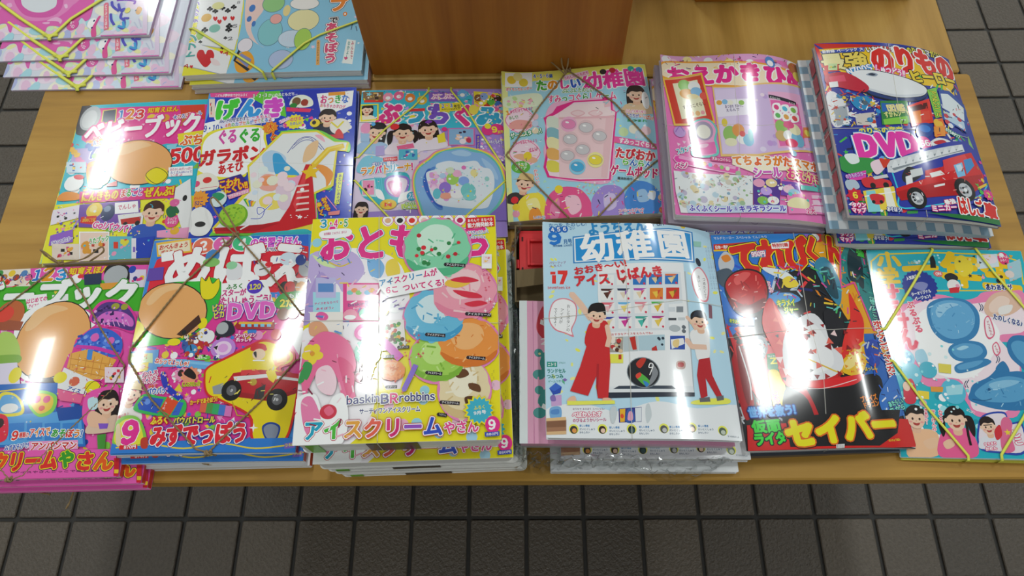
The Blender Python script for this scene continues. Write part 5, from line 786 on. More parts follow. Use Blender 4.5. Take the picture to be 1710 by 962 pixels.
('T','のりものクラブ',50.8,-.6,69.8,-9.5,7.4,'fff',.05,[(1.5,'2a9a7a')],0),('C','e8ecf0',[20.9,-28.3,35.7,-16.6,53.7,-19.8,38.8,-29]),('C','c8303c',[27.8,-24.2,41.3,-18.9,46.6,-22.8,33.1,-27.3]),
('C','d0d8dc',[58.1,-15.6,74.1,-18.3,87.6,-31.1,66.3,-33.4]),('C','8ac06a',[86.5,-1.3,90.4,-33.6,83.3,-22.4]),('T','のりもの音楽',-66.6,-13.2,-9.1,-9.8,10,'f3e83c',.06,[(1.8,'2a70b8')],0),
('T','DVD',-73.3,-35.9,4.5,-30,42.4,'ee3cae',.12,[(6,'2a70c8'),(3.3,'fff')],0),('E','e83a9a',14.6,-27.4,9.6,10.1,6.2),('T','66',7.9,-29.1,22,-26.3,11.4,'fff',.06,[],0),
('T','分',21.5,-28.3,27.2,-26.9,6.8,'fff',.05,[],0),('C','3a9a4a',[-95.9,-51.6,-77.4,-51.8,-54,-54.8,-56.8,-70.4,-76.5,-76.7,-96.5,-70.5]),
('C','e8f0f0',[-90.1,-48.5,-76.6,-47,-73.2,-58.1,-84.3,-61.2]),('C','f4d8e4',[-60.5,-61.1,-48.6,-54.7,-42.3,-63.9,-55.3,-76.5]),('P','d8402c',[-48.6,-54.7,-35,-53.8,-36.9,-63.8,-45.5,-67.1]),
('P','e848b0',[-92.3,-76.8,-67.5,-70.5,-69.6,-82.8,-88.6,-86]),('T','のりものスター',-93.8,-79.8,-68.2,-74.8,6.9,'f9d8f0',.04,[(1.1,'8a2ab8')],0),
('C','d8343c',[-74.9,-82.9,-63.8,-79.7,-53.5,-81.1,-40.9,-85.3,-42.3,-92.9,-66.5,-94.9,-73.9,-92]),('E','222',-62.8,-91.8,3.4,4,.9),('E','222',-46.8,-90.9,3.5,4,1.5),
('P','d4d8dc',[-61.2,-79.7,-40.3,-74.9,-37.1,-79.1,-59.2,-83.3]),('C','b8c8d8',[-95.2,-86,-83.1,-84.4,-79.7,-95.1,-93.3,-98.2]),('P','f3d84a',[-76.5,-99.6,-31.3,-91,-31.6,-120.6,-75,-128.3]),
('P','8ad8e0',[-72.6,-99.5,-61.9,-98.4,-59.2,-127.3,-75,-128.3]),('P','f4f4e8',[-50.6,-94.6,-42.6,-94.4,-40.2,-123.9,-50.9,-124.8]),('L','fff',1.4,[-75.2,-107,-30,-98.4]),
('C','d8343c',[-69.7,-105.5,-60.1,-103.2,-52.3,-106.6,-54.4,-115.5,-65.2,-117.2]),('E','222',-66,-114.3,2.1,2.4,1.1),('E','222',-56.8,-114.1,2.1,2.4,1.4),('S','d8243c',-86.7,-105.7,10.7,7.9,8,90.6),
('T','6',-89.9,-106,-83.6,-105.3,11,'f3e83c',.07,[],0),('T','タウン',-93,-119.2,-76,-118.9,7.2,'fff',.06,[(1.7,'e8388c')],0),('T','マップ',-94.2,-126.3,-77.2,-126,7.2,'fff',.06,[(1.7,'e8388c')],0),
('S','fff',-58.5,-126.2,2.8,1.1,5,91.4),('T','あそぼう!',-52,-123.7,-33.6,-124.2,6.6,'fff',.05,[(1.4,'2a3a9a')],0),('P','e848a0',[-26.5,-119,-20.2,-117.2,-21.9,-123.1,-26.9,-123.9]),
('P','3a9a4a',[-27.1,-124.8,-13.3,-122.7,-14.1,-127.1,-27.3,-128.6]),('C','2a3aa8',[-39.6,-63.8,13.4,-35.6,81.7,-16.2,94.5,-74.7,54.8,-110.3,-29.5,-123.5,-37.3,-94.2]),
('L','3ad0e8',1.8,[-35.9,-73,-33,-100,-29.2,-122,63.7,-99.8,92.6,-75.2],False,True),('P','d9dee2',[-40.9,-63.9,-35.4,-56,70.2,-20,71.1,-30.6,-33.3,-73.5,-41.3,-73.1]),
('P','8a949c',[-37.1,-65,66.5,-26.8,68.9,-30.2,-33.3,-70.4]),('P','e8ecf0',[-36.2,-67.4,-30.5,-55.8,-27.7,-55.7,-26.2,-64.6]),('P','e8ecf0',[-26.7,-64.4,-20.9,-53,-18.1,-52.8,-16.5,-61.5]),
('P','e8ecf0',[-17.1,-61.3,-11.2,-50,-8.4,-49.8,-6.7,-58.2]),('P','e8ecf0',[-7.3,-58.1,-1.3,-46.9,1.6,-46.6,3.2,-54.8]),('P','e8ecf0',[2.7,-54.7,8.8,-43.5,11.7,-43.3,13.4,-51.2]),
('P','e8ecf0',[12.9,-51.1,19.1,-40,22.2,-39.7,23.9,-47.3]),('P','e8ecf0',[23.4,-47.2,29.8,-36.2,32.9,-35.7,34.7,-43.2]),('P','e8ecf0',[34.2,-43.1,40.8,-32,44.1,-31.5,46,-38.7]),
('P','e8ecf0',[45.4,-38.6,52.3,-27.4,55.7,-26.8,57.7,-33.7]),('P','e8ecf0',[57.1,-33.6,64.5,-22.3,68,-21.5,70.2,-28.1]),
('C','2a2c34',[-24.2,-75.6,-15.2,-64.4,-2.1,-68.2,-1.2,-77.3,-17,-87.3,-24.7,-84.7]),('P','f0f2f4',[-20.7,-78.5,-11.8,-74.9,-13.5,-90.2,-22.1,-92.1]),
('P','d9dee0',[-13.3,-68.9,3,-64.1,2.8,-73.9,-12.7,-79.5]),('P','d81f24',[-36.2,-95.7,3.8,-79.9,6.3,-68.1,31.3,-60.2,38.7,-48.2,81,-29.7,91.4,-62.7,85.1,-77,61.8,-95.6,-32.6,-111.9,-36.3,-103.1]),
('P','b8141c',[-35.7,-100.1,14,-85.1,45.6,-75.2,88.8,-60.2,85.1,-77,61.8,-95.6,-32.6,-111.9]),('P','f4f4f4',[11.2,-71.7,27,-66,31.7,-71,12.8,-77.6]),
('P','e84448',[33.6,-50.5,69.1,-35.3,74.5,-50.8,32,-69.4]),('P','7fc4ec',[47.5,-55.6,61.3,-48.9,61.5,-67.9,49.2,-73.1]),('P','3a90d0',[64.6,-45,78.2,-38.6,80,-49.5,63.7,-65.9]),
('P','cfe8f6',[50.6,-55.7,58.6,-51.7,60.4,-60.2,52.1,-64.2]),('P','f0f0f0',[13.3,-88.2,28.7,-83.6,28,-86.7,13.2,-91.2]),('P','f3c83c',[75.1,-82.3,91.8,-72.2,91.2,-76.1,75.3,-86]),
('E','15161a',-12.3,-107.4,12.1,14.6,3.2),('E','c8ccd2',-11.9,-107.9,7.5,8.9,3.3),('D',522,10,[-16.6,-101.7,-5,-101,-7.7,-114.2,-19.2,-114.8],1.2,1.7,['15161a','8a9098'],'dot'),
('E','f0f2f4',-11.9,-107.9,2.2,2.4,3.3),('E','15161a',54.9,-89.1,14.3,15.8,9.1),('E','c8ccd2',55.3,-89.7,8.9,9.6,9.1),
('D',742,10,[50.1,-83.7,63.8,-81.4,59.9,-95.6,46.6,-97.7],1.3,2,['15161a','8a9098'],'dot'),('E','f0f2f4',55.3,-89.7,2.6,2.6,9.1),('T','最強',21.8,-111.3,37.1,-107.3,6.9,'fff',.06,[(1.5,'d82c5c')],0),
('T','ミニカー',2.9,-121.1,37.1,-115.6,9.2,'fff',.06,[(1.8,'e8388c')],0),('T','はしご',39.8,-112.9,74.3,-113.8,27,'e0241c',.1,[(2.9,'fff')],0),
('T','車',75.8,-112.9,94.6,-115.8,23.7,'e0241c',.1,[(3.1,'fff')],0),('S','e8388c',89.4,-90.1,8.8,6.6,10,103),('T','2',86.4,-91.1,92.5,-89.1,8.5,'f3e83c',.06,[],0),
('P','1f7a3a',[-5.9,-126.6,95.2,-124.2,93.8,-133.5,32,-130.8]),('D',9,30,[86.4,-34.8,122.6,-24.3,93.3,-109.4,62.6,-115.1],1.5,3.4,['4ac04a','f3d03c','e83a9a'],'mix'),
('D',53,70,[-92,52.2,-28.5,51.3,-39.6,-6.5,-101.6,-5.9],1.2,3.1,['fff','c83a2c','f3d03c','2a2a3a','8ab0d8'],'bar'),
('D',54,40,[-9,34.9,110.6,65.5,84.1,-8.8,-21.2,-25.4],1.4,3.1,['fff','f3e83c','e83a3c','2a2a3a'],'bar'),
('D',55,20,[-21,-66.2,77.1,-53.4,64.6,-96.6,-28.8,-105.8],1.2,3.1,['f4f4f4','8a1018','f08a80'],'bar'),],
'I': [
('P','f25ab4',[-105.4,-131.5,105.4,-131.5,105.4,131.5,-105.4,131.5]),('D',1,60,[-170.3,139.1,68.6,129.3,118.9,-128.4,-88.9,-123.1],1.9,4.4,['f98ac8','fbc0e0','f03ca0'],'mix'),
('P','48b82c',[-177.7,100.5,-93.7,103.8,-8,114.4,92.8,104,103.1,66.2,12.7,71.2,-165.9,62.6]),('P','f3e8d8',[-189.5,137.9,-62.3,132.5,-54.2,105.1,-181.1,111]),
('D',51,90,[-135.4,-15.6,87.7,-23.5,103.5,-105.8,-108.1,-100],2.4,6,['5aa8e8','f3e03c','fff','e83a9a','8ad84a','2a50b0'],'mix'),('E','c8884a',-180.1,128.7,4.3,4.5,-1.7),
('E','e8432c',-173.1,122.8,4.2,4.5,-1.7),('E','f3d03c',-166.1,116.9,4.2,4.5,-1.6),('E','8a5a3a',-164.4,128.2,4.3,4.5,-1.7),('E','f4d8c0',-157.5,122.3,4.2,4.5,-1.7),
('E','5a8ac0',-150.5,116.5,4.2,4.5,-1.6),('E','e86a9a',-148.7,127.7,4.3,4.5,-1.7),('E','4a9a4a',-141.8,121.9,4.2,4.5,-1.7),('E','c8884a',-134.9,116,4.2,4.4,-1.6),
('E','e8432c',-133,127.3,4.2,4.5,-1.7),('E','f3d03c',-126.2,121.4,4.3,4.5,-2),('E','8a5a3a',-118.9,115.3,4.5,4.5,-3.8),('E','f4d8c0',-116.9,126.5,4.5,4.6,-3.6),
('E','5a8ac0',-109.6,120.4,4.5,4.5,-3.6),('E','e86a9a',-102.3,114.2,4.5,4.5,-3.6),('E','4a9a4a',-100.3,125.5,4.5,4.6,-3.4),('E','c8884a',-93,119.4,4.5,4.6,-3.4),
('E','e8432c',-85.8,113.3,4.4,4.5,-3.4),('E','f3d03c',-83.9,124.6,4.4,4.6,-3.2),('E','8a5a3a',-76.7,118.4,4.4,4.6,-3.2),('E','f4d8c0',-69.5,112.3,4.4,4.5,-3.1),('E','5a8ac0',-67.6,123.7,4.4,4.6,-3),
('E','e86a9a',-60.5,117.6,4.4,4.6,-3),('E','4a9a4a',-53.4,111.5,4.3,4.5,-2.9),('P','f05ab8',[-62.8,134.3,89.6,136.1,94.5,111,-53,112.2]),
('T','1',-54.6,120.1,-43.8,120.3,19.8,'2a7ad0',.06,[(2.1,'fff')],0),('T','2',-42.9,120.6,-27.7,121,24.3,'f0a020',.07,[(2.1,'fff')],0),('T','3',-25.4,118.8,-11,119.6,19.6,'2a9ae0',.06,[(2.1,'fff')],0),
('T','知育えほん',-9.7,123.2,40.8,125,11.3,'f3d828',.05,[(1.8,'d8303c')],0),('P','2a3a5a',[10.3,118.4,32.3,120.2,35.5,104.5,14.7,103.7]),
('C','1c1c20',[35.7,119.4,39.4,130.9,62.2,129.5,69.1,115,64.5,104.5,45.5,104.9]),('E','b4b8bc',51,115.4,14.7,14.7,-1.5),
('H',3,[66.6,124,87.3,123.5,92.2,98.8,71.9,99.1],['e8e0f4','e83a8a','3a3a8a','f3d03c'],6,None),('P','e8a03c',[34.3,105.2,56.2,106.4,58.1,97.6,36.4,96.4]),('E','2a4ab8',69.8,123.9,4.5,5.2,-1.3),
('E','f3d84a',-14.8,99.1,7.2,8.1,-2.3),('P','f4f4f4',[-22.7,91.4,-2.8,92.4,-.5,83.6,-20.1,81.9]),('E','fff',2.2,112.6,7.1,6.7,-2.1),('E','e8323c',7.1,116,3.9,3,-2),
('T','ベビーブック',-171.8,91.7,85,88.5,43.8,'fff',.085,[(2.8,'3aa02c')],0),('P','fff',[-56.7,91.2,-29.7,93.4,-23.3,75.9,-48.2,72.9]),('T','はじめての',-52.8,83.4,-27,87.1,7.3,'e83a8a',.05,[],0),
('T','アイスやさん',-48.5,76.3,-27.3,78.8,6.5,'e83a8a',.05,[],0),('C','fff',[-48.5,17.6,-56.6,57.2,-28.4,83,4.2,80,41.7,53.7,45.8,8.2,33.4,-16.4,-26.5,-17.8]),('E','221c1c',-6.2,32.6,45.3,50,-1.9),
('E','f2b06a',-6.2,32.6,44.1,48.7,-1.9),('C','f7c68c',[-43.9,46.6,-37.6,69.7,-17.3,77.4,3.2,71.5,-16.8,63.8,-34.2,46.1]),
('C','3a2a2a',[-22.3,-10.2,-8.8,-15.3,24.1,-14.7,28.3,-7.1,28.5,-20.9,-16.9,-19.7]),('E','c86a3a',-69,66.2,18.4,19.7,-3.2),('P','a8583a',[-80.9,61.9,-48.4,56.7,-49.9,45.2,-90.2,49.1]),
('E','e84a3a',-76.2,68.3,12.1,10.8,-3.3),('C','b8d86a',[-75.8,12.6,-74.8,41.6,-58.8,42.4,-43.9,23.8,-41,7.7,-56.8,2.1]),('C','8ab84a',[-79.1,12.7,-42.8,14.1,-40,3.9,-69.2,1.2]),
('P','e8e0f4',[-82.8,3.4,-41.7,4.6,-28.7,-26.9,-72.5,-31.1]),('E','f2e21e',-40,-11.1,7.5,9.7,-2.3),('C','e83aa0',[32.2,57.2,37.8,77.3,53.5,83.1,73.5,76.6,89.9,56.2,90.4,38.1,67.9,44.9,49.3,46.9]),
('C','5a3a8a',[35.3,57.1,40.6,74.5,54.3,79.7,72.5,73.9,86.8,56.3,87.3,41.4,64.4,47.3,46.9,50.9]),('C','e070d0',[40.9,57,51.1,66.2,69.6,65.9,84.4,56.3,85.2,46.4,66.2,53.2,48.2,51.9]),
('E','a8a83a',60.3,73.5,5,4.2,-1),('E','a8a83a',71.3,72.6,4.3,4.2,-.9),('L','f0a8e8',1,[42.8,55.3,47.6,47.6]),('L','f0a8e8',1,[48.1,57.9,53.4,47.5]),('L','f0a8e8',1,[54.5,55.1,59.2,47.4]),
('L','f0a8e8',1,[59.7,57.6,65,47.3]),('L','f0a8e8',1,[66.1,54.9,70.8,47.2]),('L','f0a8e8',1,[71.4,57.5,76.6,47.1]),('L','f0a8e8',1,[77.7,54.7,82.3,47.1]),
('P','e8389a',[21.6,15.1,22.4,31.1,42.4,50.3,72,40,81.7,14,74.8,-17.2,52.4,-50,13.6,-40.2,12.3,-22.1,17.8,12]),
('C','3a6ad8',[23.6,26.3,37.8,43.8,59.2,43.4,77,30.1,77.9,10.9,57.7,8,37.6,17.9,23.2,21.5]),('D',5,60,[23.2,40.9,72,40,77.6,12.5,29.6,13.3],1.3,2.5,['5a8af0','2a4ab8','8ab0f8'],'dot'),
('L','d83ab0',4.4,[26.1,22,49.3,19.3,76.3,11.6],False,True),('E','e86ac0',44.7,33.2,4.9,5.3,-1.1),('E','e86ac0',64.7,28.7,4.2,4.6,-.8),
('P','f0b050',[20.5,13.5,40.5,18.5,76.2,4.6,66.3,-18.6,43,-19.7,20,-3.7]),('L','d8923a',.9,[22,13.5,23.8,-7]),('L','d8923a',.9,[31.4,12,32.7,-9.6]),('L','d8923a',.9,[40.8,10.5,41.6,-12.3]),
('L','d8923a',.9,[50,9.1,50.5,-14.9]),('L','d8923a',.9,[59.3,7.7,59.3,-17.5]),('L','d8923a',.9,[68.5,6.3,68,-20.1]),('L','d8923a',.9,[21.4,7.2,73.1,-1.6]),('L','d8923a',.9,[23,.2,71.1,-9.1]),
('L','d8923a',.9,[24.6,-6.7,69.1,-16.5]),('P','f0f0f2',[17,-3.7,58.1,-21.5,46.6,-36.5,12.3,-28.1]),('E','e06a4a',32.9,-21,6,5.7,-1.3),('T','アイス',26.6,-28.5,43,-33.4,5.6,'3a5ab8',.05,[],0),
('P','f06a9a',[10.8,-28.1,46.9,-38,45.9,-46.9,21.7,-43.4]),('E','f2e21e',15.4,-16,7.8,7,-1.5),('E','f2e21e',56.3,-29.7,10.9,7.9,-41),
('L','221c1c',.6,[47.8,-35,53.9,-22.4,64.3,-23.1,58.7,-38.2],True,True),('P','4a90e0',[40,17.9,46.1,17.8,47.1,5.1,41.1,5.2]),
('P','2a70c8',[-139.5,-21.6,13.9,-22.1,20,-55.2,50.1,-53,62.1,-96.6,-116.3,-93.9]),('P','5aa8e8',[-127.2,-61.3,47.9,-55.9,58.6,-93.7,-117.3,-91]),
('P','1f50a8',[19.3,-52.3,49.5,-50,52.6,-64.8,25.6,-67.1]),('L','f3d83c',1.6,[-116.6,-34.8,-14.9,-27.3]),('P','3a88d8',[-119.7,-64.6,-100.5,-64.4,-95.3,-83.3,-113.2,-84.2]),
('P','3a88d8',[-96.9,-65.8,-78.2,-65.4,-73.4,-84.2,-91,-85.2]),('P','3a88d8',[-74.7,-66.7,-56.4,-66.3,-52,-85,-69.2,-86.1]),('P','3a88d8',[-53,-67.6,-35,-67.1,-30.9,-85.7,-47.9,-86.8]),
('P','3a88d8',[-31.6,-68.4,-13.9,-67.8,-10,-86.3,-26.8,-87.5]),('P','3a88d8',[-10.6,-69,6.9,-68.4,10.6,-86.9,-6.1,-88.1]),('P','3a88d8',[10.1,-69.6,27.5,-68.9,30.9,-87.4,14.4,-88.7]),
('P','3a88d8',[30.6,-70.1,47.8,-69.3,51.1,-87.8,34.8,-89.2]),('C','f3e23c',[-55.6,-46.9,-50.4,-32.1,-34.7,-33.3,-21,-45.2,-19.1,-58.6,-46.1,-59.1]),
('C','6ab0e8',[-49.2,-47.7,-47.8,-35.8,-33.9,-36.3,-23.7,-46.6,-22.9,-55.5,-45.4,-56.2]),('E','f4f4f4',-35.6,-50.6,10.4,5.6,-2.1),
('C','8ad84a',[-16.4,-39.4,-5,-30.7,15.9,-37.3,17.1,-55.2,2.5,-62.1,-11.9,-51.4]),('C','f3c82c',[-13,-41,-4.2,-34.3,11.9,-39,13.4,-52.1,1.6,-58.3,-9.3,-50]),('E','e84a8a',-5.5,-41.2,4.2,4.3,-1.7),
('E','e84a8a',5.9,-41.5,4.2,4.3,-1.6),('E','e8503c',2.4,-51.8,3.6,3.1,-1.6),('C','e8304a',[-54.6,-61.7,-46.8,-56.7,-34.7,-62.4,-30.3,-85.7,-47.6,-88]),('E','3a2a2a',-43.8,-68,6.1,6.1,-2),
('C','f25ab4',[49.9,-38,71.1,-27.8,86,-29.5,86.6,-77,70,-79.6,53.2,-67.7]),('C','f7d0b0',[66.3,-47.3,79.6,-41.5,87.8,-53.6,85.5,-71.2,70,-65.1]),('K',76.5,-47.5,13.1,'241818','e8c8b0',3,7.2),
('C','f4c4a4',[57,-64.8,62.4,-56.1,82.1,-68.2,77.8,-75.4,63.2,-74.3]),('P','8a5ad0',[71.1,-70.9,82.6,-71.1,82.3,-76.9,73.9,-77.3]),('P','4a9a3a',[72.3,-83.9,82.1,-82.7,84,-99.8,76.3,-99.7]),
('H',8,[64.8,-4.6,87,-4.9,90.6,-23.5,68.7,-23.2],['f4e0ec','e83a4a','333','f3c83c'],6,None),('C','c8e8f0',[53.8,-42.6,63.5,-40.7,66.1,-53.2,57.7,-54.6]),
('T','9',-25.1,-82.4,-16.9,-82.1,13.1,'e8302c',.07,[(1.5,'fff')],0),('T','種類の',-16.3,-82.1,-5.2,-81.9,6.5,'e8302c',.05,[(1.2,'fff')],0),
('T','アイスで',-5,-80.2,18.5,-78.5,11.3,['e8302c','f08a1c'],.06,[(1.5,'fff')],0),('T','あそぼう!',20.2,-80.8,55.7,-82.2,10,['3aa83a','3aa83a','e8302c','f08a1c','2a70c8'],.06,[(1.5,'fff')],0),
('T','みずあそびで!',-29.8,-97.1,-2.5,-93.4,7,'2a50c0',.05,[(1.2,'fff')],0),('P','f7a0d0',[-3.5,-89.4,52,-89.3,54.1,-99.2,-.5,-99.6]),('T','アンパンマン',-.1,-95.1,51.8,-94.9,9.9,'d8202c',.06,[(1.5,'fff')],0),
('P','f060b8',[-114.9,-98.3,96.8,-100,103.2,-133.6,-104.5,-130.9]),('T','アイスクリーム',-96.1,-114,34.2,-110.6,22.5,['e8302c','e8302c','e8302c','f0501c'],.1,[(3.5,'2a1c3a'),(2,'f3e02c')],0),
('T','や',35.4,-110.6,52.3,-109.9,20,'3aa02c',.1,[(3.4,'2a1c3a'),(2,'f3e02c')],0),('T','さん',54,-112.7,96.5,-113.5,21.7,['e8302c','f0601c'],.1,[(3.4,'2a1c3a'),(2,'f3e02c')],0),
('T','アイスやさんごっこであそぼう',-12.4,-123.2,84.4,-123.3,2.5,'5a2a5a',.02,[],0),('P','d8202c',[96.4,-109.9,102,-110,105.2,-129.5,99.6,-129.4]),('P','f3d02c',[99.1,-122.5,103.9,-122.6,104.7,-126.7,99.9,-126.6]),
('D',9,40,[-135.4,-15.6,87.7,-23.5,103.5,-105.8,-108.1,-100],.9,2.1,['fff','f3e03c','fbc0e0'],'spark'),
('D',53,50,[16.3,12.1,72,11,83.7,-47.6,29.8,-46.6],.9,2.1,['fff','d8923a','f8d89a','e83a5a'],'bar'),
('D',54,60,[-150.7,127.8,-56.2,123.1,-50.9,105,-145.4,110],1.1,2.9,['222','fff','e8302c','3a5ac0'],'bar'),('D',55,40,[33.9,74,83.5,73.1,88.8,46.3,40.1,47.1],1,1.9,['8a5ac0','3a2060','f0a8e8'],'dot'),],
'J': [
('P','3f8fe0',[-102,-133.9,102,-133.9,102,133.9,-102,133.9]),('P','e8283c',[-87.4,129.1,94.1,131.4,99,74.7,62.5,55.3,-96.2,61.6,-95.3,88.2]),
('P','2f70d8',[-95.6,129.7,93.8,134.9,95.5,116.1,23.5,126.7,-51.7,126.7,-92.2,105]),('P','e83a9a',[-101.3,55.4,-2.9,56.6,110.3,42.9,113.4,-76.2,41.8,-120.7,-101.8,-117.7,-104.9,-31.8]),
('D',1,130,[-118.4,60.1,100.9,52.2,113.8,-117.9,-82.3,-115.6],1.5,3.5,['f98ac8','5a4ac8','3a7ae0','f3d83c','fff','8a3ac0','f05aa0'],'mix'),
('D',51,90,[-109,1.9,5.7,-3.4,20.3,-120.5,-84.6,-118.3],2.6,6.4,['5a4ac8','3a7ae0','f3d83c','e83a9a','8ad04a','fff','f59bd0'],'mix'),
('D',52,50,[-4.4,66.4,102.8,65,108.5,-9.3,6.5,-9.4],2.4,6,['3a8ae0','f3d83c','c82c3c','f59bd0','fff'],'mix'),('P','f5c02c',[-97.8,129.2,-53.5,133.2,-48.6,113.2,-92.4,109.2]),
('P','f4e8c8',[-95.2,126.1,-54.9,130.5,-51.2,115.4,-91,111.8]),('T','おべんきょう',-92.4,121.7,-55.1,124.8,8,'d8302c',.05,[],0),('T','ポスター',-89,114.5,-68.7,115.8,6.5,'d8302c',.05,[],0),
('P','fff',[-88.2,113.7,-72.1,116.8,-70.2,103.5,-85.1,101.7]),('E','fff',-35.6,121.6,14,12.3,-3),('E','f0785a',-35.6,121.6,12.7,10.8,-3),('T','2',-40.5,121.1,-30.5,121.3,16.6,'fff',.08,[],0),
('E','fff',-10.7,122.5,13.8,12.2,-2.6),('E','f06ab8',-10.7,122.5,12.6,10.8,-2.6),('T','3',-15.6,122,-5.6,122.3,16.5,'fff',.08,[],0),('E','fff',13.5,122.9,13.7,12.1,-2.2),
('E','4ac88a',13.5,122.9,12.5,10.7,-2.2),('T','4',8.6,122.4,18.5,122.7,16.4,'fff',.08,[],0),('T','の学習えほん',22.9,122.5,85.6,123.4,14.7,'e04ad0',.07,[(2,'fff')],0),
('T','たのしくおべんきょうできるよ♪',25.5,112.7,92.7,113.1,5.9,'2a3a8a',.04,[(1,'fff')],0),('T','めばえ',-79.7,90.4,103.6,91,63.3,'fff',.07,[(2.3,'c8182c')],0),('E','4a8ac8',-21.4,105.9,8.8,9.2,-2.7),
('E','8ac86a',-21.5,97.3,10.6,6.3,-2.6),('C','e8e8ec',[-1.3,86.3,3.3,96.3,16,92.5,18.4,75.7,3.7,72.8]),('E','9ad8a8',4.5,92.2,6.8,5.5,-2),('E','f4f4f6',42.5,86.7,10.3,10.1,-1.2),
('E','e8323c',50,92.3,4.8,3.4,-1.1),('E','d8e8f4',72.1,99.6,10.3,8.8,-.9),('P','6a4ab0',[-99.6,93.6,-80.5,94.6,-78.7,76.9,-99.3,76.7]),('E','b4b8bc',95.1,86.1,9,10.6,-.3),
('E','2a4a9a',88,97.7,6.6,7.4,-.7),('E','333',72.1,61.7,6.5,7.8,-.2),('E','8a5a3a',83.9,61.7,6.5,7.8,0),('E','e8a03c',91.3,61.7,6.5,7.7,.2),('E','d83a3c',78,61.7,6.5,7.8,-.1),
('C','3ac03c',[-101.3,-4.7,-101.1,39.2,-78.9,70.3,-29.7,72.4,-21.2,77,-4.9,69.8,-4,43.7,-12,18.7,-38.3,-2,-76.2,-7.8]),('E','221c1c',-59.4,35.8,45.3,35.1,-23.2),
('E','f2b06a',-59.4,35.8,44,33.8,-23.2),('C','f7c68c',[-93.5,48.3,-84,64,-60.2,70.7,-46.8,65,-70.6,59.8,-86.4,44.6]),
('C','f2e21e',[-29.8,64.2,-30.5,77.5,-24.1,72.2,-20.9,78.7,-15.3,68.5,-8.7,74.9,-6,61.6,-12.2,48.8,-24.3,49.3]),
('L','221c1c',.6,[-29.8,64.2,-30.5,77.5,-24.1,72.2,-20.9,78.7,-15.3,68.5,-8.7,74.9,-6,61.6,-12.2,48.8,-24.3,49.3],True,True),('C','f2e21e',[-104.6,11,-101.3,24.9,-90.1,16.2,-90.1,.7,-100.4,-1.7]),
('E','f2e21e',-19.2,17.3,5.4,7,-2),('E','f2e21e',-49.7,-4.6,7.8,4.4,-2.6),('P','4a2a20',[-48.3,4.6,-25.5,28.5,-21,19,-38.8,1.1]),('P','fff',[-4.6,68.1,48.8,71.7,60.9,42.6,-.5,40.4]),
('T','ふろく',2.2,62.9,22.9,64.3,7.3,'3a8a3a',.06,[(.9,'fff')],0),('E','5a3ac8',36.5,62.8,9.5,9.2,-1),('T','120',29.8,62.2,43.9,63.3,9.2,'f3e83c',.06,[],0),
('T','スターが',-2.1,55.2,27,55.8,9.9,'d83a8a',.07,[(1.3,'fff')],0),('T','たいしゅうごう!',-2.3,44.3,57.5,47,12.3,'d83a8a',.07,[(1.2,'fff')],0),('T','ピカ',-11,35,3.5,37.7,10.3,'f3e83c',.06,[(1.2,'3a3aa8')],0),
('T','ピカ',-7.8,26,5.3,28.8,10.2,'f3e83c',.06,[(1.2,'3a3aa8')],0),('T','DVD',8.3,30.6,64.3,33.1,26,'f06ad0',.1,[(3,'6a2ab0'),(1.5,'fff')],0),
('C','3aa83c',[63.5,45.7,74.3,54.7,103.5,55.4,105,36.5,82.3,31.6,64.5,36.2]),('T','2だい!',68.4,40.7,98.7,43.3,12,'f3e83c',.07,[(1.5,'2a6a2a')],0),('T','もじに!',77.7,50.2,100.9,52.2,6.4,'fff',.05,[],0),
('L','b02a2c',9,[23.8,13.2,64.1,12.9]),('L','f3c03c',3,[24.8,16.5,62.3,15.7]),('P','8ad0f0',[26.4,15.3,31,15.2,31.5,11.5,26.9,11.6]),('P','8ad0f0',[33.9,15.2,38.5,15.1,39,11.4,34.4,11.5]),
('P','8ad0f0',[41.4,15.1,46,15.1,46.5,11.4,41.9,11.4]),('P','8ad0f0',[48.9,15.1,53.5,15.1,53.9,11.4,49.3,11.4]),('P','8ad0f0',[56.4,15,61,15,61.4,11.4,56.8,11.4]),
('C','2a2a3a',[-2.4,2.9,2.7,18.2,14.4,18,20.4,5.5,11.1,-.4]),('E','b4b8bc',5.3,10.4,7,7.5,-1.3),('T','アンパンマン',21,.6,45.3,1.6,5.5,'fff',.05,[(1.2,'d83a8a')],0),
('T','れっしゃ',23.1,-4.3,41.6,-3.8,5.5,'fff',.05,[(1.2,'d83a8a')],0),('E','d83a3c',68,2.2,5.7,6.7,.3),('C','c8202c',[77,11.4,86.1,21.3,103.5,19.4,104.3,8.7,84.6,6.9]),
('C','f2f2f2',[83.3,5.4,104.3,8.7,106.8,-24.3,95.5,-21.5]),('E','8a5a3a',74.1,27.5,7.5,7.5,.2),('E','a8703a',84.9,28.5,6.9,6.9,.5),('E','3a60a8',-32.8,-8.3,7.1,8,-2.1),
('E','8a4a2a',-26.2,-4,7.1,8.1,-2),('E','c8342c',-20.6,-11.7,7,8,-1.8),('E','f4f4f6',-15.6,3.3,7.1,8.1,-1.8),('E','f4f4f6',-9.3,.1,7,8.1,-1.6),('E','3a8ac8',-27.2,-16.1,7,7.9,-1.9),
('L','6ab0e8',8.9,[-70.6,-29.2,-33.6,-30.7,1.5,-35.5]),('P','5aa0e0',[-102.5,-13.8,-66.2,-12.9,-63.7,-42.8,-98.7,-32.2]),('L','8ac8f4',3,[-60.9,-25.8,1.3,-33.7]),
('T','ねらってはっしゃ!',-68.2,-26.3,-27.7,-31.8,7.3,'f0501c',.06,[(1.2,'fff')],0),('H',4,[-102.2,-15.4,-72.9,-17.1,-70.6,-29.2,-99.6,-27.6],['c8e0a8','e8a03c','c8302c','3a5aa8'],8,None),
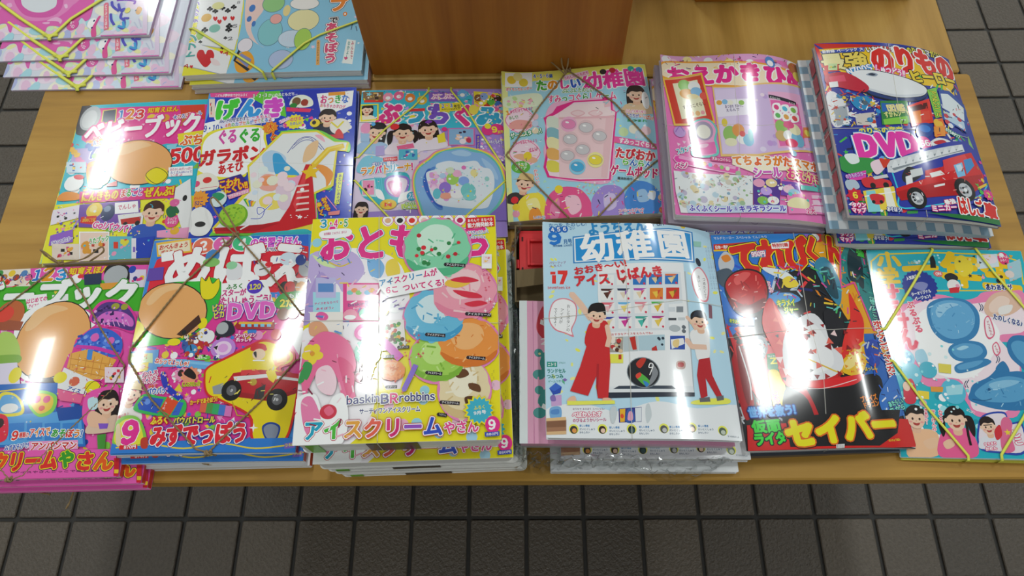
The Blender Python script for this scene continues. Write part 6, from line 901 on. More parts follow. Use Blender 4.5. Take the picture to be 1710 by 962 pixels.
('P','f3d83c',[-95.9,-30.8,-75.5,-27.5,-75,-37.9,-92.6,-39.9]),('E','f4d8c0',-89.1,-34.5,3.1,3.1,-3.2),('E','f4d8c0',-81.9,-33.1,3,3.1,-3),('E','6ad04a',-12.9,-24.6,9.3,3.3,-1.5),
('T','えいご',-18.7,-24.4,-7.2,-24.1,4.8,'fff',.05,[],0),('E','c88ae0',9.5,-14,14.4,12.8,-1.1),('E','f4d8f4',9.5,-14,9.8,8.5,-1.1),('E','e8a8e8',9.5,-14,5.7,5.2,-1.1),
('C','e02c2c',[-8.2,-47.6,-5.5,-36,14.3,-24.5,38.2,-11.4,54.4,-3.9,74.7,-8.3,91,-18.6,90.8,-31.9,77.5,-39.4,97.8,-50.8,96.2,-98.9,87.5,-123.5,69.2,-127.6,52.3,-118.1,47.1,-93.5,15.2,-76.5,-2.6,-67.8]),
('C','f3dc1c',[-5.9,-47.6,-3.3,-37.5,16,-26.9,39.1,-14.4,54.7,-6.9,73.5,-11.4,88.4,-20.2,87.9,-30.5,72,-39.5,95.2,-52.3,93.5,-98.9,85.9,-120.8,69.5,-124.9,54.8,-116.7,49.7,-92.1,16.3,-74.3,-.6,-66.4]),
('E','e82c2c',49.7,-12.9,9,4.2,-.1),('C','d82430',[41.7,-17.4,44.3,-9.9,55.1,-9.9,59.2,-17.4]),('E','f7d8b8',51.3,-21.9,7.3,6.6,-.1),('C','2a2a2e',[44.9,-20.4,48.1,-18.9,48.9,-26.3]),
('L','fff',1.7,[45.9,-29.3,58.5,-29.3]),('C','f08a2c',[66.9,-15.9,81.2,-18.8,86.2,-27.6,71.7,-36.5]),('P','f3b03c',[69.9,-17.4,82.6,-18.7,83.7,-30.6,72.7,-32.1]),
('P','c81f2c',[25.1,-43.8,55.4,-40.1,100.1,-44.9,98.7,-62.3,69.5,-71.1,30.4,-65.3,15.9,-59.5]),('P','a81824',[15.9,-59.5,30.4,-65.3,69.5,-71.1,98.7,-62.3,99.1,-66.5,70,-76.7,28.3,-71,13.8,-65.2]),
('P','f0f0f0',[25.6,-48.1,61.5,-45.3,97.8,-50.2,98,-53.1,61.9,-49.4,27.7,-53.3]),('P','e8434a',[33.2,-40.9,49.8,-39.5,55.9,-45.3,33.9,-46.7]),
('P','3a3a3a',[52.2,-62.6,62.6,-56.9,61.5,-73.9,50.6,-73.9]),('P','9aa0a4',[3.3,-59.3,15.3,-55.2,16.9,-68.1,5.8,-67.9]),('E','1a1a1c',25.3,-63.9,11.1,12,-.5),('E','6a6a6e',25.3,-63.9,5.5,6,-.5),
('E','c8c8cc',25.3,-63.9,1.7,1.7,-.5),('E','1a1a1c',76.6,-74.4,11.4,12.5,.4),('E','6a6a6e',76.6,-74.4,5.7,6.2,.4),('E','c8c8cc',76.6,-74.4,1.6,1.7,.4),('E','c8a83c',48.6,-54.6,3.9,4,-.1),
('P','f3dc1c',[61.2,-42.4,69,-36.6,74.2,-48.2,70.7,-55.4,64.8,-51.1]),('L','e02c2c',1.1,[.3,-47.7,-1,-54.9]),('L','c8b01c',1.1,[47.1,-93.5,34.8,-92,27.6,-76.6]),
('C','2a4a9a',[63.1,-104.5,72,-99.5,82.7,-104.5,80.4,-118.1,74,-121.4,66.9,-116.8]),('C','8a94a8',[65.1,-105.9,72.2,-101.7,80.7,-105.8,78.9,-116.8,73.8,-119.5,68.1,-115.4]),
('S','fff',53.8,-105.9,5.4,1.4,4,89.8),('T','おふろ',-80.8,-43.5,-61.6,-41.4,9,'d82c7a',.07,[(1.5,'fff')],0),('T','ポスター',-80.1,-50.3,-57,-47.8,9,'d82c7a',.07,[(1.5,'fff')],0),
('T','ぬれて',-70.5,-57.1,-60,-55.8,4.1,'f0701c',.05,[],0),('T','パウパッド',-71.1,-63.4,-43.2,-61,8.8,'2a60c8',.07,[(1.5,'fff')],0),('K',-88.6,-64.3,11.9,'5a3a2a','f4ece8',4,-7.7),
('C','3ac05a',[-83.3,-79.4,-74.3,-65.6,-53.3,-69.2,-25.5,-74.3,-27.1,-92.5,-58.4,-90.2,-79.3,-85.2]),('P','2a5ac8',[-79.4,-77.3,-73.2,-67.9,-50,-72.2,-54.4,-88.4,-76.8,-83.1]),
('P','e8502c',[-52.4,-83.4,-46.1,-69.5,-32.4,-75.6,-39.9,-90.7]),('P','3a6ad0',[-32.4,-75.6,-26.5,-77.1,-30.1,-91,-38.5,-90.8]),('E','6a9af0',-68.3,-74.4,3.5,3.5,-2.2),
('T','カード',-48.6,-84.1,-46.1,-75.2,3.4,'fff',.02,[],0),('P','e86a4a',[-7.1,-76.1,-0,-76.8,.1,-88.8,-7.7,-87.9]),('P','5a9a4a',[.1,-77.4,7.1,-78.1,7.2,-90.1,-.6,-89.1]),
('P','3ab06a',[7.1,-78.6,14.1,-79.3,14.2,-91.3,6.4,-90.3]),('P','4a7ad0',[14.2,-79.8,21.2,-80.5,21.2,-92.5,13.4,-91.5]),('P','e07ac0',[21.2,-81.1,28.2,-81.7,28.1,-93.6,20.4,-92.7]),
('T','カードであそぼう!',-19.5,-77.3,10.7,-73.6,6.3,'f3e03c',.06,[(1.1,'d83a2c')],0),('L','2a3ac0',6.4,[-55.5,-43.2,-48.9,-57.9,-30,-72.8],False,True),
('D',6,16,[-54.9,-43.2,-31.5,-44,-27.1,-72.9,-50,-72.2],1.2,2.3,['f3d83c','fff','f59bd0'],'star'),('S','f59bc0',-34.4,-43.9,9.4,7,10,88.1),('E','3a2420',-35.2,-42.5,3.5,4.2,-1.9),
('S','f59b7a',-24.1,-45.7,11.1,8.7,10,88.4),('C','241818',[-31.8,-42.6,-26.3,-36.9,-17.7,-44.4,-18,-50.2,-26.8,-47.1]),('T','しんとうじょう!',-31.9,-56.2,-11.3,-55.6,5.3,'3a8a2a',.05,[(.9,'f3e83c')],0),
('P','2f80d8',[-101.2,-120.4,113.7,-116.6,117.5,-132.8,-101.8,-131.2]),('L','f3d83c',1.6,[-94.7,-124.7,-55.9,-122.4,-19.5,-127.5,20.5,-122.7,58.6,-128.3,100.8,-123.5],False,True),
('C','8ad04a',[-98.9,-120.5,-102.3,-101.1,-94.3,-90.3,-78.3,-90.9,-67.6,-102.4,-63.8,-121.6]),('C','f3e83c',[-96,-120.6,-98.5,-102.6,-90.7,-93.8,-79.1,-94.2,-70.2,-103.7,-67.2,-121]),
('T','9',-92.2,-108.4,-71.7,-108.3,32.6,'f02c9a',.1,[(1.7,'fff')],0),('P','e02430',[-91.7,-122.4,-71.3,-121.9,-70.4,-126.8,-90.8,-127.3]),('T','870円',-86.2,-124.7,-72.3,-124.1,4.4,'fff',.05,[],0),
('C','f0d8b0',[-99.4,-101.2,-95.3,-100,-90.3,-120.8,-95.4,-121.2]),('C','c8402c',[-68.1,-116.1,-61.3,-114.9,-59.5,-125.8,-66.5,-125.6]),('T','付録つき ♪ ',-101.8,-92.2,-85.1,-85.6,4,'d8302c',.03,[],0),
('T','ふろく',-60.7,-96.5,-40,-95.5,9.6,'f3e83c',.08,[(2,'d82c2c')],0),('T','パウパトロール',-35.3,-97.2,11.5,-96.5,8.4,'f3e03c',.07,[(1.4,'2a2a6a')],0),
('T','みずでっぽう',-58.3,-114.2,48.4,-111.3,24.1,'e8283c',.1,[(3.3,'2a3ab0'),(1.9,'fff')],0),('P','8a6ad0',[88.8,-123,99.3,-121.3,99.8,-127.5,89.3,-128.9]),
('T','ひろば',89.8,-125.1,98.7,-124,3.8,'f3e83c',.05,[],0),('D',53,50,[-43.4,10.5,1.1,9,6.1,-27.4,-37.3,-26.2],1.5,3.3,['3a3a8a','f4e0d0','c83a2c','f3c83c','fff','222'],'mix'),
('D',54,70,[-103.8,-7.6,-36.8,-11.2,-24.3,-92.5,-87,-90.6],.9,2.4,['222','fff','e83a4a','3a5ac0','f3d83c'],'bar'),
('D',55,30,[10.1,-36.3,93.9,-36.3,97.6,-82.1,15.8,-82.1],1.1,2.5,['f4f4f4','7a1018','3a3a3a','f8e86a'],'bar'),
('D',56,40,[23,130.3,94.4,128,100.3,58.6,32.6,58.9],1.3,2.9,['fff','e83a5a','3a4ab0','333'],'bar'),],
'K': [
('P','f2e51e',[-106.5,-131.3,106.5,-131.3,106.5,131.3,-106.5,131.3]),('D',11,46,[-122.3,136.6,109.6,130.6,102.9,-134.3,-99.5,-128],5.1,6.4,['a9d4e8','f7b6cf','9fd8e8','f4c4da'],'dot'),
('C','fbf6fa',[-109.1,-17.7,-92.2,4.4,-104.8,63,-95.3,87.5,-40.3,88.7,-.8,65.9,7.3,3.8,-34.6,-27.4,-23.1,-83.8,-47.2,-129.9,-104.8,-133.6]),
('C','c9b5e6',[-104.6,80.8,-88.9,89,-56.3,85.7,-42.2,63.7,-50.8,46.5,-64.5,36.8,-73.2,47.5,-91.6,38,-101.9,8.2,-109.9,28.8]),
('C','b49fdb',[-98.8,48.8,-90.2,62.3,-81.2,47.9,-90.3,21,-99.8,1.4,-107.9,5.2]),('C','7db8ea',[-39.6,76.1,-30.1,79.3,-20,66.5,-24.2,52.5,-35.5,56.4]),
('C','f5d94a',[-17.6,71.7,-7.5,75,-2.1,58.8,-9.8,50.3,-18,57.6]),('L','e3c64a',1.7,[-83,74.3,-69.7,68.4,-57.2,73.2],False,True),('C','d9efb0',[-102.2,84.2,-84.6,74.4,-74.5,66.8,-90.9,71.2]),
('P','e8368f',[-65.2,47.8,-23.9,46.2,-22,-.2,-62.3,1.3]),('P','f9c9dc',[-60.9,45.6,-26,44.2,-25.2,25,-59.8,26.3]),('E','7fd3c8',-56.6,35.7,3.5,2.8,-2.4),('E','f29a55',-52,38.3,3.5,2.8,-2.4),
('E','8fcf6a',-47.1,35.3,3.5,2.8,-2.3),('E','f6d7ea',-42.5,37.9,3.5,2.8,-2.2),('E','8ac7ea',-37.6,35,3.5,2.8,-2.2),('E','f0b64f',-33,37.6,3.5,2.8,-2.1),('E','e989b5',-28.1,34.6,3.5,2.8,-2),
('T','baskin',-58.2,20.8,-40.1,22.1,5.1,'3a2a78',.02,[],0),('T','BR',-39.5,22.1,-32,22.5,6.8,['3a2a78','fff'],.03,[],0),('T','robbins',-31.4,23.2,-15.8,24,4.8,'3a2a78',.02,[],0),
('T','サーティワン アイスクリーム',-52.3,16.6,-22.7,16.8,3,'fff',.02,[],0),('E','f59bb5',-55,9.3,7.5,6.7,-2.4),('E','fff',-54.9,6.6,6.2,2.7,-2.4),('E','7fd8b4',-37.9,10.3,7.5,6.7,-2.2),
('E','fff',-37.8,7.6,6.2,2.7,-2.2),('E','f5b98a',-22.4,11.4,7.5,6.7,-2),('E','fff',-22.3,8.7,6.2,2.7,-2),('E','f0f0f2',-6.1,15.9,7.5,6.7,-1.7),('E','fff',-6,13.2,6.2,2.7,-1.7),
('P','a8e0ee',[-98,38.4,-67.7,36.9,-66.2,13.1,-96.1,14.6]),('P','c3c0ea',[-96.1,55.6,-73.6,54.5,-72,30.3,-94.2,31.3]),('P','5b8fd0',[-93,48.5,-75.7,47.6,-75,37.2,-92.2,38.1]),
('T','アイスをならべて',-95.6,23.9,-68.5,25.4,3.4,'d9257f',.02,[],0),('T','あそぼう♪',-93.2,17.8,-71.2,18.7,3.4,'d9257f',.02,[],0),('P','f6efe8',[-99.3,14.7,-63,13,-61.3,-15.1,-97,-13.4]),
('E','ef5fa6',-85.6,9,7.1,4.9,-22.8),('C','e8a981',[-98.2,1.4,-85.8,2.4,-77.1,-9.5,-84.5,-14.1,-97.1,-11.8]),('T','おともだち',-96,96.6,100.6,97,47.8,'ec2f8e',.06,[(3.1,'37b7cc'),(1.7,'fff')],0),
('T','3',-96.4,123.5,-88.2,123.9,14.3,'1fa2c4',.05,[(1.8,'fff')],0),('T','・4・5',-87.5,123.2,-64.5,123.7,13.6,['ec2f8e','ec2f8e','2fa84f','2fa84f'],.05,[(1.8,'fff')],0),
('C','fff',[-94,113.8,-63,116.2,-62.4,106.1,-91.7,104.8]),('T','幼児雑誌 ともだちと あそぶ',-91.1,109.9,-65,111.8,3.7,'d9257f',.02,[],0),('E','fff',-18.4,125.1,6.6,7.6,-1.8),
('L','e24a9a',.7,[-25,126.1,-18.8,133.5,-11.9,125.7,-18.1,118.3],True,True),('E','e9b88a',-18.4,125.1,3.6,3.4,-1.8),('E','fff',-4.6,125.5,6.6,7.6,-1.6),
('L','e24a9a',.7,[-11.2,125.7,-4.9,133.1,2,125.3,-4.4,117.9],True,True),('E','2b2b2b',-4.6,124.7,3.6,3.4,-1.6),('E','fff',9.2,125.1,6.6,7.6,-1.5),
('L','e24a9a',.7,[2.6,125.3,9,132.7,15.8,124.9,9.4,117.5],True,True),('E','e8352e',9.2,124.3,3.6,3.4,-1.5),('E','fff',23.1,124.8,6.6,7.6,-1.3),
('L','e24a9a',.7,[16.5,124.9,22.9,132.4,29.6,124.6,23.2,117.2],True,True),('E','f4d0c0',23.1,124,3.6,3.4,-1.3),('E','fff',36.9,124.5,6.6,7.6,-1.1),
('L','e24a9a',.7,[30.3,124.6,36.8,132.1,43.5,124.3,37,116.9],True,True),('E','f59bb5',36.9,123.7,3.6,3.4,-1.1),('E','fff',50.7,124.2,6.6,7.6,-.9),
('L','e24a9a',.7,[44.1,124.3,50.7,131.8,57.3,124.1,50.7,116.7],True,True),('E','8a4a2a',50.7,123.5,3.6,3.4,-.9),('E','fff',64.5,124,6.6,7.6,-.7),
('L','e24a9a',.7,[58,124.1,64.6,131.6,71.1,123.9,64.5,116.5],True,True),('E','c2255c',64.5,123.3,3.6,3.4,-.7),('E','fff',78.4,123.9,6.6,7.6,-.5),
('L','e24a9a',.7,[71.8,123.9,78.5,131.5,85,123.8,78.3,116.3],True,True),('E','f28ab0',78.4,123.1,3.6,3.4,-.5),('P','e3202f',[71.5,126.2,103.6,128.3,104.3,115.5,71.4,111.9]),
('T','あそんで まなべる',73.1,122.4,102.2,124.5,4.5,'fff',.03,[],0),('T','能力開発絵本',73.1,116,102.7,118.5,6.4,'fff',.04,[],0),('L','f2e51e',1.4,[61.6,105.3,97.6,108]),
('T','キラッキラきょうりょく',63.8,106,97.6,108.8,4.5,'3a3aa8',.03,[(1,'fff')],0),('T','アイスくじ♪',69.7,100,95.8,102.1,4.1,'3a3aa8',.03,[(1,'fff')],0),('E','f08bc0',38.9,86.5,39.4,40.8,-1),
('E','f08bc0',69.3,33.1,37.1,35.8,-.6),('E','f08bc0',36.6,4.8,34.7,33.3,-1.1),('E','f08bc0',73.5,-26.3,34.2,31,-.7),('E','f08bc0',40.1,-42.4,30.2,29.1,-1.3),('E','f08bc0',68.6,-77.2,28.5,34.2,-1.1),
('C','efdcb0',[95.4,-77,93.7,-84.8,90.3,-91.4,89.2,-100.1,82,-101.5,78.3,-109.7,71.3,-106.2,65.1,-111.1,59.9,-104.9,53.1,-104.2,49.8,-97.1,45.1,-91.6,42.4,-84.1,43.4,-76,42.6,-67.9,45.7,-60.8,49,-54.1,53.5,-48.2,59.7,-45.9,65.5,-41.9,71.9,-44.4,78.5,-44.4,83.7,-49.6,88.6,-54.7,92.5,-61.2,93.5,-69.2]),
('C','dcc08a',[44.4,-88.5,55.6,-96.5,68.5,-99.4,82.7,-96.5,93,-86.9,90.5,-97.2,78.7,-107,60.7,-107.3,47.8,-98.9]),('C','f9f0d6',[52.4,-64.6,63.5,-50.3,78,-53.3,81.8,-70.2,71.2,-84.8,58.2,-82.9]),
('D',7,26,[50.3,-51.1,87.4,-51.7,86.6,-101.4,50.4,-100.6],1.5,4.5,['f9f0d6','efdcb0','dcc08a'],'bar'),('C','6b4326',[56.8,-58.4,68.8,-55.5,73.2,-61.8,62.7,-65.4]),
('C','6b4326',[73.1,-71.1,83.6,-72.8,84.9,-80.5,74.6,-77.3]),('C','5e3a20',[68.6,-86.3,77.5,-85,80.3,-92.6,71.5,-95.4]),
('C','a9d85a',[67.6,-42.9,68.6,-49.5,63.3,-54.2,62.8,-61.5,55.4,-63.2,50.7,-68.1,43.6,-67.8,36.9,-68.8,30.6,-66.3,24.1,-64,19.9,-58.8,14.2,-54.5,13,-48,11.1,-41.6,13.3,-35.5,13.8,-28.9,19.2,-24.6,23.3,-19.4,29.8,-17.1,36.5,-15.7,43.4,-15,49.8,-18.2,56.8,-19.7,60.8,-25.5,65.9,-30.1,67.5,-36.5]),
('C','85bb3c',[14,-51.8,26.2,-58.4,40.3,-60.8,55.8,-58.5,66.8,-50.8,64.2,-59.2,51.6,-67,31.9,-67.1,17.8,-60.2]),('C','c9ec8a',[22.4,-32.6,34.2,-21.3,50,-23.8,54.3,-37.3,43,-49.1,28.9,-47.4]),
('D',5,26,[19.9,-21.7,60,-22.6,60,-62.5,20.6,-61.6],1.5,4.6,['c9ec8a','a9d85a','85bb3c'],'bar'),
('C','f59a45',[104.5,-26.6,104.7,-33.4,100,-38.8,97.7,-45.5,90.8,-48.7,84.6,-52.5,77,-53.1,69.4,-54,62.6,-50.9,54.7,-49.7,51.4,-43,43.4,-39.6,43.8,-32.2,40.7,-25.8,43.6,-19.4,44.9,-12.6,49.8,-7.4,55.7,-3.2,62.1,.8,70,.8,77.8,2.6,84.8,-.9,92.3,-2.9,97.6,-8,101.7,-13.7,105.3,-19.8]),
('C','e07a2a',[44.1,-36.3,57.7,-43.1,73.4,-45.6,90.7,-43.1,103.2,-34.9,100.2,-43.7,85.8,-52,63.9,-52.2,48.2,-45.1]),('C','fbbb78',[53.8,-16.3,67.3,-4.3,84.9,-6.8,89.5,-20.9,76.6,-33.3,60.8,-31.7]),
('D',4,26,[51.3,-4.9,96.2,-5.4,95.4,-47.2,51.4,-46.6],1.6,4.7,['fbbb78','f59a45','e07a2a'],'bar'),
('C','6fc3e6',[69,4.3,67.2,-2.9,64.5,-9.5,61,-16.1,54.6,-20,48.5,-24.4,40.6,-24.1,32.9,-26.6,26.4,-21.3,17.5,-21.6,15,-13.1,6.2,-9.8,6.4,-1.6,4,5.6,5.1,12.9,8.2,19.6,11.4,26.5,18.5,29.9,24.3,35.2,32.5,34.9,40.3,36.1,47.9,33.7,54.6,29.7,61.4,25.5,64.2,18.2,69,11.9]),
('C','46a3d2',[7,-6.1,20.9,-13.7,36.9,-16.4,54.4,-13.8,66.8,-4.9,63.9,-14.5,49.6,-23.5,27.4,-23.7,11.4,-15.8]),('C','d8f0f6',[16.4,16,29.8,29.1,47.8,26.3,52.7,10.7,39.9,-2.9,23.9,-1]),
('D',3,26,[13.6,28.6,59.2,27.7,59.1,-18.3,14.6,-17.4],1.6,4.8,['d8f0f6','6fc3e6','46a3d2'],'bar'),
('C','f7a3b6',[105.1,32.9,101.6,25.3,99.1,17.9,95.5,10.6,87.8,7.2,81.9,.8,72.9,3.1,64.7,-1.7,58.1,5.4,48.2,4.4,45.5,13.3,37,17.4,35.7,25.7,35.4,33.6,34.6,41.8,39.6,48.4,42.4,56.3,50,60.2,56.9,65,65.2,66.6,73.7,65.8,82.3,65.3,88.7,59.6,96.6,55.8,99.5,48,103.6,40.9]),
('C','ee8aa6',[37.3,21.1,52.1,13,69.2,10.2,88.1,13.3,101.7,23,98.3,12.6,82.8,2.7,58.9,2.3,41.8,10.6]),('C','fbd0d4',[47.8,45,62.4,59.3,81.7,56.4,86.7,39.6,72.7,24.8,55.5,26.7]),
('D',2,26,[44.9,58.5,94,58,93.1,8.4,45.3,9],1.6,4.9,['fbd0d4','f7a3b6','ee8aa6'],'bar'),('C','f6c84a',[44.1,43.8,63.1,48.7,75.7,43.4,59.9,37.3]),
('C','e2324a',[56.7,34.9,81.9,31.2,88.1,25.4,69.3,26.2]),('C','e2324a',[69.2,18.7,84.9,22,94.2,18.5,78.6,14.6]),('C','e0304a',[53.6,47.1,69.4,51.1,85.2,46.1,69.4,43.4]),
('C','8adbb0',[76.8,86.8,74,78.1,69.9,70.5,68.1,61.1,58.3,59.1,53.2,50.2,43.2,54,34.6,48.3,27.3,55.7,17.5,56,13,64.5,5.9,70.4,2.3,79,3.4,88.1,1.8,97.3,6.6,105,10.5,113,17.2,119.1,25.6,122.2,33.8,126.2,42.9,123.5,52.3,123.6,59.4,117.3,66.8,112.1,71.9,104.3,74,95.6]),
('C','56bd8b',[5.1,74,21,64.9,39.2,61.6,59.2,64.9,73.5,75.7,70.1,64.1,53.7,53.1,28.4,52.8,10.1,62.2]),('C','d5f4e0',[15.8,100.8,31.1,116.9,51.7,113.4,57.3,94.4,42.7,78,24.3,80.2]),
('D',1,26,[12.5,116.1,64.8,115.2,64.6,59.5,13.8,60.3],1.7,5.1,['d5f4e0','8adbb0','56bd8b'],'bar'),('D',21,16,[14.1,112.9,63.2,112,63.1,64.6,15.2,65.5],2.1,3.1,['e02c3c','2f8a4a','c22434'],'dot'),
('L','2a1f2a',4.4,[48.4,66.2,70.1,64.5]),('T','アイスクリーム',49,66.2,69.5,64.5,3.2,'fff',.02,[],0),('L','2a1f2a',4.2,[71.6,6.6,97.7,5]),('T','アイスクリーム',72.3,6.6,97.1,5.1,3,'fff',.02,[],0),
('L','2a1f2a',4.1,[28.6,-16.4,48.2,-18.1]),('T','アイスクリーム',29.2,-16.4,47.6,-18.1,2.9,'fff',.02,[],0),('L','2a1f2a',4,[72.5,-43,90.6,-44.5]),('T','アイスクリーム',73.1,-43,90,-44.5,2.9,'fff',.02,[],0),
('L','2a1f2a',4,[29.5,-58.7,45.1,-60.4]),('T','アイスクリーム',30.1,-58.8,44.5,-60.3,2.8,'fff',.02,[],0),('L','2a1f2a',3.9,[44.4,-90.6,63.2,-92.2]),('T','アイスクリーム',45,-90.6,62.6,-92.2,2.7,'fff',.02,[],0),
('L','2a1f2a',3.8,[41.8,-103.1,50,-104.5]),('T','アイスクリーム',42.4,-103.1,49.4,-104.4,2.7,'fff',.02,[],0),('D',31,22,[1.6,-12.5,26.1,-13.1,26.5,-42,2.4,-41.4],1.3,2.8,['e4315b','fff','e4315b'],'spark'),
('D',32,16,[91.7,50.3,104.4,50.3,102.9,-10.9,90.6,-10.8],1.3,2.6,['e4315b','fff'],'spark'),('P','fff',[-26.3,50.8,37.6,63.2,50.4,47.2,44.1,38.6,-14.6,27.3,-23.6,39.3]),
('T','アイスクリームが',-24.8,44.5,39.2,57.2,9.4,['1c8fc8','1c8fc8','e5287e','e5287e'],.04,[(1.3,'fff')],0),('T','6こ ついてくる!',-17.1,35.6,47.2,44.4,9.3,['e5287e'],.04,[(1.3,'fff')],0),
('P','efe9e4',[-23.5,.8,3.6,1.3,7,-31.4,-18.5,-33.8]),('D',41,36,[-20.3,-1.9,2.5,-2.7,3.2,-28.7,-19.3,-28],1.9,2.5,['c94b32','3f8f3c','e8a83a','6b4326','c2d84a'],'dot'),
('L','d65cc0',8.8,[-38.4,-11.1,-19.6,-21.5,.9,-42],False,True),('E','ef5fb6',-37.8,-11.2,11.4,9.5,17.8),('E','f9b9de',-38.4,-11.8,7,5.4,17.8),('P','f6c64a',[-45.8,-35,-20.6,-34.3,-29.2,-65.3]),
('P','e83e8c',[-38.8,-52.6,-26,-50.5,-29.2,-65.3]),('T','BR',-34.3,-58.9,-26.6,-56.1,6.8,'fff',.04,[],0),
('C','8fd8c0',[-19.2,-34.4,-20,-37.7,-20.9,-41,-22.3,-44.1,-25.1,-45.9,-27.6,-48.1,-31.1,-47.7,-34.4,-49.1,-37.3,-46.3,-41.3,-46.5,-42.5,-42.4,-46.4,-40.7,-46.5,-36.8,-47.4,-33.3,-47.3,-29.8,-45.8,-26.7,-44.7,-23.4,-41.6,-21.9,-39.2,-19.4,-35.7,-19.4,-32.3,-19.2,-29,-20.1,-26.1,-22.3,-23,-24.2,-21.7,-27.7,-19.5,-30.7]),
('C','62b89a',[-46.1,-38.9,-39.9,-42.7,-32.9,-44.1,-25.3,-42.9,-20,-38.7,-21.1,-43.3,-27.2,-47.6,-36.9,-47.5,-44,-43.7]),
('C','d8f4e8',[-42.3,-28.4,-36.7,-22.3,-28.9,-23.7,-26.5,-31.2,-31.8,-37.6,-38.8,-36.6]),('D',9,26,[-43.7,-22.4,-24,-23.2,-23.1,-45.1,-42.6,-44.4],1.6,4.7,['d8f4e8','8fd8c0','62b89a'],'bar'),
('D',42,9,[-42.3,-25.5,-25.5,-26.2,-24.9,-40.5,-41.6,-39.9],1.2,1.9,['c83040','3f8f5a'],'dot'),('P','f7e9f2',[-19.6,-59.5,5.8,-57.8,1.8,-74.9,-13,-75.6]),
('C','f4954a',[6.4,-55.6,6.4,-58.3,4.7,-60.6,3.7,-63.1,.8,-64.5,-1.8,-65.9,-5.2,-66.1,-8.5,-66.5,-11.5,-65,-15.1,-64.7,-16.5,-61.8,-20.2,-60.4,-20,-57.4,-21.4,-54.7,-20.4,-52.1,-19.7,-49.5,-17.9,-47.3,-15.2,-45.9,-12.6,-44.2,-9.1,-44.4,-5.8,-43.7,-2.7,-45.1,.5,-46.1,3.1,-48,4.7,-50.5,6.6,-52.9]),
('C','de7428',[-19.8,-59,-13.8,-61.9,-6.9,-63,.7,-62.1,5.9,-59,4.8,-62.5,-1.3,-65.8,-10.9,-65.7,-17.9,-62.7]),('C','f9b985',[-15.9,-51,-10.2,-46.3,-2.5,-47.5,-.3,-53.2,-5.7,-58.1,-12.6,-57.3]),
('D',10,26,[-17.1,-46.4,2.3,-47.1,2.8,-63.9,-16.5,-63.3],1.5,4.6,['f9b985','f4954a','de7428'],'bar'),('L','8d6fd6',5.5,[6.3,-76.2,17.7,-50.6]),
('D',43,14,[-24.9,-40.5,20.5,-41.9,21.2,-82.1,-23.2,-80.7],.9,2.1,['fff','e4315b','f7b6cf'],'spark'),('L','2a1f2a',3.4,[-16.7,-40.2,-5.8,-40.2]),('T','スプーン',-16.1,-40.2,-6.4,-40.2,2.5,'fff',.02,[],0),
('L','2a1f2a',3.4,[-1,-30.2,10,-30.2]),('T','スプーン',-.4,-30.2,9.4,-30.1,2.6,'fff',.02,[],0),('L','2a1f2a',3.3,[-12.5,-72.6,-1.8,-72.6]),('T','スプーン',-11.9,-72.6,-2.4,-72.6,2.4,'fff',.02,[],0),
('C','f26f9f',[-99.2,-24.7,-81.8,-9.3,-56.4,-20.2,-45.2,-46.1,-47.8,-64.6,-42.9,-89.1,-57.2,-82.5,-66.3,-57.7,-81.9,-50.8,-90,-62.9,-97.6,-80.9,-103.2,-49.8]),
('C','e84f86',[-64.4,-39,-48.7,-49.1,-46,-70.8,-51.3,-82.8,-58.3,-64.2]),('C','fbd9e4',[-84.9,-50.7,-72.9,-48.1,-64.4,-64,-67.9,-79.1,-80.1,-75.6,-87,-63]),
('C','fff',[-103.6,-80.6,-85.8,-78.3,-75.4,-99.8,-67.7,-82.1,-55.9,-79.6,-50,-106.6,-58.7,-132.4,-103.5,-132.2,-108,-98.4]),('C','f286b4',[-100.1,-86.8,-88.6,-81.3,-77.7,-108.5,-91.5,-119.7]),
('E','f6dc3c',-85.7,-36.3,5.2,4.5,-2.6),('E','f6dc3c',-91.6,-40.9,5.3,4.4,69.3),('E','f6dc3c',-98.5,-35.9,5.3,4.4,141.3),('E','f6dc3c',-96.8,-28.1,5.4,4.4,213.2),
('E','f6dc3c',-88.8,-28.4,5.4,4.4,285.3),('E','e8a030',-92.3,-33.9,2.5,2.6,-2.7),('C','3c9c52',[-99.3,-42.2,-91.2,-47.3,-96.1,-62.6,-102.3,-53]),('C','3c9c52',[-101.7,-49.9,-98.5,-62.5,-104.9,-65.3]),
('E','d9304a',-71.1,-97,8.9,7.8,-2.2),('C','f06a8a',[-75.7,-95.3,-70.1,-91,-65.2,-97.2,-70.8,-101.4]),('E','a83258',-42,-61.7,4.2,5,-2.1),('E','f3c0d8',-42,-61.7,2.1,2.5,-2.1),
('T','baskin',-53.2,-86.3,-18.6,-84.5,10.9,'2d2a78',.03,[(1.5,'fff')],0),('T','BR',-18,-85.8,.6,-85.2,13.3,['2d2a78','e5257e'],.05,[(1.5,'fff')],0),
('T','robbins',1.2,-85.2,38.4,-84.4,10.9,'2d2a78',.03,[(1.5,'fff')],0),('T','サーティワンアイスクリーム',-39.6,-97.5,23,-96.6,6.3,'2d2a78',.03,[(1.2,'fff')],0),
('T','アイスクリーム',-95.3,-116,46.6,-115.6,21.6,['18a8c8','4fbf3a','f0a838','f0604a','e8287e','9a52c8','3050c8'],.06,[(3.2,'d02238'),(2,'fff')],0),
('T','やさん',47.4,-117.9,82.9,-116.4,13.5,'f04f96',.05,[(2,'c8204a'),(1.5,'fff')],0),('S','f2e51e',83.2,-100.1,16.6,13,16,88.9),('S','3fb6d0',83.8,-100.1,14.2,11.3,16,88.9),
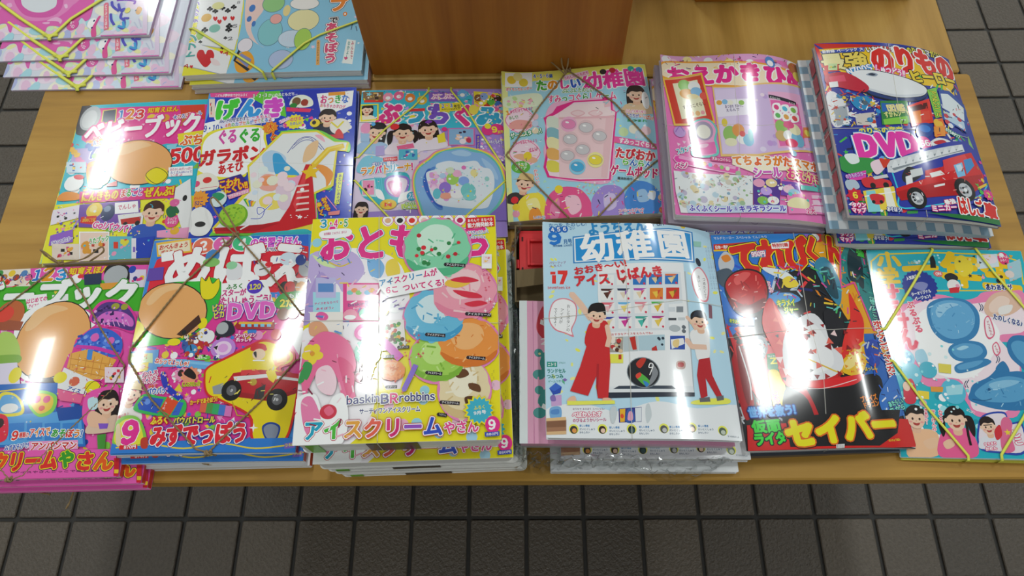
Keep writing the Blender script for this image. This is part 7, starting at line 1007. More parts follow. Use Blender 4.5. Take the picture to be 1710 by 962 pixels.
('T','ふろく',77.9,-97.9,90.3,-96.4,4.5,'f2e51e',.04,[],0),('T','9月号',77.8,-103.3,90.8,-101.8,4.2,'fff',.04,[],0),('E','ec2f8e',97,-115.2,7.6,8.8,-1),('T','9',92.3,-115.4,100.5,-115,13,'fff',.06,[],0),
('P','3c50b8',[88.6,-123,103.8,-122.1,103.7,-126.8,89.1,-127.6]),('T','880円',90.3,-125.3,102.6,-124.4,3.2,'fff',.02,[],0),('P','fff',[88.9,78.8,100.2,78.7,99.8,60.9,88.6,60.9]),
('H',5,[89.9,77,99.2,76.9,99,67.3,89.7,67.3],['f6e6ea','e88','8ac','fc6'],6,None),('T','シール',88.6,58,99.8,58.7,3.9,'d9257f',.02,[],0),('T','ふろく',89.2,53.1,99.7,53.8,3.9,'d9257f',.02,[],0),
('T','あそぶ',99.4,-56.6,99.4,-59.7,1.5,'555',0,[],1),('T','あそぶ',97.6,-60.3,97.5,-63.4,1.5,'555',0,[],1),('T','あそぶ',99.3,-64.1,99.2,-67.2,1.5,'555',0,[],1),
('T','あそぶ',97.4,-67.8,97.3,-70.9,1.5,'555',0,[],1),('T','あそぶ',99.1,-71.5,99,-74.6,1.5,'555',0,[],1),('T','あそぶ',97.2,-75.2,97.2,-78.3,1.5,'555',0,[],1),
('T','あそぶ',98.9,-78.9,98.9,-81.9,1.5,'555',0,[],1),('D',53,60,[-115.3,92.1,1.8,87.4,4.7,-15.8,-106.5,-11.3],1.3,4,['fff','8a6ac0','f0c0d8','5a9ad8','f3d84a','4a3a6a'],'bar'),
('D',54,50,[-112.2,-17.5,-25.7,-21.3,-21.2,-130.8,-102.4,-127.9],1.5,4.2,['fff','d83a74','f9b8cc','8a2a4a','fbe0ea'],'bar'),],
'L': [
('P','bfe3f6',[-106,-134.7,106,-134.7,106,134.7,-106,134.7]),('D',1,70,[-97.5,127.4,132.5,151.4,91.1,-99.8,-102.1,-103.2],2.1,3.8,['eef08a','f3f0a0','f0f060'],'drop'),
('C','f0f3f6',[-105.8,-103.9,-64.9,-96.1,-28.3,-103.9,15.6,-92.8,58.7,-99.9,115.7,-96,115.6,-154.5,-112,-146.5]),('T','なつを たのしむ!',-97.5,128.3,-51,133,7,'2a70b0',.02,[],0),
('E','1c6cc8',-92.7,122.9,4.2,4.9,3.6),('T','4',-94.8,122.7,-90.6,123.4,7.3,'fff',.05,[],0),('E','1c6cc8',-85.3,123.7,4.2,4.9,2.7),('T','5',-87.5,123.6,-83.2,124.2,7.4,'fff',.05,[],0),
('E','1c6cc8',-78,124.4,4.2,4.9,1.9),('T','6',-80.1,124.3,-75.9,124.8,7.4,'fff',.05,[],0),('T','さい',-72.3,125.4,-65.3,126.3,4.9,'2a70b0',.02,[],0),
('T','9',-98.6,109.5,-81.8,112.1,21,'1c7cd8',.1,[],0),('T','月号',-79.9,106.5,-69.4,108,7.2,'2a70b0',.05,[],0),('T','特別価格 1300円',-92.9,100.3,-69.6,102,3.2,'2a70b0',.02,[],0),
('T','ようちえん',-50.3,124.8,22.6,131.7,18.9,'2a90d0',.075,[],0),('T','Fun',29.8,132.9,44.5,135.7,8.5,'2a4a7a',.03,[],0),('E','f6f0f0',62.3,137.1,4.2,4.8,8.7),('E','e8502c',62.5,138.8,1.9,2.2,8.8),
('E','f0d02c',68.7,134.7,3.5,3.9,9.9),('P','2a88d0',[-68.5,114.1,-20.9,120.5,14.2,124,50.3,128.8,80.8,127.7,77.9,82.9,45.4,81.9,10.8,81.4,-23.3,80.3,-69.1,77.2]),
('P','e8f4fa',[-67.2,112.5,-21,118.9,14.1,122.3,50.1,127.1,79,126.1,76.3,84.7,45.6,83.5,10.9,82.9,-23.3,81.8,-67.4,78.8]),
('P','2196de',[-65.5,110.9,-21.1,117.2,14,120.7,50,125.4,77.3,124.4,74.6,86,45.8,85.1,11.1,84.5,-23.2,83.4,-65.6,80.4]),('T','幼',-60.9,96.6,-18,100.3,41.4,'fff',.05,[],0),
('T','稚',-16.6,100.3,27.9,103.7,42.6,'fff',.045,[],0),('T','園',33.6,104.4,72.8,106.9,40.6,'fff',.045,[],0),('T','パワーアップ',-97.9,76.4,-78,78.2,3.5,'a05a8a',.02,[],0),
('T','ふろく!',-97.9,72.2,-83.3,73.7,3.5,'a05a8a',.02,[],0),('P','e8352e',[-96.7,64.9,-90.6,65.3,-90.7,61.4,-96.8,61.1]),('P','e8352e',[-94.8,60.5,-90.1,60.7,-90.3,49.3,-95,49.1]),
('P','e8352e',[-87.9,66.9,-76.3,67.4,-76.4,62.8,-81.6,48.9,-86.3,48.7,-81.9,61.8,-88,62]),('T','seventeen ice',-100.5,43.8,-73.7,45,5.6,'d8382e',.03,[],0),
('P','b8c4cc',[57.9,67.3,64.6,69.6,57.3,-84.8,51.2,-87.6]),('P','f3f5f7',[-40.6,75,63,80.4,56.4,-75.7,-40.6,-76.6,-41,-8.5,-42,35.1]),('P','e8ecf0',[-41.5,-76.6,56.5,-75.1,57.1,-86.1,-40.3,-88.3]),
('P','2c3444',[-40.7,-83.1,57.6,-82.2,57,-86.8,-40.4,-89.6]),('P','3a4656',[-31.4,-79.2,-25,-75.6,32.9,-75.1,37.3,-78.9]),('P','e3e9ee',[-39.2,63.4,57.9,67.3,56,26,39.5,23.6,37.5,-9,-38,-12]),
('P','f4f6f6',[-37.3,61.5,-21.8,61.3,-22.6,47.6,-38,47.8]),('P','6ac8d0',[-34.4,56.6,-25.9,57.9,-30.2,49.1]),('P','f0f0e8',[-28.2,58.6,-24.2,59.3,-28.5,53.1]),('E','d83a5a',-24.7,49.3,1.3,1.5,-.6),
('P','f4f4f2',[-18.4,61.7,-2.9,61.6,-3.9,47.9,-19.3,48]),('P','6a3a2a',[-15.6,56.8,-7,58.1,-11.5,49.3]),('P','c8a08a',[-9.3,58.8,-5.4,59.5,-9.7,53.3]),('E','d83a5a',-6,49.5,1.3,1.5,-.3),
('P','2a7ac8',[.5,61.9,16,62,14.9,48.3,-.5,48.2]),('P','e8e8f0',[.5,61.9,16,62,9.6,59.2,1,59.4]),('P','f0b8b0',[3.2,57.1,11.9,58.5,7.3,49.6]),('P','f4e0d0',[9.6,59.2,13.5,59.9,9.1,53.7]),
('E','d83a5a',12.8,49.9,1.3,1.5,.6),('P','2a7ac8',[19.5,62.5,35.2,63,33.9,49.2,18.3,48.7]),('P','e8d0a0',[22.2,57.7,30.9,59.4,26.2,50.3]),('P','5a3a2a',[28.6,60,32.6,60.8,28.1,54.4]),
('E','d83a5a',31.8,50.7,1.4,1.5,2.1),('P','2a7ac8',[38.7,63.6,54.8,64.7,53.3,50.7,37.3,49.7]),('P','e8784a',[38.7,63.6,54.8,64.7,48,61.3,39.1,61.1]),('P','f0d8a0',[41.4,58.8,50.4,60.8,45.4,51.5]),
('P','e8c88a',[48,61.3,52.1,62.3,47.4,55.8]),('E','d83a5a',51.2,52.2,1.4,1.6,4.2),('P','f4f4f2',[-38.3,43.3,-22.9,43.1,-23.8,28.3,-39,28.4]),
('P','4a2a2a',[-38.3,43.3,-22.9,43.1,-29.2,40.2,-37.7,40.6]),('P','5a3428',[-35.5,38,-27,39.4,-31.4,29.8]),('P','8a3a3a',[-29.2,40.2,-25.4,40.9,-29.6,34.2]),('E','d83a5a',-25.9,30.1,1.3,1.5,-.6),
('P','f4f4f2',[-19.2,43.5,-3.9,43.4,-5,28.5,-20.2,28.6]),('P','2a3a5a',[-19.2,43.5,-3.9,43.4,-10.3,40.4,-18.7,40.8]),('P','e8d8c0',[-16.5,38.2,-8,39.6,-12.5,30]),
('P','9a5ab8',[-10.3,40.4,-6.4,41.1,-10.7,34.4]),('E','d83a5a',-7,30.3,1.3,1.5,-.3),('P','f4f4f2',[-.2,43.7,15.2,43.8,13.9,28.9,-1.3,28.8]),('P','b84ab8',[-.2,43.7,15.2,43.8,8.8,40.7,.2,41]),
('P','f0d8b0',[2.5,38.5,11,40,6.4,30.3]),('P','e05a7a',[8.8,40.7,12.7,41.5,8.3,34.8]),('E','d83a5a',11.9,30.6,1.3,1.5,.4),('P','e8862c',[18.9,44.2,34.5,44.7,33,29.6,17.6,29.3]),
('P','f0c848',[21.5,39,30.2,40.7,25.4,30.9]),('P','d84a2c',[27.9,41.4,31.9,42.3,27.4,35.4]),('E','d83a5a',31,31.4,1.3,1.5,1.8),('P','d83a2c',[38.3,45.2,54.2,46.2,52.5,31,36.8,30.1]),
('P','e8b83c',[40.9,40,49.7,42.1,44.7,32]),('P','8a6a2a',[47.4,42.7,51.5,43.7,46.8,36.6]),('E','d83a5a',50.5,32.6,1.4,1.5,3.7),('P','f6f4f4',[-38.5,25.4,-23.4,25.3,-24.3,10.7,-39.3,10.9]),
('P','e86a7a',[-38.5,25.4,-23.4,25.3,-29.6,22.4,-38,22.8]),('P','f4c0c4',[-35.8,20.3,-27.4,21.7,-31.7,12.2]),('P','e88a98',[-29.6,22.4,-25.8,23.1,-29.9,16.6]),('E','d83a5a',-26.3,12.5,1.3,1.5,-.5),
('P','f6f4f4',[-19.4,25.6,-4.2,25.5,-5.3,10.9,-20.3,11.1]),('P','6ab8e8',[-19.4,25.6,-4.2,25.5,-10.5,22.6,-18.9,23]),('P','f3dc7a',[-16.7,20.5,-8.3,21.9,-12.7,12.4]),
('P','f0e8b0',[-10.5,22.6,-6.6,23.3,-10.9,16.8]),('E','d83a5a',-7.3,12.7,1.3,1.5,-.3),('P','f6f4f4',[-.2,25.9,15,25.9,13.8,11.3,-1.3,11.3]),('P','e88a98',[-.2,25.9,15,25.9,8.7,22.9,.2,23.2]),
('P','f4ccc4',[2.4,20.7,10.9,22.2,6.3,12.7]),('P','f090a0',[8.7,22.9,12.5,23.7,8.2,17.1]),('E','d83a5a',11.8,13,1.3,1.5,.4),('P','f6f4f4',[19,26.4,34.4,26.7,33,12,17.8,11.7]),
('P','4ab84a',[19,26.4,34.4,26.7,28,23.6,19.5,23.7]),('P','e8c03c',[21.6,21.2,30.2,22.9,25.5,13.3]),('P','d8a83c',[28,23.6,31.9,24.4,27.4,17.7]),('E','d83a5a',31,13.7,1.3,1.5,1.6),
('P','f6f4f4',[-38.9,7.2,-23.8,7.1,-24.8,-7.9,-39.7,-7.8]),('P','3a4aa8',[-38.9,7.2,-23.8,7.1,-30,4.1,-38.4,4.5]),('P','e8c88a',[-36.2,1.9,-27.8,3.4,-32.1,-6.3]),
('P','f0e0c0',[-30,4.1,-26.2,4.9,-30.4,-1.9]),('E','d83a5a',-26.8,-6.1,1.3,1.4,-.5),('P','f6f4f4',[-19.9,7.4,-4.9,7.3,-6,-7.7,-20.9,-7.6]),('P','8a3ab0',[-19.9,7.4,-4.9,7.3,-11.1,4.3,-19.4,4.7]),
('P','d83a9a',[-17.3,2.1,-8.9,3.6,-13.3,-6.1]),('P','b02a7a',[-11.1,4.3,-7.3,5.1,-11.5,-1.7]),('E','d83a5a',-7.9,-5.9,1.3,1.4,-.3),('P','f6f4f4',[-.9,7.7,14.1,7.7,12.9,-7.3,-2.1,-7.3]),
('P','3aa89a',[-.9,7.7,14.1,7.7,7.8,4.7,-.5,5]),('P','4ac0b0',[1.7,2.4,10,3.9,5.5,-5.8]),('P','2a8a80',[7.8,4.7,11.7,5.4,7.4,-1.4]),('E','d83a5a',10.9,-5.5,1.3,1.4,.3),
('P','f6f4f4',[18.1,8.1,33.3,8.4,31.9,-6.7,16.8,-6.9]),('P','b83a8a',[18.1,8.1,33.3,8.4,26.9,5.2,18.5,5.4]),('P','f0d05a',[20.7,2.9,29.1,4.5,24.4,-5.3]),('P','e8b83c',[26.9,5.2,30.8,6.1,26.4,-.8]),
('E','d83a5a',29.9,-4.9,1.3,1.4,1.3),('P','d8dee4',[38.4,19.9,46.6,20.3,45.9,14.4,37.9,14]),('P','8a929a',[48,21.1,56.2,21.6,55.4,14.2,47.2,13.7]),('P','3a4048',[37.1,6,46.4,6.4,46.1,3.5,36.8,3.1]),
('P','d0d6da',[48.5,7.2,56.7,7.7,56.3,4.1,48.1,3.6]),('E','b8c0c4',43.1,-6.7,6.7,4.3,2.3),('E','6a727a',53.9,-4.7,2.4,2.5,3.3),('E','6a727a',53.4,-9.7,2.4,2.5,3.2),
('P','2a50b0',[36.8,-16.1,54.1,-15.3,52.2,-32.2,35.2,-32.8]),('P','f0f0f0',[37,-20.6,51.8,-18.3,52.7,-25.2,37.2,-32.1]),('C','f0d08a',[39.8,-22.3,46.6,-20.3,44.6,-29.7,39.2,-28.5]),
('T','おすきなアイスをえらんでね♪',-29.7,-14.9,19.5,-12.9,3.2,'e05a5a',.02,[],0),('P','a8a49a',[-33.2,-18.4,-16.4,-17.5,-17.7,-36.5,-33.6,-36.4]),
('D',3,16,[-31.9,-19.1,-17.1,-19.2,-18.2,-35.1,-32.9,-35],1.3,3,['5a3428','e8c8a0','c83a3a','f4e8dc'],'dot'),('P','c0ccd0',[-16.4,-17.5,-.2,-16.5,-1,-34.9,-17,-35.8]),
('P','c8342c',[-9.4,-18.6,-2.8,-17.2,-2.1,-33.1,-6.6,-33.8]),('P','b8d4e0',[.5,-16.5,30.7,-14.8,29.3,-33.6,-.3,-34.5]),('P','c8302c',[14.7,-31.4,20.1,-28.2,20.8,-34.4,14.4,-34.5]),
('D',4,5,[22.9,-19.2,28.7,-19.1,27.7,-29.5,21.9,-29.6],1.3,2,['2a3a4a'],'dot'),('P','f0ec5a',[-33.7,-38.5,-17.8,-38.6,-18.5,-49.4,-34.3,-49.3]),
('P','c83a2c',[-22.9,-39.2,-19.7,-39.2,-20.1,-45,-23.3,-45]),('E','8a949c',3.1,-60.2,18.3,18,0),('E','23262c',3.1,-60.2,17.3,17,0),
('C','8a8e94',[13.1,-50.1,19.2,-60.1,12.8,-71.7,4.6,-76.7,11.9,-63.5]),('C','c83a2c',[-4.3,-50.1,2.5,-43.4,7.1,-45.1,0,-55.2]),('C','5ab84a',[-5.8,-65.2,-.4,-60.9,8.9,-70.1,4.6,-76]),
('C','e84a3a',[-5.7,-63.5,-1,-60.2,.6,-63.5,-4.1,-67.5]),('C','3a8ad0',[2,-69.5,8,-73.4,4.6,-76.7]),('L','fff',1,[9.8,-62.8,14.5,-51.8,11.5,-49.5,9.6,-54.2,13.4,-54.2],False,True),
('C','c8a8a0',[41.5,-47,50.3,-46.6,49.4,-54.8,40.7,-55.1]),('C','b83a3a',[42.7,-48.3,48.5,-48.1,48,-52.8,42.2,-53]),('T','おおき～い!',-68.9,66,-5.9,77.4,11.2,'e0303a',.06,[],0),
('T','アイス',-69.3,53,-26.4,56.8,16,'e0303a',.075,[],0),('T','じばんき',-20.5,60.5,37,67.3,16.2,'e0303a',.075,[],0),
('C','e88a98',[-100,4.7,-94.6,24.9,-81.1,31,-68.1,23.9,-67.8,5.7,-73.5,-8.6,-71.9,-17.8,-80.9,-14.1,-93.7,-9.2]),
('C','f8f8fa',[-98.7,4.7,-93.6,23.9,-81.2,29.5,-69.4,22.8,-69.1,5.7,-74.8,-7.9,-73.8,-15,-81.5,-12.3,-92.7,-7.8]),('T','おしたボタンの',-76.4,23,-78.2,-11.6,4.3,'333',0,[],1),
('T','アイスが',-83.8,17.7,-86.4,-1.9,4.3,'333',0,[],1),('T','でてくるよ!',-91.4,17.8,-92.7,-5.7,4.3,'333',0,[],1),('C','e88a98',[70.7,60.9,76.8,74.4,85.3,77,92.7,60.5,89,34.7,80.1,30.7,72.6,41.9]),
('C','f8f8fa',[72.2,61.1,77.3,72.9,84.6,74.9,91,59.4,87.4,36.3,80.4,33,73.8,42.8]),('T','つめたくて',87.2,64.2,85.5,36,3.8,'555',0,[],1),('T','おいしい!',80.8,66.3,77.9,38.8,3.7,'555',0,[],1),
('L','f0c8b0',7.7,[-72,35.7,-63.1,24,-51.4,5.1]),('P','f6f6f6',[-53.6,-.6,-33.3,2.2,-33.4,-12.1,-54.8,-12]),('C','d42c30',[-55.1,-4.2,-47.7,.5,-33.1,.4,-33.8,-29.5,-58.8,-28.4]),
('P','d42c30',[-57.1,-26,-32.2,-24.7,-32.5,-50,-37.3,-90.2,-48.5,-89.6,-48.4,-63.4,-58.9,-87,-78.3,-81.7,-66.2,-53.4]),('P','b8222a',[-47.7,-50,-45.1,-50,-48.5,-89.6,-49.7,-76.6]),
('L','f0c8b0',5.4,[-33.7,-5,-31.9,-19.1,-34.8,-29.5]),('K',-44.6,9.4,11.7,'1c1618',None,0,-6.2),('C','1c1618',[-54.3,13.1,-49.9,23.3,-36.6,24,-34.7,11.2,-43.6,16.7]),
('C','f0c0a4',[-80.1,-89.8,-73.8,-87.2,-72.5,-92.9,-81.8,-94.7]),('C','f0c0a4',[-42.9,-89.6,-35.1,-89.6,-33.2,-94.1,-42.5,-94.1]),('P','f0f060',[-81.8,-93.1,-30.7,-92.1,-30.3,-96,-81.9,-97.6]),
('C','f0f060',[56.5,-91.3,93.1,-86.6,93.8,-93.1,56,-95.8]),('C','f4f4f4',[59.6,-14.3,66.6,-6,82.4,-4.4,82.8,-19.4,79.2,-40.8,66,-44.5,63.5,-31.6]),
('L','f0c8b0',6.2,[56.1,-20.9,60.6,-28.3,77.6,-27.7]),('L','f0c8b0',4.6,[59.4,7.9,64.2,2.1,68.3,-6.6]),
('P','c02630',[66.8,-43.4,80,-40,80.5,-61.1,88.7,-84.3,82.9,-88,72,-65,71.7,-85.5,63.8,-89.1,62.5,-62.2]),('K',73.5,4.8,11.6,'1c1618',None,0,1.7),
('C','2a3444',[65.7,8.4,71.3,17.4,80.8,17.3,83,7.7,72.2,11.2]),('P','6a6a6e',[62,-88.5,73.8,-86.6,74.2,-91.8,62.1,-93]),('P','6a6a6e',[81.6,-85.5,90.2,-83.6,90.1,-88.8,81.8,-90.7]),
('P','2a9a8a',[-102.9,-48.3,-91.5,-47.9,-91.6,-54.3,-103,-54.7]),('T','ニトリ',-102,-51.7,-92.5,-51.3,5.1,'fff',.05,[],0),('T','コラボふろく',-89.9,-49.2,-81.9,-49,2.7,'4a9a8a',.02,[],0),
('T','ランドセル',-103.1,-59.4,-82.2,-58.4,5.7,'2a8a7a',.05,[],0),('T','つみつみ',-103.3,-65.7,-85,-64.8,5.6,'2a8a7a',.05,[],0),('T','ゲームつき!',-102.1,-71.6,-87.3,-70.4,3,'4a9a8a',.02,[],0),
('P','8a6ab8',[-86.3,-68.4,-83.1,-67,-80.7,-69,-83.9,-71]),('P','5ab88a',[-86.3,-68.4,-83.9,-71,-84,-74.3,-86.4,-71.7]),('P','2a50b8',[-101,-79.1,-93.7,-72.6,-87.2,-77,-88.7,-84.2,-96.8,-86.4]),
('P','3a6ad0',[-101,-79.1,-93.7,-72.6,-87.2,-77,-95.5,-82.4]),('P','d0a8d8',[-99.3,-87.7,-87.8,-86.1,-87.8,-98,-99,-99.3]),('C','8a70b8',[-100,-88.7,-95.6,-86.3,-93.9,-92.7,-98.8,-93.5]),
('C','7ab0e0',[-100.9,-102.5,-94.3,-99.1,-88.5,-101.2,-89.5,-112.9,-99.3,-114.1]),('C','5a90d0',[-99,-103.7,-91.3,-102.2,-91.5,-107.6,-99.1,-107.8]),
('P','e8c08a',[-105.4,-112.7,-83.9,-110.6,-83.4,-114,-105.4,-115.8]),('P','a8785a',[-105.4,-115.8,-83.4,-114,-83.8,-127.7,-105.7,-128.8]),
('P','8a5f45',[-104.8,-116.4,-84,-114.7,-84.2,-121.5,-104.9,-122.6]),('P','e0b888',[-105.6,-127.3,-83.7,-125.8,-83.9,-129.5,-105.7,-130.6]),
('T','おうちで あそぼう スペシャル♪',-76.2,-101.9,-40.5,-101.4,2.5,'8a6a8a',.02,[],0),('T','ぺぽかんたす',-77,-108.3,-45.1,-107.1,6.9,'fff',.06,[(1.2,'e04a7a')],0),
('T','のびるようかいシール',-76.6,-114.5,-40.5,-113.1,4.4,'c83a7a',.03,[],0),('P','3a3a8a',[-26.9,-101.1,-1.9,-99.2,-3.2,-115.5,-27.3,-116.5]),('P','f0b82c',[-25.7,-101.7,-19.5,-101.1,-21.1,-115.5,-26,-115.9]),
('E','e8502c',-23.5,-109.3,1.8,2.5,-0),('C','3a60b0',[-19.9,-115.5,-17.5,-102.4,-11.3,-102.4,-10.8,-115.5]),('C','e8a8c8',[-17.9,-113.4,-16.1,-104.9,-12.4,-104.9,-12.4,-113.4]),
('P','e4eaf0',[-9.1,-100.5,-2.2,-99.8,-3.4,-114.9,-9.6,-115.5]),('C','cfd8dc',[-35.9,-102.3,-31.1,-98.5,-28.9,-103.9,-32.8,-116.5,-35.7,-114.9]),
('C','cfd8dc',[2.9,-97.6,6.7,-96,8.1,-108.6,2.8,-117.4,1.4,-108.6]),('E','f0f060',-75.8,-123.6,5.2,5.3,.7),('E','3a3a3a',-75.8,-124.5,4,4.3,.7),('E','e8a050',-75.2,-125.4,2.4,2.5,.7),
('E','f0f060',-45.3,-123.3,5.2,5.3,.2),('E','3a2a20',-45.4,-124.3,3.9,4.3,.2),('E','f4d0b8',-44.8,-125.2,2.4,2.5,.2),('E','f0f060',-14.4,-123.3,5.2,5.3,.1),('E','2a3a3a',-14.4,-124.2,3.9,4.3,.1),
('E','3a5a5a',-13.9,-125.1,2.4,2.5,.1),('E','f0f060',20,-122.5,5.2,5.3,.5),('E','5a5a5a',19.9,-123.5,4,4.3,.5),('E','c8c8c8',20.5,-124.4,2.4,2.5,.5),('E','f0f060',50,-121.1,5.3,5.3,1.4),
('E','2a2020',49.9,-122.1,4,4.4,1.4),('E','f4d0b8',50.4,-123,2.5,2.5,1.4),('E','f0f060',83.9,-123.3,5.5,5.4,2.9),('E','5a6a5a',83.7,-124.2,4.2,4.4,2.9),('E','c8d0c0',84.2,-125.2,2.6,2.5,2.9),
('T','新しい勇者',-69.5,-120.1,-58.6,-120,2.8,'3a8ac8',.03,[],0),('T','だいとくしゅう',-69.7,-123.8,-52.9,-123.7,2.5,'4a6a8a',.02,[],0),('T','おもしろい',-69.8,-127.2,-58.9,-127.1,2.5,'4a6a8a',.02,[],0),
('T','新しい勇者',-38,-121.8,-27,-121.8,2.8,'3a8ac8',.03,[],0),('T','だいとくしゅう',-38.2,-125.5,-21.5,-125.5,2.5,'4a6a8a',.02,[],0),('T','おもしろい',-38.4,-128.9,-27.5,-128.8,2.5,'4a6a8a',.02,[],0),
('T','新しい勇者',-6.3,-121.1,4.6,-121.1,2.8,'3a8ac8',.03,[],0),('T','だいとくしゅう',-6.6,-124.8,10.1,-124.8,2.5,'4a6a8a',.02,[],0),('T','おもしろい',-6.9,-128.2,4,-128.2,2.5,'4a6a8a',.02,[],0),
('T','新しい勇者',26,-120.9,37.1,-120.8,2.8,'3a8ac8',.03,[],0),('T','だいとくしゅう',25.6,-124.6,42.5,-124.4,2.5,'4a6a8a',.02,[],0),('T','おもしろい',25.3,-128,36.3,-127.9,2.5,'4a6a8a',.02,[],0),
('T','新しい勇者',57.1,-119.4,68.4,-119,2.8,'3a8ac8',.03,[],0),('T','だいとくしゅう',56.6,-123.1,74,-122.5,2.5,'4a6a8a',.02,[],0),('T','おもしろい',56.2,-126.5,67.5,-126.2,2.5,'4a6a8a',.02,[],0),
('T','なつのおたのしみ',88.5,-129,101.6,-129.5,2.2,'7a8a9a',.02,[],0),('P','9ad0c0',[80.1,114.1,90.7,115.6,89.6,107.7,79.9,106.5]),('E','2a3444',82.6,84.5,3.1,5.8,10.3),
('P','8a5a6a',[88,28.1,92.3,27.2,90.5,9.8,86.2,9.9]),('T','たのしいことがいっぱいだよ',96.2,110.2,96.4,49.5,2.5,'9aa8c8',0,[],1),('T','たのしいことがいっぱいだよ',99.9,111.2,99.9,50.2,2.5,'9aa8c8',0,[],1),
('T','たのしいことがいっぱいだよ',103.7,112.3,103.5,51,2.6,'9aa8c8',0,[],1),],
'M': [
('P','1c1c22',[-100.5,-135.1,100.5,-135.1,100.5,135.1,-100.5,135.1]),('P','2f7ad8',[-100.1,135.4,105,141.4,96.9,112.8,62.2,94.2,-25.6,79.8,-45.9,36.8,-98.4,-3.5,-99.4,9.2]),
('P','2f8ae0',[-100.4,133.6,31.6,135.1,28.9,123.8,-100.7,121]),('D',51,80,[-95.9,110.2,18.3,107.1,-7.5,-13.4,-114.9,-10],3.2,8.3,['2a5ad0','5ab0f0','1c2a6a','e83a3c','c8d8e8'],'bar'),
('D',52,60,[-96.3,-9.9,-31,-12.2,-48.7,-107.1,-112.1,-105.6],3,7.1,['a01820','e8403c','5a0a10','c8ccd2','f3c83c'],'bar'),('T','マルチヒーロー スペシャル てんこもり',-96.1,129.5,-28.6,129.8,4.4,'e8f0ff',.02,[],0),
('C','f0a81c',[9.4,125.5,72.5,131.8,101.8,129.9,102.2,50.5,94.6,-48.1,75.5,-37.5,44.2,24.5,29.6,85.6]),
('D',2,26,[20.9,118.1,100.2,124.2,74.8,36.4,2.4,34.6],2.8,5.7,['f3d03c','e88a1c','f6e08a'],'bar'),('P','2a6ac0',[64.6,-.6,95.1,2.7,94.5,-96.3,58,-103.7,51.6,-51]),
('C','e8403a',[29,131.3,41.6,134.3,42.5,124.2,31.8,122]),('E','f4f4f4',32.8,128.7,5.4,5.8,1.6),('E','a8703a',46.6,127,6.3,7.1,2.8),('E','c8884a',56.9,126.8,5.7,6.3,3.8),
('T','ガオガオ',15.2,129.2,25.4,130.1,7.7,'e83ad0',.05,[],0),('P','d8361c',[-97.5,120.9,-43.2,123.7,-45.2,113,-98.4,111]),('P','f3c81c',[-98.7,113.1,-44.9,114.4,-45.2,113,-98.4,111]),
('T','日本一売れているヒーロー雑誌!!',-96.2,116.6,-45.5,118,5.4,'fff',.05,[],0),('T','て',-79.2,99.3,-41.9,101.5,47.8,'e0281c',.1,[(4.7,'141414'),(2.7,'f3d81c')],0),
('T','れ',-45,101.6,-8.2,103.8,48.6,'e0281c',.1,[(4.7,'141414'),(2.7,'f3d81c')],0),('T','び',-14.9,102.2,21.6,107.1,47.8,'e0281c',.1,[(4.8,'141414'),(2.7,'f3d81c')],0),
('T','くん',13,105.3,67.1,112,47.5,'e0281c',.1,[(5,'141414'),(2.9,'f3d81c')],0),('P','fff',[-25.6,120.6,-2.8,121.9,-4.7,112.8,-26.2,112.3]),('T','特別付録',-24.8,116.6,-4.7,117.5,5.9,'d82c2c',.05,[],0),
('P','3aa0c8',[-53,109.7,-33.8,111.1,-35.6,101.2,-53.8,100.2]),('T','950円',-52.8,105.4,-35.6,106.2,8.6,'fff',.06,[(1,'d83a8a')],0),('C','e8f0f4',[-41.3,87.4,-16,81.1,-3.6,65.1,-18.3,69.1,-37.9,80.3]),
('C','4a9ae0',[-40.4,49.8,-15.6,52,-5.4,41.5,-33.8,36.2]),('C','f3d83c',[-21.4,69.2,-11.1,74,-2.8,61.7,-17.3,58.8]),
('D',5,36,[-37.6,90.7,4.7,89.3,-6.8,34.9,-47.4,36.9],1.9,4.5,['d83a8a','3a8ad0','c8d8e8','8a2a8a','f3d83c'],'bar'),('T','のりもの',-39.5,68.4,-37.4,53,5.5,'fff',.05,[(1,'d83a8a')],1),
('T','キラメイ',-34,38.8,-12,39.1,10,'f3e83c',.07,[(1.6,'3a9a2a')],0),('T','ジャー',-27.3,29.3,-10.2,30.1,9.3,'f3e83c',.07,[(1.6,'3a9a2a')],0),
('C','c8ccd2',[-94.4,99.6,-84.7,110.7,-76.4,102.8,-77.1,88.8,-88.2,78.7,-95,85.7]),('C','4a5a6a',[-100.3,82.3,-83.7,87.3,-76.8,71.6,-90.9,61.8,-99.3,68.6]),
('C','e88a2c',[-90.6,103.1,-82.2,106.4,-79.2,99.3,-87,96]),('C','141418',[-93.4,61.8,-81.6,80.3,-61.8,86.5,-44.4,78.9,-40.4,56.5,-49.5,33.7,-66.8,21.4,-86.4,31.8]),
('C','c8161e',[-91.7,62.5,-81.3,78.6,-62.2,84.1,-46.3,77.2,-42.3,56.6,-50.4,37,-64.8,32.7,-82.3,38.2]),('C','e85a58',[-79.6,73.4,-67.3,81.6,-58.3,79.5,-67.8,69.6,-77.9,64.9]),
('C','7a0e16',[-89.9,48.3,-70,37.9,-47.1,46.8,-52.7,32.2,-72,26.4,-87.4,35.1]),('D',21,26,[-86.6,78.7,-40.1,77,-48.5,30.3,-94.2,31.9],1.6,3.9,['f07a70','a01018','e8423c','f4c0b8'],'bar'),
('C','b81822',[-100.4,-34.7,-87.2,-10,-83.9,-34.9,-81.8,-82.9,-93.5,-100.1,-98.4,-76.7]),('C','d8202a',[-98.3,15.6,-85.2,-16.3,-59.8,-7.7,-38.5,-36.7,-69.2,-77.4,-81.6,-65.2,-91.4,-34.8]),
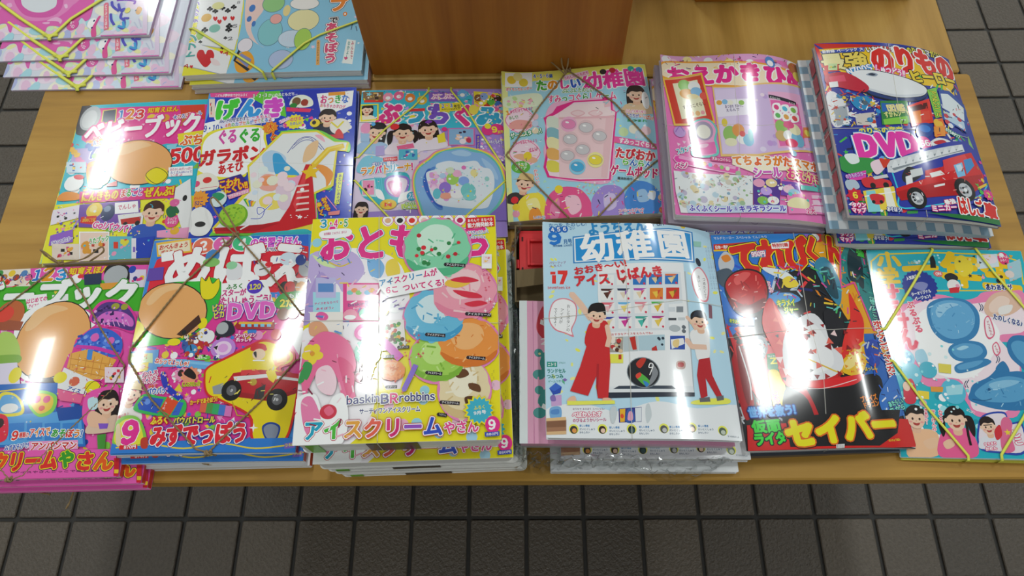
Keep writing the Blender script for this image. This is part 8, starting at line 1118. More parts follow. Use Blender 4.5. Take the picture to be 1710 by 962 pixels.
('C','8a1018',[-90.3,-9.9,-76.5,-35.1,-87.6,-82.8,-92.4,-59]),('L','e8e8ea',1.5,[-87.7,-13.1,-82.5,-53.2,-83.7,-77],False,True),('P','e83a3a',[-67.3,-50.6,-51.5,-36.1,-60.5,-77.7,-76,-83.1]),
('C','9aa0a8',[-78.7,-13.3,-67.6,-1.1,-56,-3.1,-54.9,-17.3,-63.9,-30.9,-75.7,-30.5]),('C','c8ccd0',[-75.2,-10.3,-66.8,-4.9,-58.3,-7.8,-59,-20.3,-70.4,-26]),
('D',22,14,[-75.9,-5.5,-55.1,-6.3,-58.9,-28,-79.6,-27.3],1.2,2.8,['e8ecf0','7a828a','d83a3c'],'bar'),('E','c8a83c',-78.5,5.7,6.6,5.2,-1.6),('E','d84a2c',-84.3,7.4,4.3,3.9,-1.3),
('H',8,[-94.7,22.7,-63.6,21.9,-65.4,11.6,-96.4,12.4],['2a6ac0','e8e8f0','f3d83c','d83a3c'],7,None),('T','キラメイレッド',-94.1,18.8,-72.3,15.7,5.9,'f3e83c',.06,[(1.3,'2a8a3a')],0),
('P','2a8a5a',[-57.2,-23.5,-41.7,-22.6,-46.5,-45.4,-59.3,-41.8]),('T','ウルトラマン',-56.6,-26.6,-45.4,-26.5,3.1,'fff',.03,[],0),('T','Z',-55.2,-32.2,-46.4,-32,9.3,'f3e83c',.07,[],0),
('C','f3dc3c',[-59,-44.9,-48.5,-43.8,-42.9,-60.7,-49.2,-86.9,-59.7,-89.4,-60.7,-65.9]),('T','ポケモン',-56,-69,-54.4,-83.8,5.2,'f3e03c',.05,[(1.2,'d83a8a')],1),
('C','1a1a1e',[-53.3,-101.2,-44,-66.6,-21.7,-55.6,25.2,-57.1,68.4,-50.3,70.6,-74.2,52.6,-126.4,-3.1,-136.7,-51.8,-124]),('C','c8161e',[-42.9,-60.7,-22.8,-61.6,-10.7,-102.8,-13.4,-130.9,-20.5,-79.4]),
('C','d81c22',[-41.1,46.5,-28.5,16.3,-12.1,-6.9,15.8,-44.9,23.9,-63,-14.2,-61.9,-42.9,-60.7,-47.9,-23.9,-55.9,14.4]),('C','f06a5a',[-38.6,43,-27.4,6.6,-8.7,-19.5,-32.1,-2.7]),
('C','e8322c',[36.4,-8,50.9,18.1,57.9,51.9,63.9,35.4,68.2,12.6,52.8,-26.4,37.1,-45.1,26.2,-39]),('C','f0c020',[22.5,-42,46.2,-20.4,62,-10.3,63,-26,50.7,-47.9,35.4,-52.7]),
('C','f8e08a',[29.2,-39,45,-25.1,56.9,-16.9,49.3,-34.2,34,-45.1]),('D',9,30,[27.2,-20.5,59.5,-19.9,51.6,-51,20.5,-51],1.6,2.8,['e8961c','fae8a0','e86a1c'],'tri'),('E','d83a1c',50.7,-17.7,4.6,3.3,1.9),
('C','e8e8ec',[-31.5,.4,3.3,24.7,19.8,1.6,29.2,-39,1.5,-56.5,-37.8,-48.9]),('C','f4f4f6',[-23.3,-3.2,.6,11.8,14.7,-7.8,17.1,-38.9,-11.9,-50,-33.2,-40]),
('C','23232a',[18.7,24.3,38.5,27.6,39.4,4.8,21.1,-20.4]),('C','e8222a',[-25.7,-61.4,25.9,-54.1,51.6,-51,36.1,-63.1,-.6,-66.9]),('L','f4d8d8',.9,[-37.7,-63.9,-.6,-66.9,40.6,-57.1],False,True),
('L','e8c23c',1.8,[-11.2,-31.8,15.5,-46.4,26.5,-51.1]),('C','2a8a8a',[57.9,97.5,82.7,129.2,101.3,128,100.6,84.8,81.1,7.4,74.8,36.4,69.8,70.1,52.8,58.4]),
('C','1c3a44',[70.7,105.8,84.4,122,89.8,108.1,81.9,61,72.5,66.9,63.5,73]),('L','f04a9a',2.2,[63.9,119.9,48.7,58.2,68.8,66.5,74.8,36.4,80.2,4]),('L','f04a9a',2.4,[101.3,128,106,89.3,87.1,14.6]),
('C','3a8aa8',[22.3,89.1,36.4,100.1,46.3,86.1,49.4,58.3,40.1,34.3,27.1,61.2]),('C','1c4a5a',[28.8,82.1,42.1,82.4,42.6,44.4,31.1,50.9]),
('D',10,30,[22.3,96.2,63.2,97.9,45,27.8,7.1,27.8],2,4.8,['2a9a9a','1c2a3a','6ac8c0','e88a1c','4ac06a'],'bar'),
('D',11,20,[69.3,120.4,117,127.1,83.1,14.1,41,11.3],2.3,5.3,['1c2a34','3ab0a0','2a6a6a'],'bar'),('P','f04a9a',[86,127.7,104.2,131.4,95.7,101.7,87.1,107.7]),
('T','最強',93.6,125.4,89.1,104.4,12,'4ad84a',.07,[(1.6,'222')],1),('P','3a2a6a',[85.6,47.8,101.1,46.9,96.7,-54,83.4,-53.8]),('T','付録ライダーヒーロー',89.2,49.7,86,11.2,8.1,'8af0d8',.06,[(1.2,'1c3a4a')],1),
('T','ボウケンジャンガン',88.1,18.1,92,-53.9,16.2,'e8281c',.085,[(2.2,'fff')],1),('C','2a4ab0',[61.2,-13.5,80.1,-8.8,75.5,-37.5,61.4,-38.4]),
('D',12,30,[64.6,-.6,95.1,2.7,79.2,-49.5,51.6,-51],2.1,4.8,['e86a2c','2a5ad0','c8d0d8','f0b83c','1c1c2a'],'bar'),('T','はっしん',53.1,-44.8,70.6,-42.5,5.1,'f3d83c',.05,[],0),
('C','3a7ad0',[65.4,-74.4,94.6,-48.1,96.5,-78.3,81.7,-103,66,-97.8]),('D',13,26,[69.4,-59.3,108.4,-55.6,90.8,-108.3,56.6,-109.5],1.7,4,['1c2a5a','6ab0f0','e8f0fa','3a6ad0'],'bar'),
('T','あたらしい',74.3,-85.8,98.5,-78.1,7,'8af0d8',.06,[(1.4,'1c3a6a')],0),('T','ちから',74,-93.1,98,-85.7,6.9,'8af0d8',.06,[(1.4,'1c3a6a')],0),('P','d8202a',[84.4,-103.4,98.9,-100.4,97.1,-132.4,84,-131.5]),
('L','fff',1.3,[84.4,-103.4,98.9,-100.4,97.1,-132.4,84,-131.5],True,False),('T','ＭＡＸ',91.7,-105.3,89.7,-129.8,9.5,'141414',.06,[(1,'f3e83c')],1),
('T','ブレイズ',39.8,-80.8,61.5,-76.9,7.3,'f08a1c',.07,[(1.2,'1c1c1c')],0),('T','ドラゴン',41.3,-87.8,62.3,-83.9,7.2,'f08a1c',.07,[(1.2,'1c1c1c')],0),
('P','d81f1c',[-94.5,-105.8,117.2,-100.2,97.8,-132.3,50.6,-134.8,-98.2,-136.1]),('P','1a1a1e',[-49.9,-98.5,88.8,-90.8,77.6,-117.5,51.3,-132,-50.3,-131]),
('T','世界を救う!',-90.4,-92,-36.8,-89.8,12.3,'6ab8f8',.09,[(3.2,'142a6a'),(1.4,'1c4ac0')],0),('T','仮面',-89.1,-108.2,-56.6,-106.8,15,'3ae03c',.09,[(2.6,'141414')],0),
('T','ライダー',-89.8,-122.3,-39.6,-119.4,14.8,'3ae03c',.09,[(2.6,'141414')],0),('T','セイバー',-52.9,-117.8,78.7,-107.4,32.1,'f3e81c',.13,[(5.2,'141414'),(3.2,'e8701c')],0),
('P','f3f3f3',[1.1,-129.9,10.5,-129.6,9.6,-133.7,.3,-134.1]),('L','222',.4,[2.2,-130.2,1.6,-133.5]),('L','222',.4,[3.7,-130.3,3,-133.6]),('L','222',.4,[5.1,-130.3,4.4,-133.6]),
('L','222',.4,[6.5,-130.3,5.9,-133.6]),('L','222',.4,[8,-130.4,7.3,-133.7]),('L','222',.4,[9.4,-130.4,8.7,-133.7]),('T','だいひょうばん',63.7,-126.3,79.1,-124.6,2.9,'f3e83c',.04,[],0),
('D',53,34,[-42.8,20.3,62.9,18.8,42.3,-63.1,-57.3,-60],2.4,6.1,['f06a5a','8a1018','f8d8d8','a81c20','1c1c22'],'tri'),
('D',54,40,[24.2,118.1,117,127.1,81.1,7.4,-.7,5.4],1.8,4.2,['6ac8c0','f3d83c','1c2a34','f04a9a','e8f0f0'],'bar'),],
'N': [
('P','22b6c8',[-94.9,-129,94.9,-129,94.9,129,-94.9,129]),('L','f3d21c',1.9,[-112.2,-103.4,-96.5,47.6,-90.2,112,-78.9,121.6,-14.2,123.7,65.8,121.3,88.9,113.2,85.9,82.3]),
('L','f3d21c',1.6,[-87.4,77.5,-24.2,72,79.2,73.7]),('T','小',-83.5,111.9,-55.5,112.2,25.5,'f6cc1c',.09,[],0),('T','学',-88,87.1,-59.7,88,30.4,'f6cc1c',.065,[],0),
('T','一',-54.5,100.4,-12.2,102.7,31.7,'f6cc1c',.14,[],0),('D',51,70,[-88.5,5.4,15.8,5.7,-9.6,-122,-108.4,-123.4],1.7,4.7,['7ad8e4','a8e8f0','1a9ab0','fff','f8b8d0'],'dot'),
('T','年生',-9.5,101,84.2,94.1,47.7,'f6cc1c',.09,[],0),('T','1000',-47.5,109.4,-32.1,110,4.3,'f3d21c',.03,[],0),
('D',1,14,[-40.9,120.2,-5.6,120.2,-7.7,109.7,-42.8,109.7],1.3,2,['d8f4f8','8ae0e8'],'dot'),('P','1c1c22',[-19.2,116.7,-14.9,120.2,-13.5,111.4,-14.6,102.7,-21.3,102.7]),
('C','f6dc3c',[9.9,113.3,19.1,120.4,29.5,111.8,28.1,97.9,15.9,90.9,8.8,101.1]),('E','e86a6a',-13.8,94.8,5.5,4.2,.2),('T','Oh!',-16.9,94.4,-10,95.1,4.9,'fff',.05,[],0),
('P','d8e8f0',[37.7,120.7,63.1,123,62.1,105.5,35,101.5]),('E','f4e4ec',52.1,115.7,9.4,6.5,1.2),('E','e8407a',69.4,116.8,6.9,8.7,1.4),('T','えらべる',64.6,118.8,75.3,119.1,4,'fff',.03,[],0),
('T','ふろく',64.8,114.3,73.6,114.5,4,'fff',.03,[],0),('P','a8d0dc',[72.3,109.2,89.7,116.7,86.9,92.5,69.7,85.2]),('E','e8d8d0',72.1,95.5,5.6,5,1.5),
('C','f48ab8',[-84.9,27.8,-72.5,50.5,-53.7,57,-40.4,65.3,-16.2,67,9.5,60.5,25.3,64.1,35.8,70.9,66.9,73.3,84.2,68.8,81.9,10.4,66.2,6.8,39.4,6.1,58,-15.2,44.3,-75.4,20.5,-81.7,-4.5,-80.7,-12.6,-64.7,-23.4,-47,-56.8,-44.2,-71.8,2.1]),
('C','fbe8f0',[-76.8,24.5,-64.8,43.9,-41.9,56.9,-17.2,61.6,8.4,55.5,32.9,57.6,64.9,64.9,77.8,55.4,73,22.8,41.5,15.6,46.9,0,56.6,-21.4,33.6,-72.7,-3.4,-74.8,-8.7,-58.8,-16,-37.9,-49.5,-35.1,-66,2.1]),
('C','fff',[-55.2,14.7,-40.7,47,2.1,53.8,34.6,38,40.1,9.3,1.8,-34.7,-42.8,-29]),('T','せ',-86.9,67.4,-63.8,67.1,31.2,'f0385c',.07,[(1.9,'f8c8d8')],0),
('T','っ',-82.2,48.7,-64,48.5,24.7,'f0385c',.07,[(1.9,'f8c8d8')],0),('T','け',-79.3,30.3,-58.4,30.1,30.2,'f0385c',.07,[(1.9,'f8c8d8')],0),
('T','ん',-76.3,9.7,-53.2,9.6,29.6,'f0385c',.07,[(1.8,'f8c8d8')],0),('T','ぷるぷる',-54.9,58.7,-48.9,17.9,10,'f05a7a',.08,[(.9,'fff')],1),('S','24389a',-38.5,78.7,21.2,19.3,22,89.8),
('T','人気商品の',-52.8,88,-35.4,92.4,5.2,'fff',.05,[],0),('C','8a90c8',[-48.4,78.8,-37,83.8,-28.6,80.4,-36.2,72]),('T','ターオリジナル',-50.5,67,-26.6,72,5.1,'fff',.05,[],0),
('T','バージョン!',-47.7,61,-28.5,65.3,5.1,'fff',.05,[],0),('S','24389a',-79.2,13.3,7.9,6.7,12,89.4),('T','ふろく',-83.9,12.4,-73.8,14.2,5.8,'fff',.05,[],0),
('C','2a2a30',[-6.6,92.4,1.7,95.9,9,90.2,3.4,82.3,-5,85.6]),('E','f4f0ec',1.8,78.9,7.9,8.3,.5),('P','d8303c',[-4.9,75.4,8.6,77.9,6,69.8,-4.4,69.1]),
('C','3a86bc',[-36.9,43.8,-30,56.9,-11,63,12.3,59.9,23.4,44.3,18.6,21.6,4.7,8.7,-19.2,5.3,-34,19.5]),
('C','68aedb',[-32.5,43.8,-26.1,54.3,-10.1,59.7,10.1,56.6,18,41.6,13.3,24.7,1.3,13.4,-16.7,11,-30.5,22.7]),('C','9ccdea',[-26.3,45.4,-18.8,53.7,-6.3,56.4,2.1,53.8,-10.8,48.8,-23.4,37.3]),
('C','3a86bc',[-17.5,2.1,-1.1,8.6,18.7,5.7,22.5,-6.7,11.3,-16.2,-11.9,-16.5,-21.1,-7.3]),('C','5fa6d4',[-14.3,.6,-.3,5.5,15.1,2.5,17.9,-5.2,7.9,-11.6,-9.7,-12.8,-17,-5.7]),
('C','3a86bc',[-17.4,-22.7,-3.2,-16.4,17.7,-13,24.9,-17.5,9.4,-25.4,-14.7,-31.2]),('C','5fa6d4',[-14.5,-22.7,-.6,-17.9,15.7,-15.5,7.1,-22.4,-11.1,-27.2]),
('C','a8d8ee',[-11.3,-1.6,-2.4,2.3,3.1,.5,-6.4,-3.4]),('L','2a4a6a',1,[26.6,56.1,27.8,50.9,24.9,45.6],False,True),('L','2a4a6a',1,[29.3,54.9,30.2,50.9,27.7,46.3],False,True),
('L','2a4a6a',.9,[-4.8,-39,-8,-43.8,-7.3,-48.6],False,True),('L','2a4a6a',.9,[-7.9,-40.2,-10.3,-43.9,-9.7,-48.1],False,True),('L','2a4a6a',.9,[31.8,-8.4,33.1,-13.3,30.2,-18.3],False,True),
('L','2a4a6a',.9,[34.5,-9.6,35.4,-13.3,33,-17.6],False,True),
('C','2f7cb4',[-6.1,-52.8,-.1,-43.7,19,-34.4,36.8,-18.8,40.6,-27.9,55.2,-27.6,65.5,-33.4,65.6,-57.3,50.7,-72.4,22.3,-73,.9,-67.5,-9.2,-61.7]),
('C','5aa4d2',[1.3,-51.2,20.9,-38.9,42.1,-33.9,61.1,-39.5,60.5,-54.5,41.3,-63.8,12.8,-64.3,-.2,-58.6]),('C','8cc4e4',[17.1,-43.5,35.3,-38.6,52.4,-39.7,39.5,-46,21.6,-49.4]),
('C','2f7cb4',[48.3,6.3,59.4,16.1,75.9,10.2,71.3,-33.2,56.6,-21.4,47.7,-9.3]),('C','5aa4d2',[52,3.3,60.9,9.8,71.4,3.8,68.4,-21.1,55.8,-12.2]),
('C','2f7cb4',[28.2,-25.1,38.9,-15.7,43.5,-27.8,33.8,-32.6]),('E','1f5c8c',15.7,-50.1,1.7,1.8,1),('L','1f5c8c',.9,[-5,-61.7,7.4,-62.9,16.4,-60.7],False,True),
('C','e8c0a8',[31.8,52.6,47.7,69.5,72.6,71.8,77.8,55.4,59.4,41.8,34.9,39.6]),('C','f4d8c8',[38.2,54.4,53,66.3,64.1,61.6,54.9,48.2,39,44.5]),('C','f0ece8',[49.6,51.3,65.6,55,60.2,45,47.5,42.1]),
('T','あわあわが',38.7,77,71,77.8,8.3,'2a3a8a',.07,[(1.3,'fff')],0),('T','たのしくなる♪',39.4,39.7,74.7,29.9,8.7,'2a3a8a',.07,[(1.3,'fff')],0),('C','e86a8a',[27.9,34.6,34.9,39.6,36.9,18.7,29.2,10.6,25.5,16.9]),
('C','fbf4f6',[28.9,34,33.9,37.6,35.4,18.7,29.7,12.9,26.9,17.9]),('T','ドラえもん',31.3,34,32.6,15.5,3.9,'c83a5a',.02,[],1),('C','e86a8a',[30.4,2.8,36.8,7.6,38.8,-3.3,33.6,-9.6,30.1,-6.6]),
('C','fbf4f6',[31.5,2.5,36.1,5.7,37.3,-3.3,33.7,-7.7,31.3,-5.3]),('T','イルカ',33.5,3.5,35.4,-6.5,3.5,'c83a5a',.02,[],1),('E','8ad0e8',-72,-13.6,11.4,11.3,-.3),('E','4ab0d8',-72,-13.6,8.5,8.5,-.3),
('D',3,12,[-77.6,-7.3,-64.2,-7.4,-66.2,-19.8,-79.6,-19.7],1.5,2.7,['a8e0f0','3a9ac8'],'dot'),('C','a8d8ec',[-58.7,-5.8,-49,-2.7,-46.3,-16.7,-58.3,-19.8]),('E','6ac8e0',-67.4,-32.1,11.3,13,-.1),
('E','4ab8d0',-48.2,-27.5,9.7,10,.2),('E','5ac0dc',-24.5,-53,13.6,14.6,.6),('P','a8e0ec',[-31.9,-47.1,-11.5,-43.9,-15.2,-55.9,-32.4,-57.5]),
('P','f3d83c',[-63.7,-51.8,-51.3,-53.2,-52.8,-62.2,-64.8,-61.6]),('P','e8d85a',[-35.4,-19.7,-21.4,-21.2,-23.4,-31.9,-36.8,-30.5]),('P','e8a03c',[-48.8,-47.2,-34.8,-47.7,-36.5,-53.7,-49.3,-53.2]),
('C','d8304a',[-77.9,-44.2,-68.4,-38.2,-65.3,-53.3,-69.5,-66.7,-79.9,-65.2]),('E','f4d0b8',-75.6,-47.3,3.9,5.5,-0),
('C','f6c49a',[-82.3,-106.1,-75.4,-97.4,-54.7,-97.2,-49.5,-107.1,-54,-125.5,-85.7,-127.4]),('K',-71.2,-83.4,12.6,'201816',None,0,-3.6),
('C','f4c8a4',[-67.3,-110.2,-53.4,-105.8,-52.1,-114.3,-62.4,-118.6]),('C','f2629a',[-49.2,-105.7,-39.2,-95.6,-20.9,-93.9,-10.6,-105.2,-13.2,-126.3,-51.5,-126.9]),
('K',-28.1,-84.8,13.2,'1c1414',None,2,.7),('C','f4c8a8',[-46.1,-111.4,-37.1,-107,-34.2,-114,-43.2,-118.4]),('L','1c1414',2.8,[-17,-88.1,-17.5,-102.4,-16.9,-113.7]),
('T','せっけんの',-50.7,-73.9,-53.2,-98.6,4.7,'f0406a',.06,[(1.1,'fff')],1),('T','できあがり!',-58.8,-69.6,-60.6,-91.5,4.2,'f0406a',.05,[(.9,'fff')],1),
('T','なる',-42.9,-73.9,-44.6,-89.9,4.7,'f0406a',.06,[(1.1,'fff')],1),('C','2a4ab0',[-8.6,-116.4,-3.7,-87.9,7.3,-77.6,27.3,-75.8,30.5,-87.3,44.3,-88.4,39.9,-121.1,12.2,-122.2]),
('C','f0e4ec',[-6.7,-115,-2,-89.3,7.7,-79.6,26.3,-78.1,28.6,-89.6,42.4,-90.5,39,-118.9,12.7,-120]),('K',5.8,-92.1,9.7,'241818','e8e8f0',0,5),('L','1c1c20',.9,[1.2,-91.3,10.3,-90.5]),
('C','e8709a',[20.7,-87.5,28.9,-81.5,33,-88.7,28.9,-101.6,29.5,-118.5,15.7,-118.8]),('S','f3d83c',25.8,-98.8,4,1.7,5,91.1),('C','d8303c',[11.6,-97.7,18.7,-90.4,19.1,-101.8,12.4,-107.6]),
('T','なりきり',-2.4,-112.9,11.7,-111,4,'fff',.06,[(1.1,'e83a7a')],0),('T','かめん',-2,-118,10.7,-116.1,4,'fff',.06,[(1.1,'e83a7a')],0),('T','しこ',33.7,-95.8,36.2,-112.8,11.1,'f4f4f6',.09,[(1.4,'e8407a')],1),
('D',5,50,[-86.1,2.2,15.1,2.5,-.8,-76.3,-98.4,-77.1],.9,2.1,['d8f4f8','8ae0e8','fff'],'dot'),('T','ぽこぽこ',-13.7,-73.5,-5.3,-77.8,3.6,'fff',.03,[],0),
('D',53,26,[-31.2,58.6,24.2,59.1,14.9,15.1,-39.3,14.7],.9,2.8,['8cc4e6','4a94c8','b8e0f4'],'bar'),('D',54,20,[1.1,-37.7,58.9,-36.6,51.3,-69.4,-5.3,-70.5],.9,2.7,['7ab8dc','3a86bc','a8d8f0'],'bar'),
('D',55,30,[13.2,122.1,94.6,123.8,83.6,78.8,3.9,77.2],1.3,3.3,['f8e08a','e8a81c','fff','333','f4a8c0'],'mix'),],
}
PATHS = {
'A1': [[-213.4,56.3],[-141.1,-21.4],[-81,-67.6],[-36.8,-98.7],[-25.8,-106.9]],
'A2': [[72.3,-5.2],[34.9,-35.3],[-2,-71.4],[-17.9,-97.4],[-25.8,-106.9]],
'B1': [[-165.3,11.5],[-135.9,-11.1],[-66.8,-64.9],[-17.1,-103.3],[-4,-114.4]],
'B2': [[133.6,-7.2],[114.8,-16.5],[64.4,-41.4],[43.2,-56.9],[1.9,-106],[-4,-114.4]],
'E1': [[-4.8,118.7],[-26,88],[-64,48.8],[-97.5,3.8]],
'E2': [[27.2,119.1],[49.6,81.9],[70,39.1],[101.7,-21.6]],
'E3': [[-99.7,-34.1],[-80.6,-59.2],[-47.5,-99.5]],
'E4': [[100.8,-37.5],[76.4,-64.4],[40.9,-101.2]],
'N1': [[-11,131.9],[-46.6,80.5],[-88,23]],
'N2': [[35.8,133],[53.5,95],[87.9,34.5]],
'N3': [[-86.2,-16.6],[-56.2,-74],[-22.6,-125.6]],
'N4': [[75,-42.2],[45.6,-82.6],[13.3,-123.8]],
'F1': [[-7.3,122.6],[-51.1,61.1],[-102,-22.8],[-69.5,-67.1],[-25,-127.3],[-3.6,-155.7]],
'F2': [[-7.3,122.6],[52,54.8],[107.6,-36.7],[53.6,-85.4],[11.9,-128.2],[-3.6,-155.7]],
'I1': [[-23.5,135.4],[-50.9,105],[-86.3,68.9],[-141.2,3.4],[-55.1,-93.4],[-16.6,-130.2]],
'I2': [[-23.5,135.4],[17.9,88.2],[50,43.6],[86.7,-3.4],[77.8,-32.5],[36.1,-81.8],[-2.9,-127],[-16.6,-130.2]],
'J1': [[3.7,134.6],[-50.5,68.5],[-104.7,-18.3],[-64.4,-71.7],[-5.8,-128.2],[8.2,-132.4]],
'J2': [[3.7,134.6],[54,78.2],[105.3,14.8],[107.9,-9.4],[59.1,-76.7],[12.9,-127.2],[8.2,-132.4]],
'K1': [[-28.7,133.1],[-24.8,45.6],[-21.9,-53.2],[-19.6,-133.7]],
'K2': [[-107.2,4.5],[-36,1.9],[56.7,-2.5],[107.8,-4.3]],
'L1': [[-11.7,128.6],[-7.7,61.2],[-10.2,-29.7],[-14.9,-139.5]],
'L2': [[-106.5,3.5],[-20.7,15.8],[53.7,29.6],[107.4,27.8]],
'M1': [[5.6,134.8],[-1,18.3],[2.7,-50.6],[-9.4,-136.5]],
'M2': [[-101.3,-2.9],[-39.9,3.4],[26.4,3.2],[85,7.8]],
'H1': [[-.1,125.6],[-5.3,66.5],[-10.3,1.3],[-1.2,-77.3],[-3.5,-130.8]],
'H2': [[-102.1,-8.6],[-53.6,-8.3],[-3.7,-8.1],[85.3,-5.1]],
'G1': [[-.6,127.3],[-6.1,64.4],[-7.4,4.7],[-20.5,-124.6]],
'G2': [[-103.7,6.6],[-46.1,11.8],[22.1,7.8],[114.3,23.7]],
'D1': [[-25.4,123.3],[-24.5,60.7],[-18.1,-64.6],[-14.2,-123]],
'D2': [[-113.6,10.6],[-30.3,-1.8],[37.5,-9.1],[99.1,-15]],
'bowF': [[.0646,.6991,.492],[.0584,.7052,.5],[.0579,.7236,.504],[.0638,.7484,.506],[.0676,.7301,.504],[.0662,.7073,.5],[.062,.6991,.492]],
'tailF': [[.0628,.6969,.492],[.0511,.7085,.494],[.0308,.7314,.496]],
'bowI': [[-.5803,.3947,.504],[-.5905,.402,.508],[-.6088,.4142,.506],[-.6001,.4058,.504],[-.5808,.3943,.503]],
'tailI': [[-.5803,.3947,.504],[-.549,.3999,.508],[-.5276,.4126,.514],[-.5257,.4079,.51],[-.5434,.3985,.504]],
'bowJ': [[-.3561,.4233,.522],[-.3748,.4414,.528],[-.397,.4725,.52],[-.3955,.4808,.518],[-.3795,.464,.522],[-.358,.4327,.525],[-.3545,.4224,.522]],
'tailJ': [[-.3561,.4233,.522],[-.3633,.408,.524],[-.37,.417,.526]],
'tailJ2': [[-.3479,.1573,.508],[-.3636,.1519,.492],[-.3549,.1493,.484],[-.3337,.1523,.482]],
'tailJ3': [[-.3479,.1573,.508],[-.3392,.1557,.492],[-.3299,.1546,.484]],
'tailI2': [[-.5707,.133,.484],[-.5644,.1255,.464],[-.5454,.1207,.46]],
'tailI3': [[-.5707,.133,.484],[-.5259,.129,.466],[-.5024,.1255,.462]],
'tailI4': [[-.5155,.129,.466],[-.5227,.1151,.456],[-.5269,.1055,.454]],
'film_edge': [[-.0021,.4348,.52],[-.0126,.3889,.522],[-.0148,.3499,.52],[-.0057,.3164,.526],[-.0046,.2563,.53],[-.0049,.2013,.53],[-.0032,.1595,.53],[.0185,.1547,.528],[.0666,.1527,.524],[.1183,.1519,.52],[.1703,.1499,.516],[.2134,.1489,.51]],
'film_foot': [[-.0053,.4447,.49],[-.0178,.3997,.484],[-.0194,.3526,.478],[-.0209,.2984,.474],[-.0194,.2386,.472],[-.0215,.2027,.471],[-.0193,.1508,.471],[.0092,.1393,.471],[.0634,.1404,.471],[.1175,.1388,.471],[.1777,.1296,.469],[.2369,.1528,.472]],
'red_part': [[-.0037,.4314,.514],[.0337,.4326,.514],[.0322,.3697,.514],[-.0055,.3693,.514]],
'carton': [[-.0096,.4357,.52],[.0388,.4352,.52],[.0361,.3315,.52],[-.0085,.3319,.52]],
'film_small': [[-.439,.1531,.48],[-.4284,.1535,.478],[-.4283,.1372,.471],[-.4377,.1359,.471]],
}

# ------------------------------------------------------------------ magazines
_cm = {}
def card(c):
    if c not in _cm: _cm[c] = mat('card_' + c, tuple(.01 + .82 * v for v in lin(c)), .3)
    return _cm[c]
PRINT = {}
def surf_of(k):
    x, y, r, w, h, zc, b = STACKS[k]; return Surf(w, h, zc, b)
def pressed(k, m=None):
    """the printed cover of one title: built once, shared by all its copies"""
    if k not in PRINT:
        x, y, r, w, h, zc, b = STACKS[k]; pr = Press(w, h); pr.run(ART[k]); o = pr.build('cover_print', surf_of(k), m or M_INK, None); PRINT[k] = o.data
        bpy.data.objects.remove(o)
    return PRINT[k]
def place(k, name, dx=0, dy=0, rot=0):
    x, y, r, w, h, zc, b = STACKS[k]; c, s = math.cos(r), math.sin(r)
    return empty(name, (x + c * dx - s * dy, y + s * dx + c * dy, TZ), r + math.radians(rot))
COV = {}
def magazine(k, lo, hi, label, dx=0, dy=0, rot=0, printed=True, edge='e9e6e0', spine='f2d53c', side=1, rnd=.0015, group=None, name='picture_magazine', paperm=None):
    """lo, hi: share of the stack's height at which this copy begins and ends"""
    S = surf_of(k); t = place(k, name, dx, dy, rot); st = .009 if hi > .99 else .027; w, h = S.w, S.h
    g = .0004; ins = (.0015 if side > 0 else .0012, .0012 if side > 0 else .0015, .001, .001)
    zt = lambda x, y: S.z(x, y) * hi - .00045; zb = lambda x, y: S.z(x, y) * lo + .0009
    slab_obj('pages', rounded(w, h, rnd, ins), zt, zb, paperm or M_PAGE, t, st)
    if (k, edge, rnd) not in COV:
        f = slab_obj('front_cover', rounded(w, h, rnd), S.zq, lambda x, y: S.zq(x, y) - .00035, card(edge), t, .009); COV[(k, edge, rnd)] = f.data
    else: f = bpy.data.objects.new('front_cover', COV[(k, edge, rnd)]); col.objects.link(f); f.parent = t
    f.scale = (1, 1, hi)
    slab_obj('back_cover', rounded(w, h, rnd), lambda x, y: S.z(x, y) * lo + .0008, lambda x, y: S.z(x, y) * lo + .0004, card(edge), t, .03)
    sx = side * w / 2; V, F = [], []
    ys = np.linspace(-h / 2 + rnd, h / 2 - rnd, 14)
    for y in ys:
        for dx_, z in ((0, zb(sx, y)), (side * .0006, zb(sx, y)), (side * .0006, zt(sx, y)), (0, zt(sx, y))): V.append((sx + dx_ - side * .0008, y, float(z)))
    for i in range(len(ys) - 1):
        for j in range(4): F.append((i * 4 + j, i * 4 + (j + 1) % 4, i * 4 + 4 + (j + 1) % 4, i * 4 + 4 + j))
    F += [(0, 1, 2, 3), tuple(range(len(V) - 1, len(V) - 5, -1))]
    mesh_obj('spine', V, F, card(spine), t)
    if printed and k in ART:
        p = bpy.data.objects.new('cover_print', pressed(k)); col.objects.link(p); p.parent = f
    return tag(t, label, 'magazine', group)
def pack(k, name, lo, hi, label, cat, c, dx=0, dy=0, rot=0, grow=(0, 0), lid=None, art=None):
    """a flat cardboard box between two magazines: tray and lid"""
    S = surf_of(k); t = place(k, name, dx, dy, rot); w, h = S.w + grow[0], S.h + grow[1]
    z = lambda f: (lambda x, y: S.z(np.clip(x, -S.w / 2, S.w / 2), np.clip(y, -S.h / 2, S.h / 2)) * f)
    mid = lo + (hi - lo) * .45
    slab_obj('tray', rounded(w, h, .001, (.001,) * 4), lambda x, y: z(mid)(x, y) + .0002, lambda x, y: z(lo)(x, y) + .0006, card(lid or c), t, .03)
    l = slab_obj('lid', rounded(w, h, .001), lambda x, y: z(hi)(x, y) - .0012, lambda x, y: z(mid)(x, y) + .0004, card(c), t, .03)
    if art: art(l, S, w, h, z(hi))
    return tag(t, label, cat)

mg = magazine
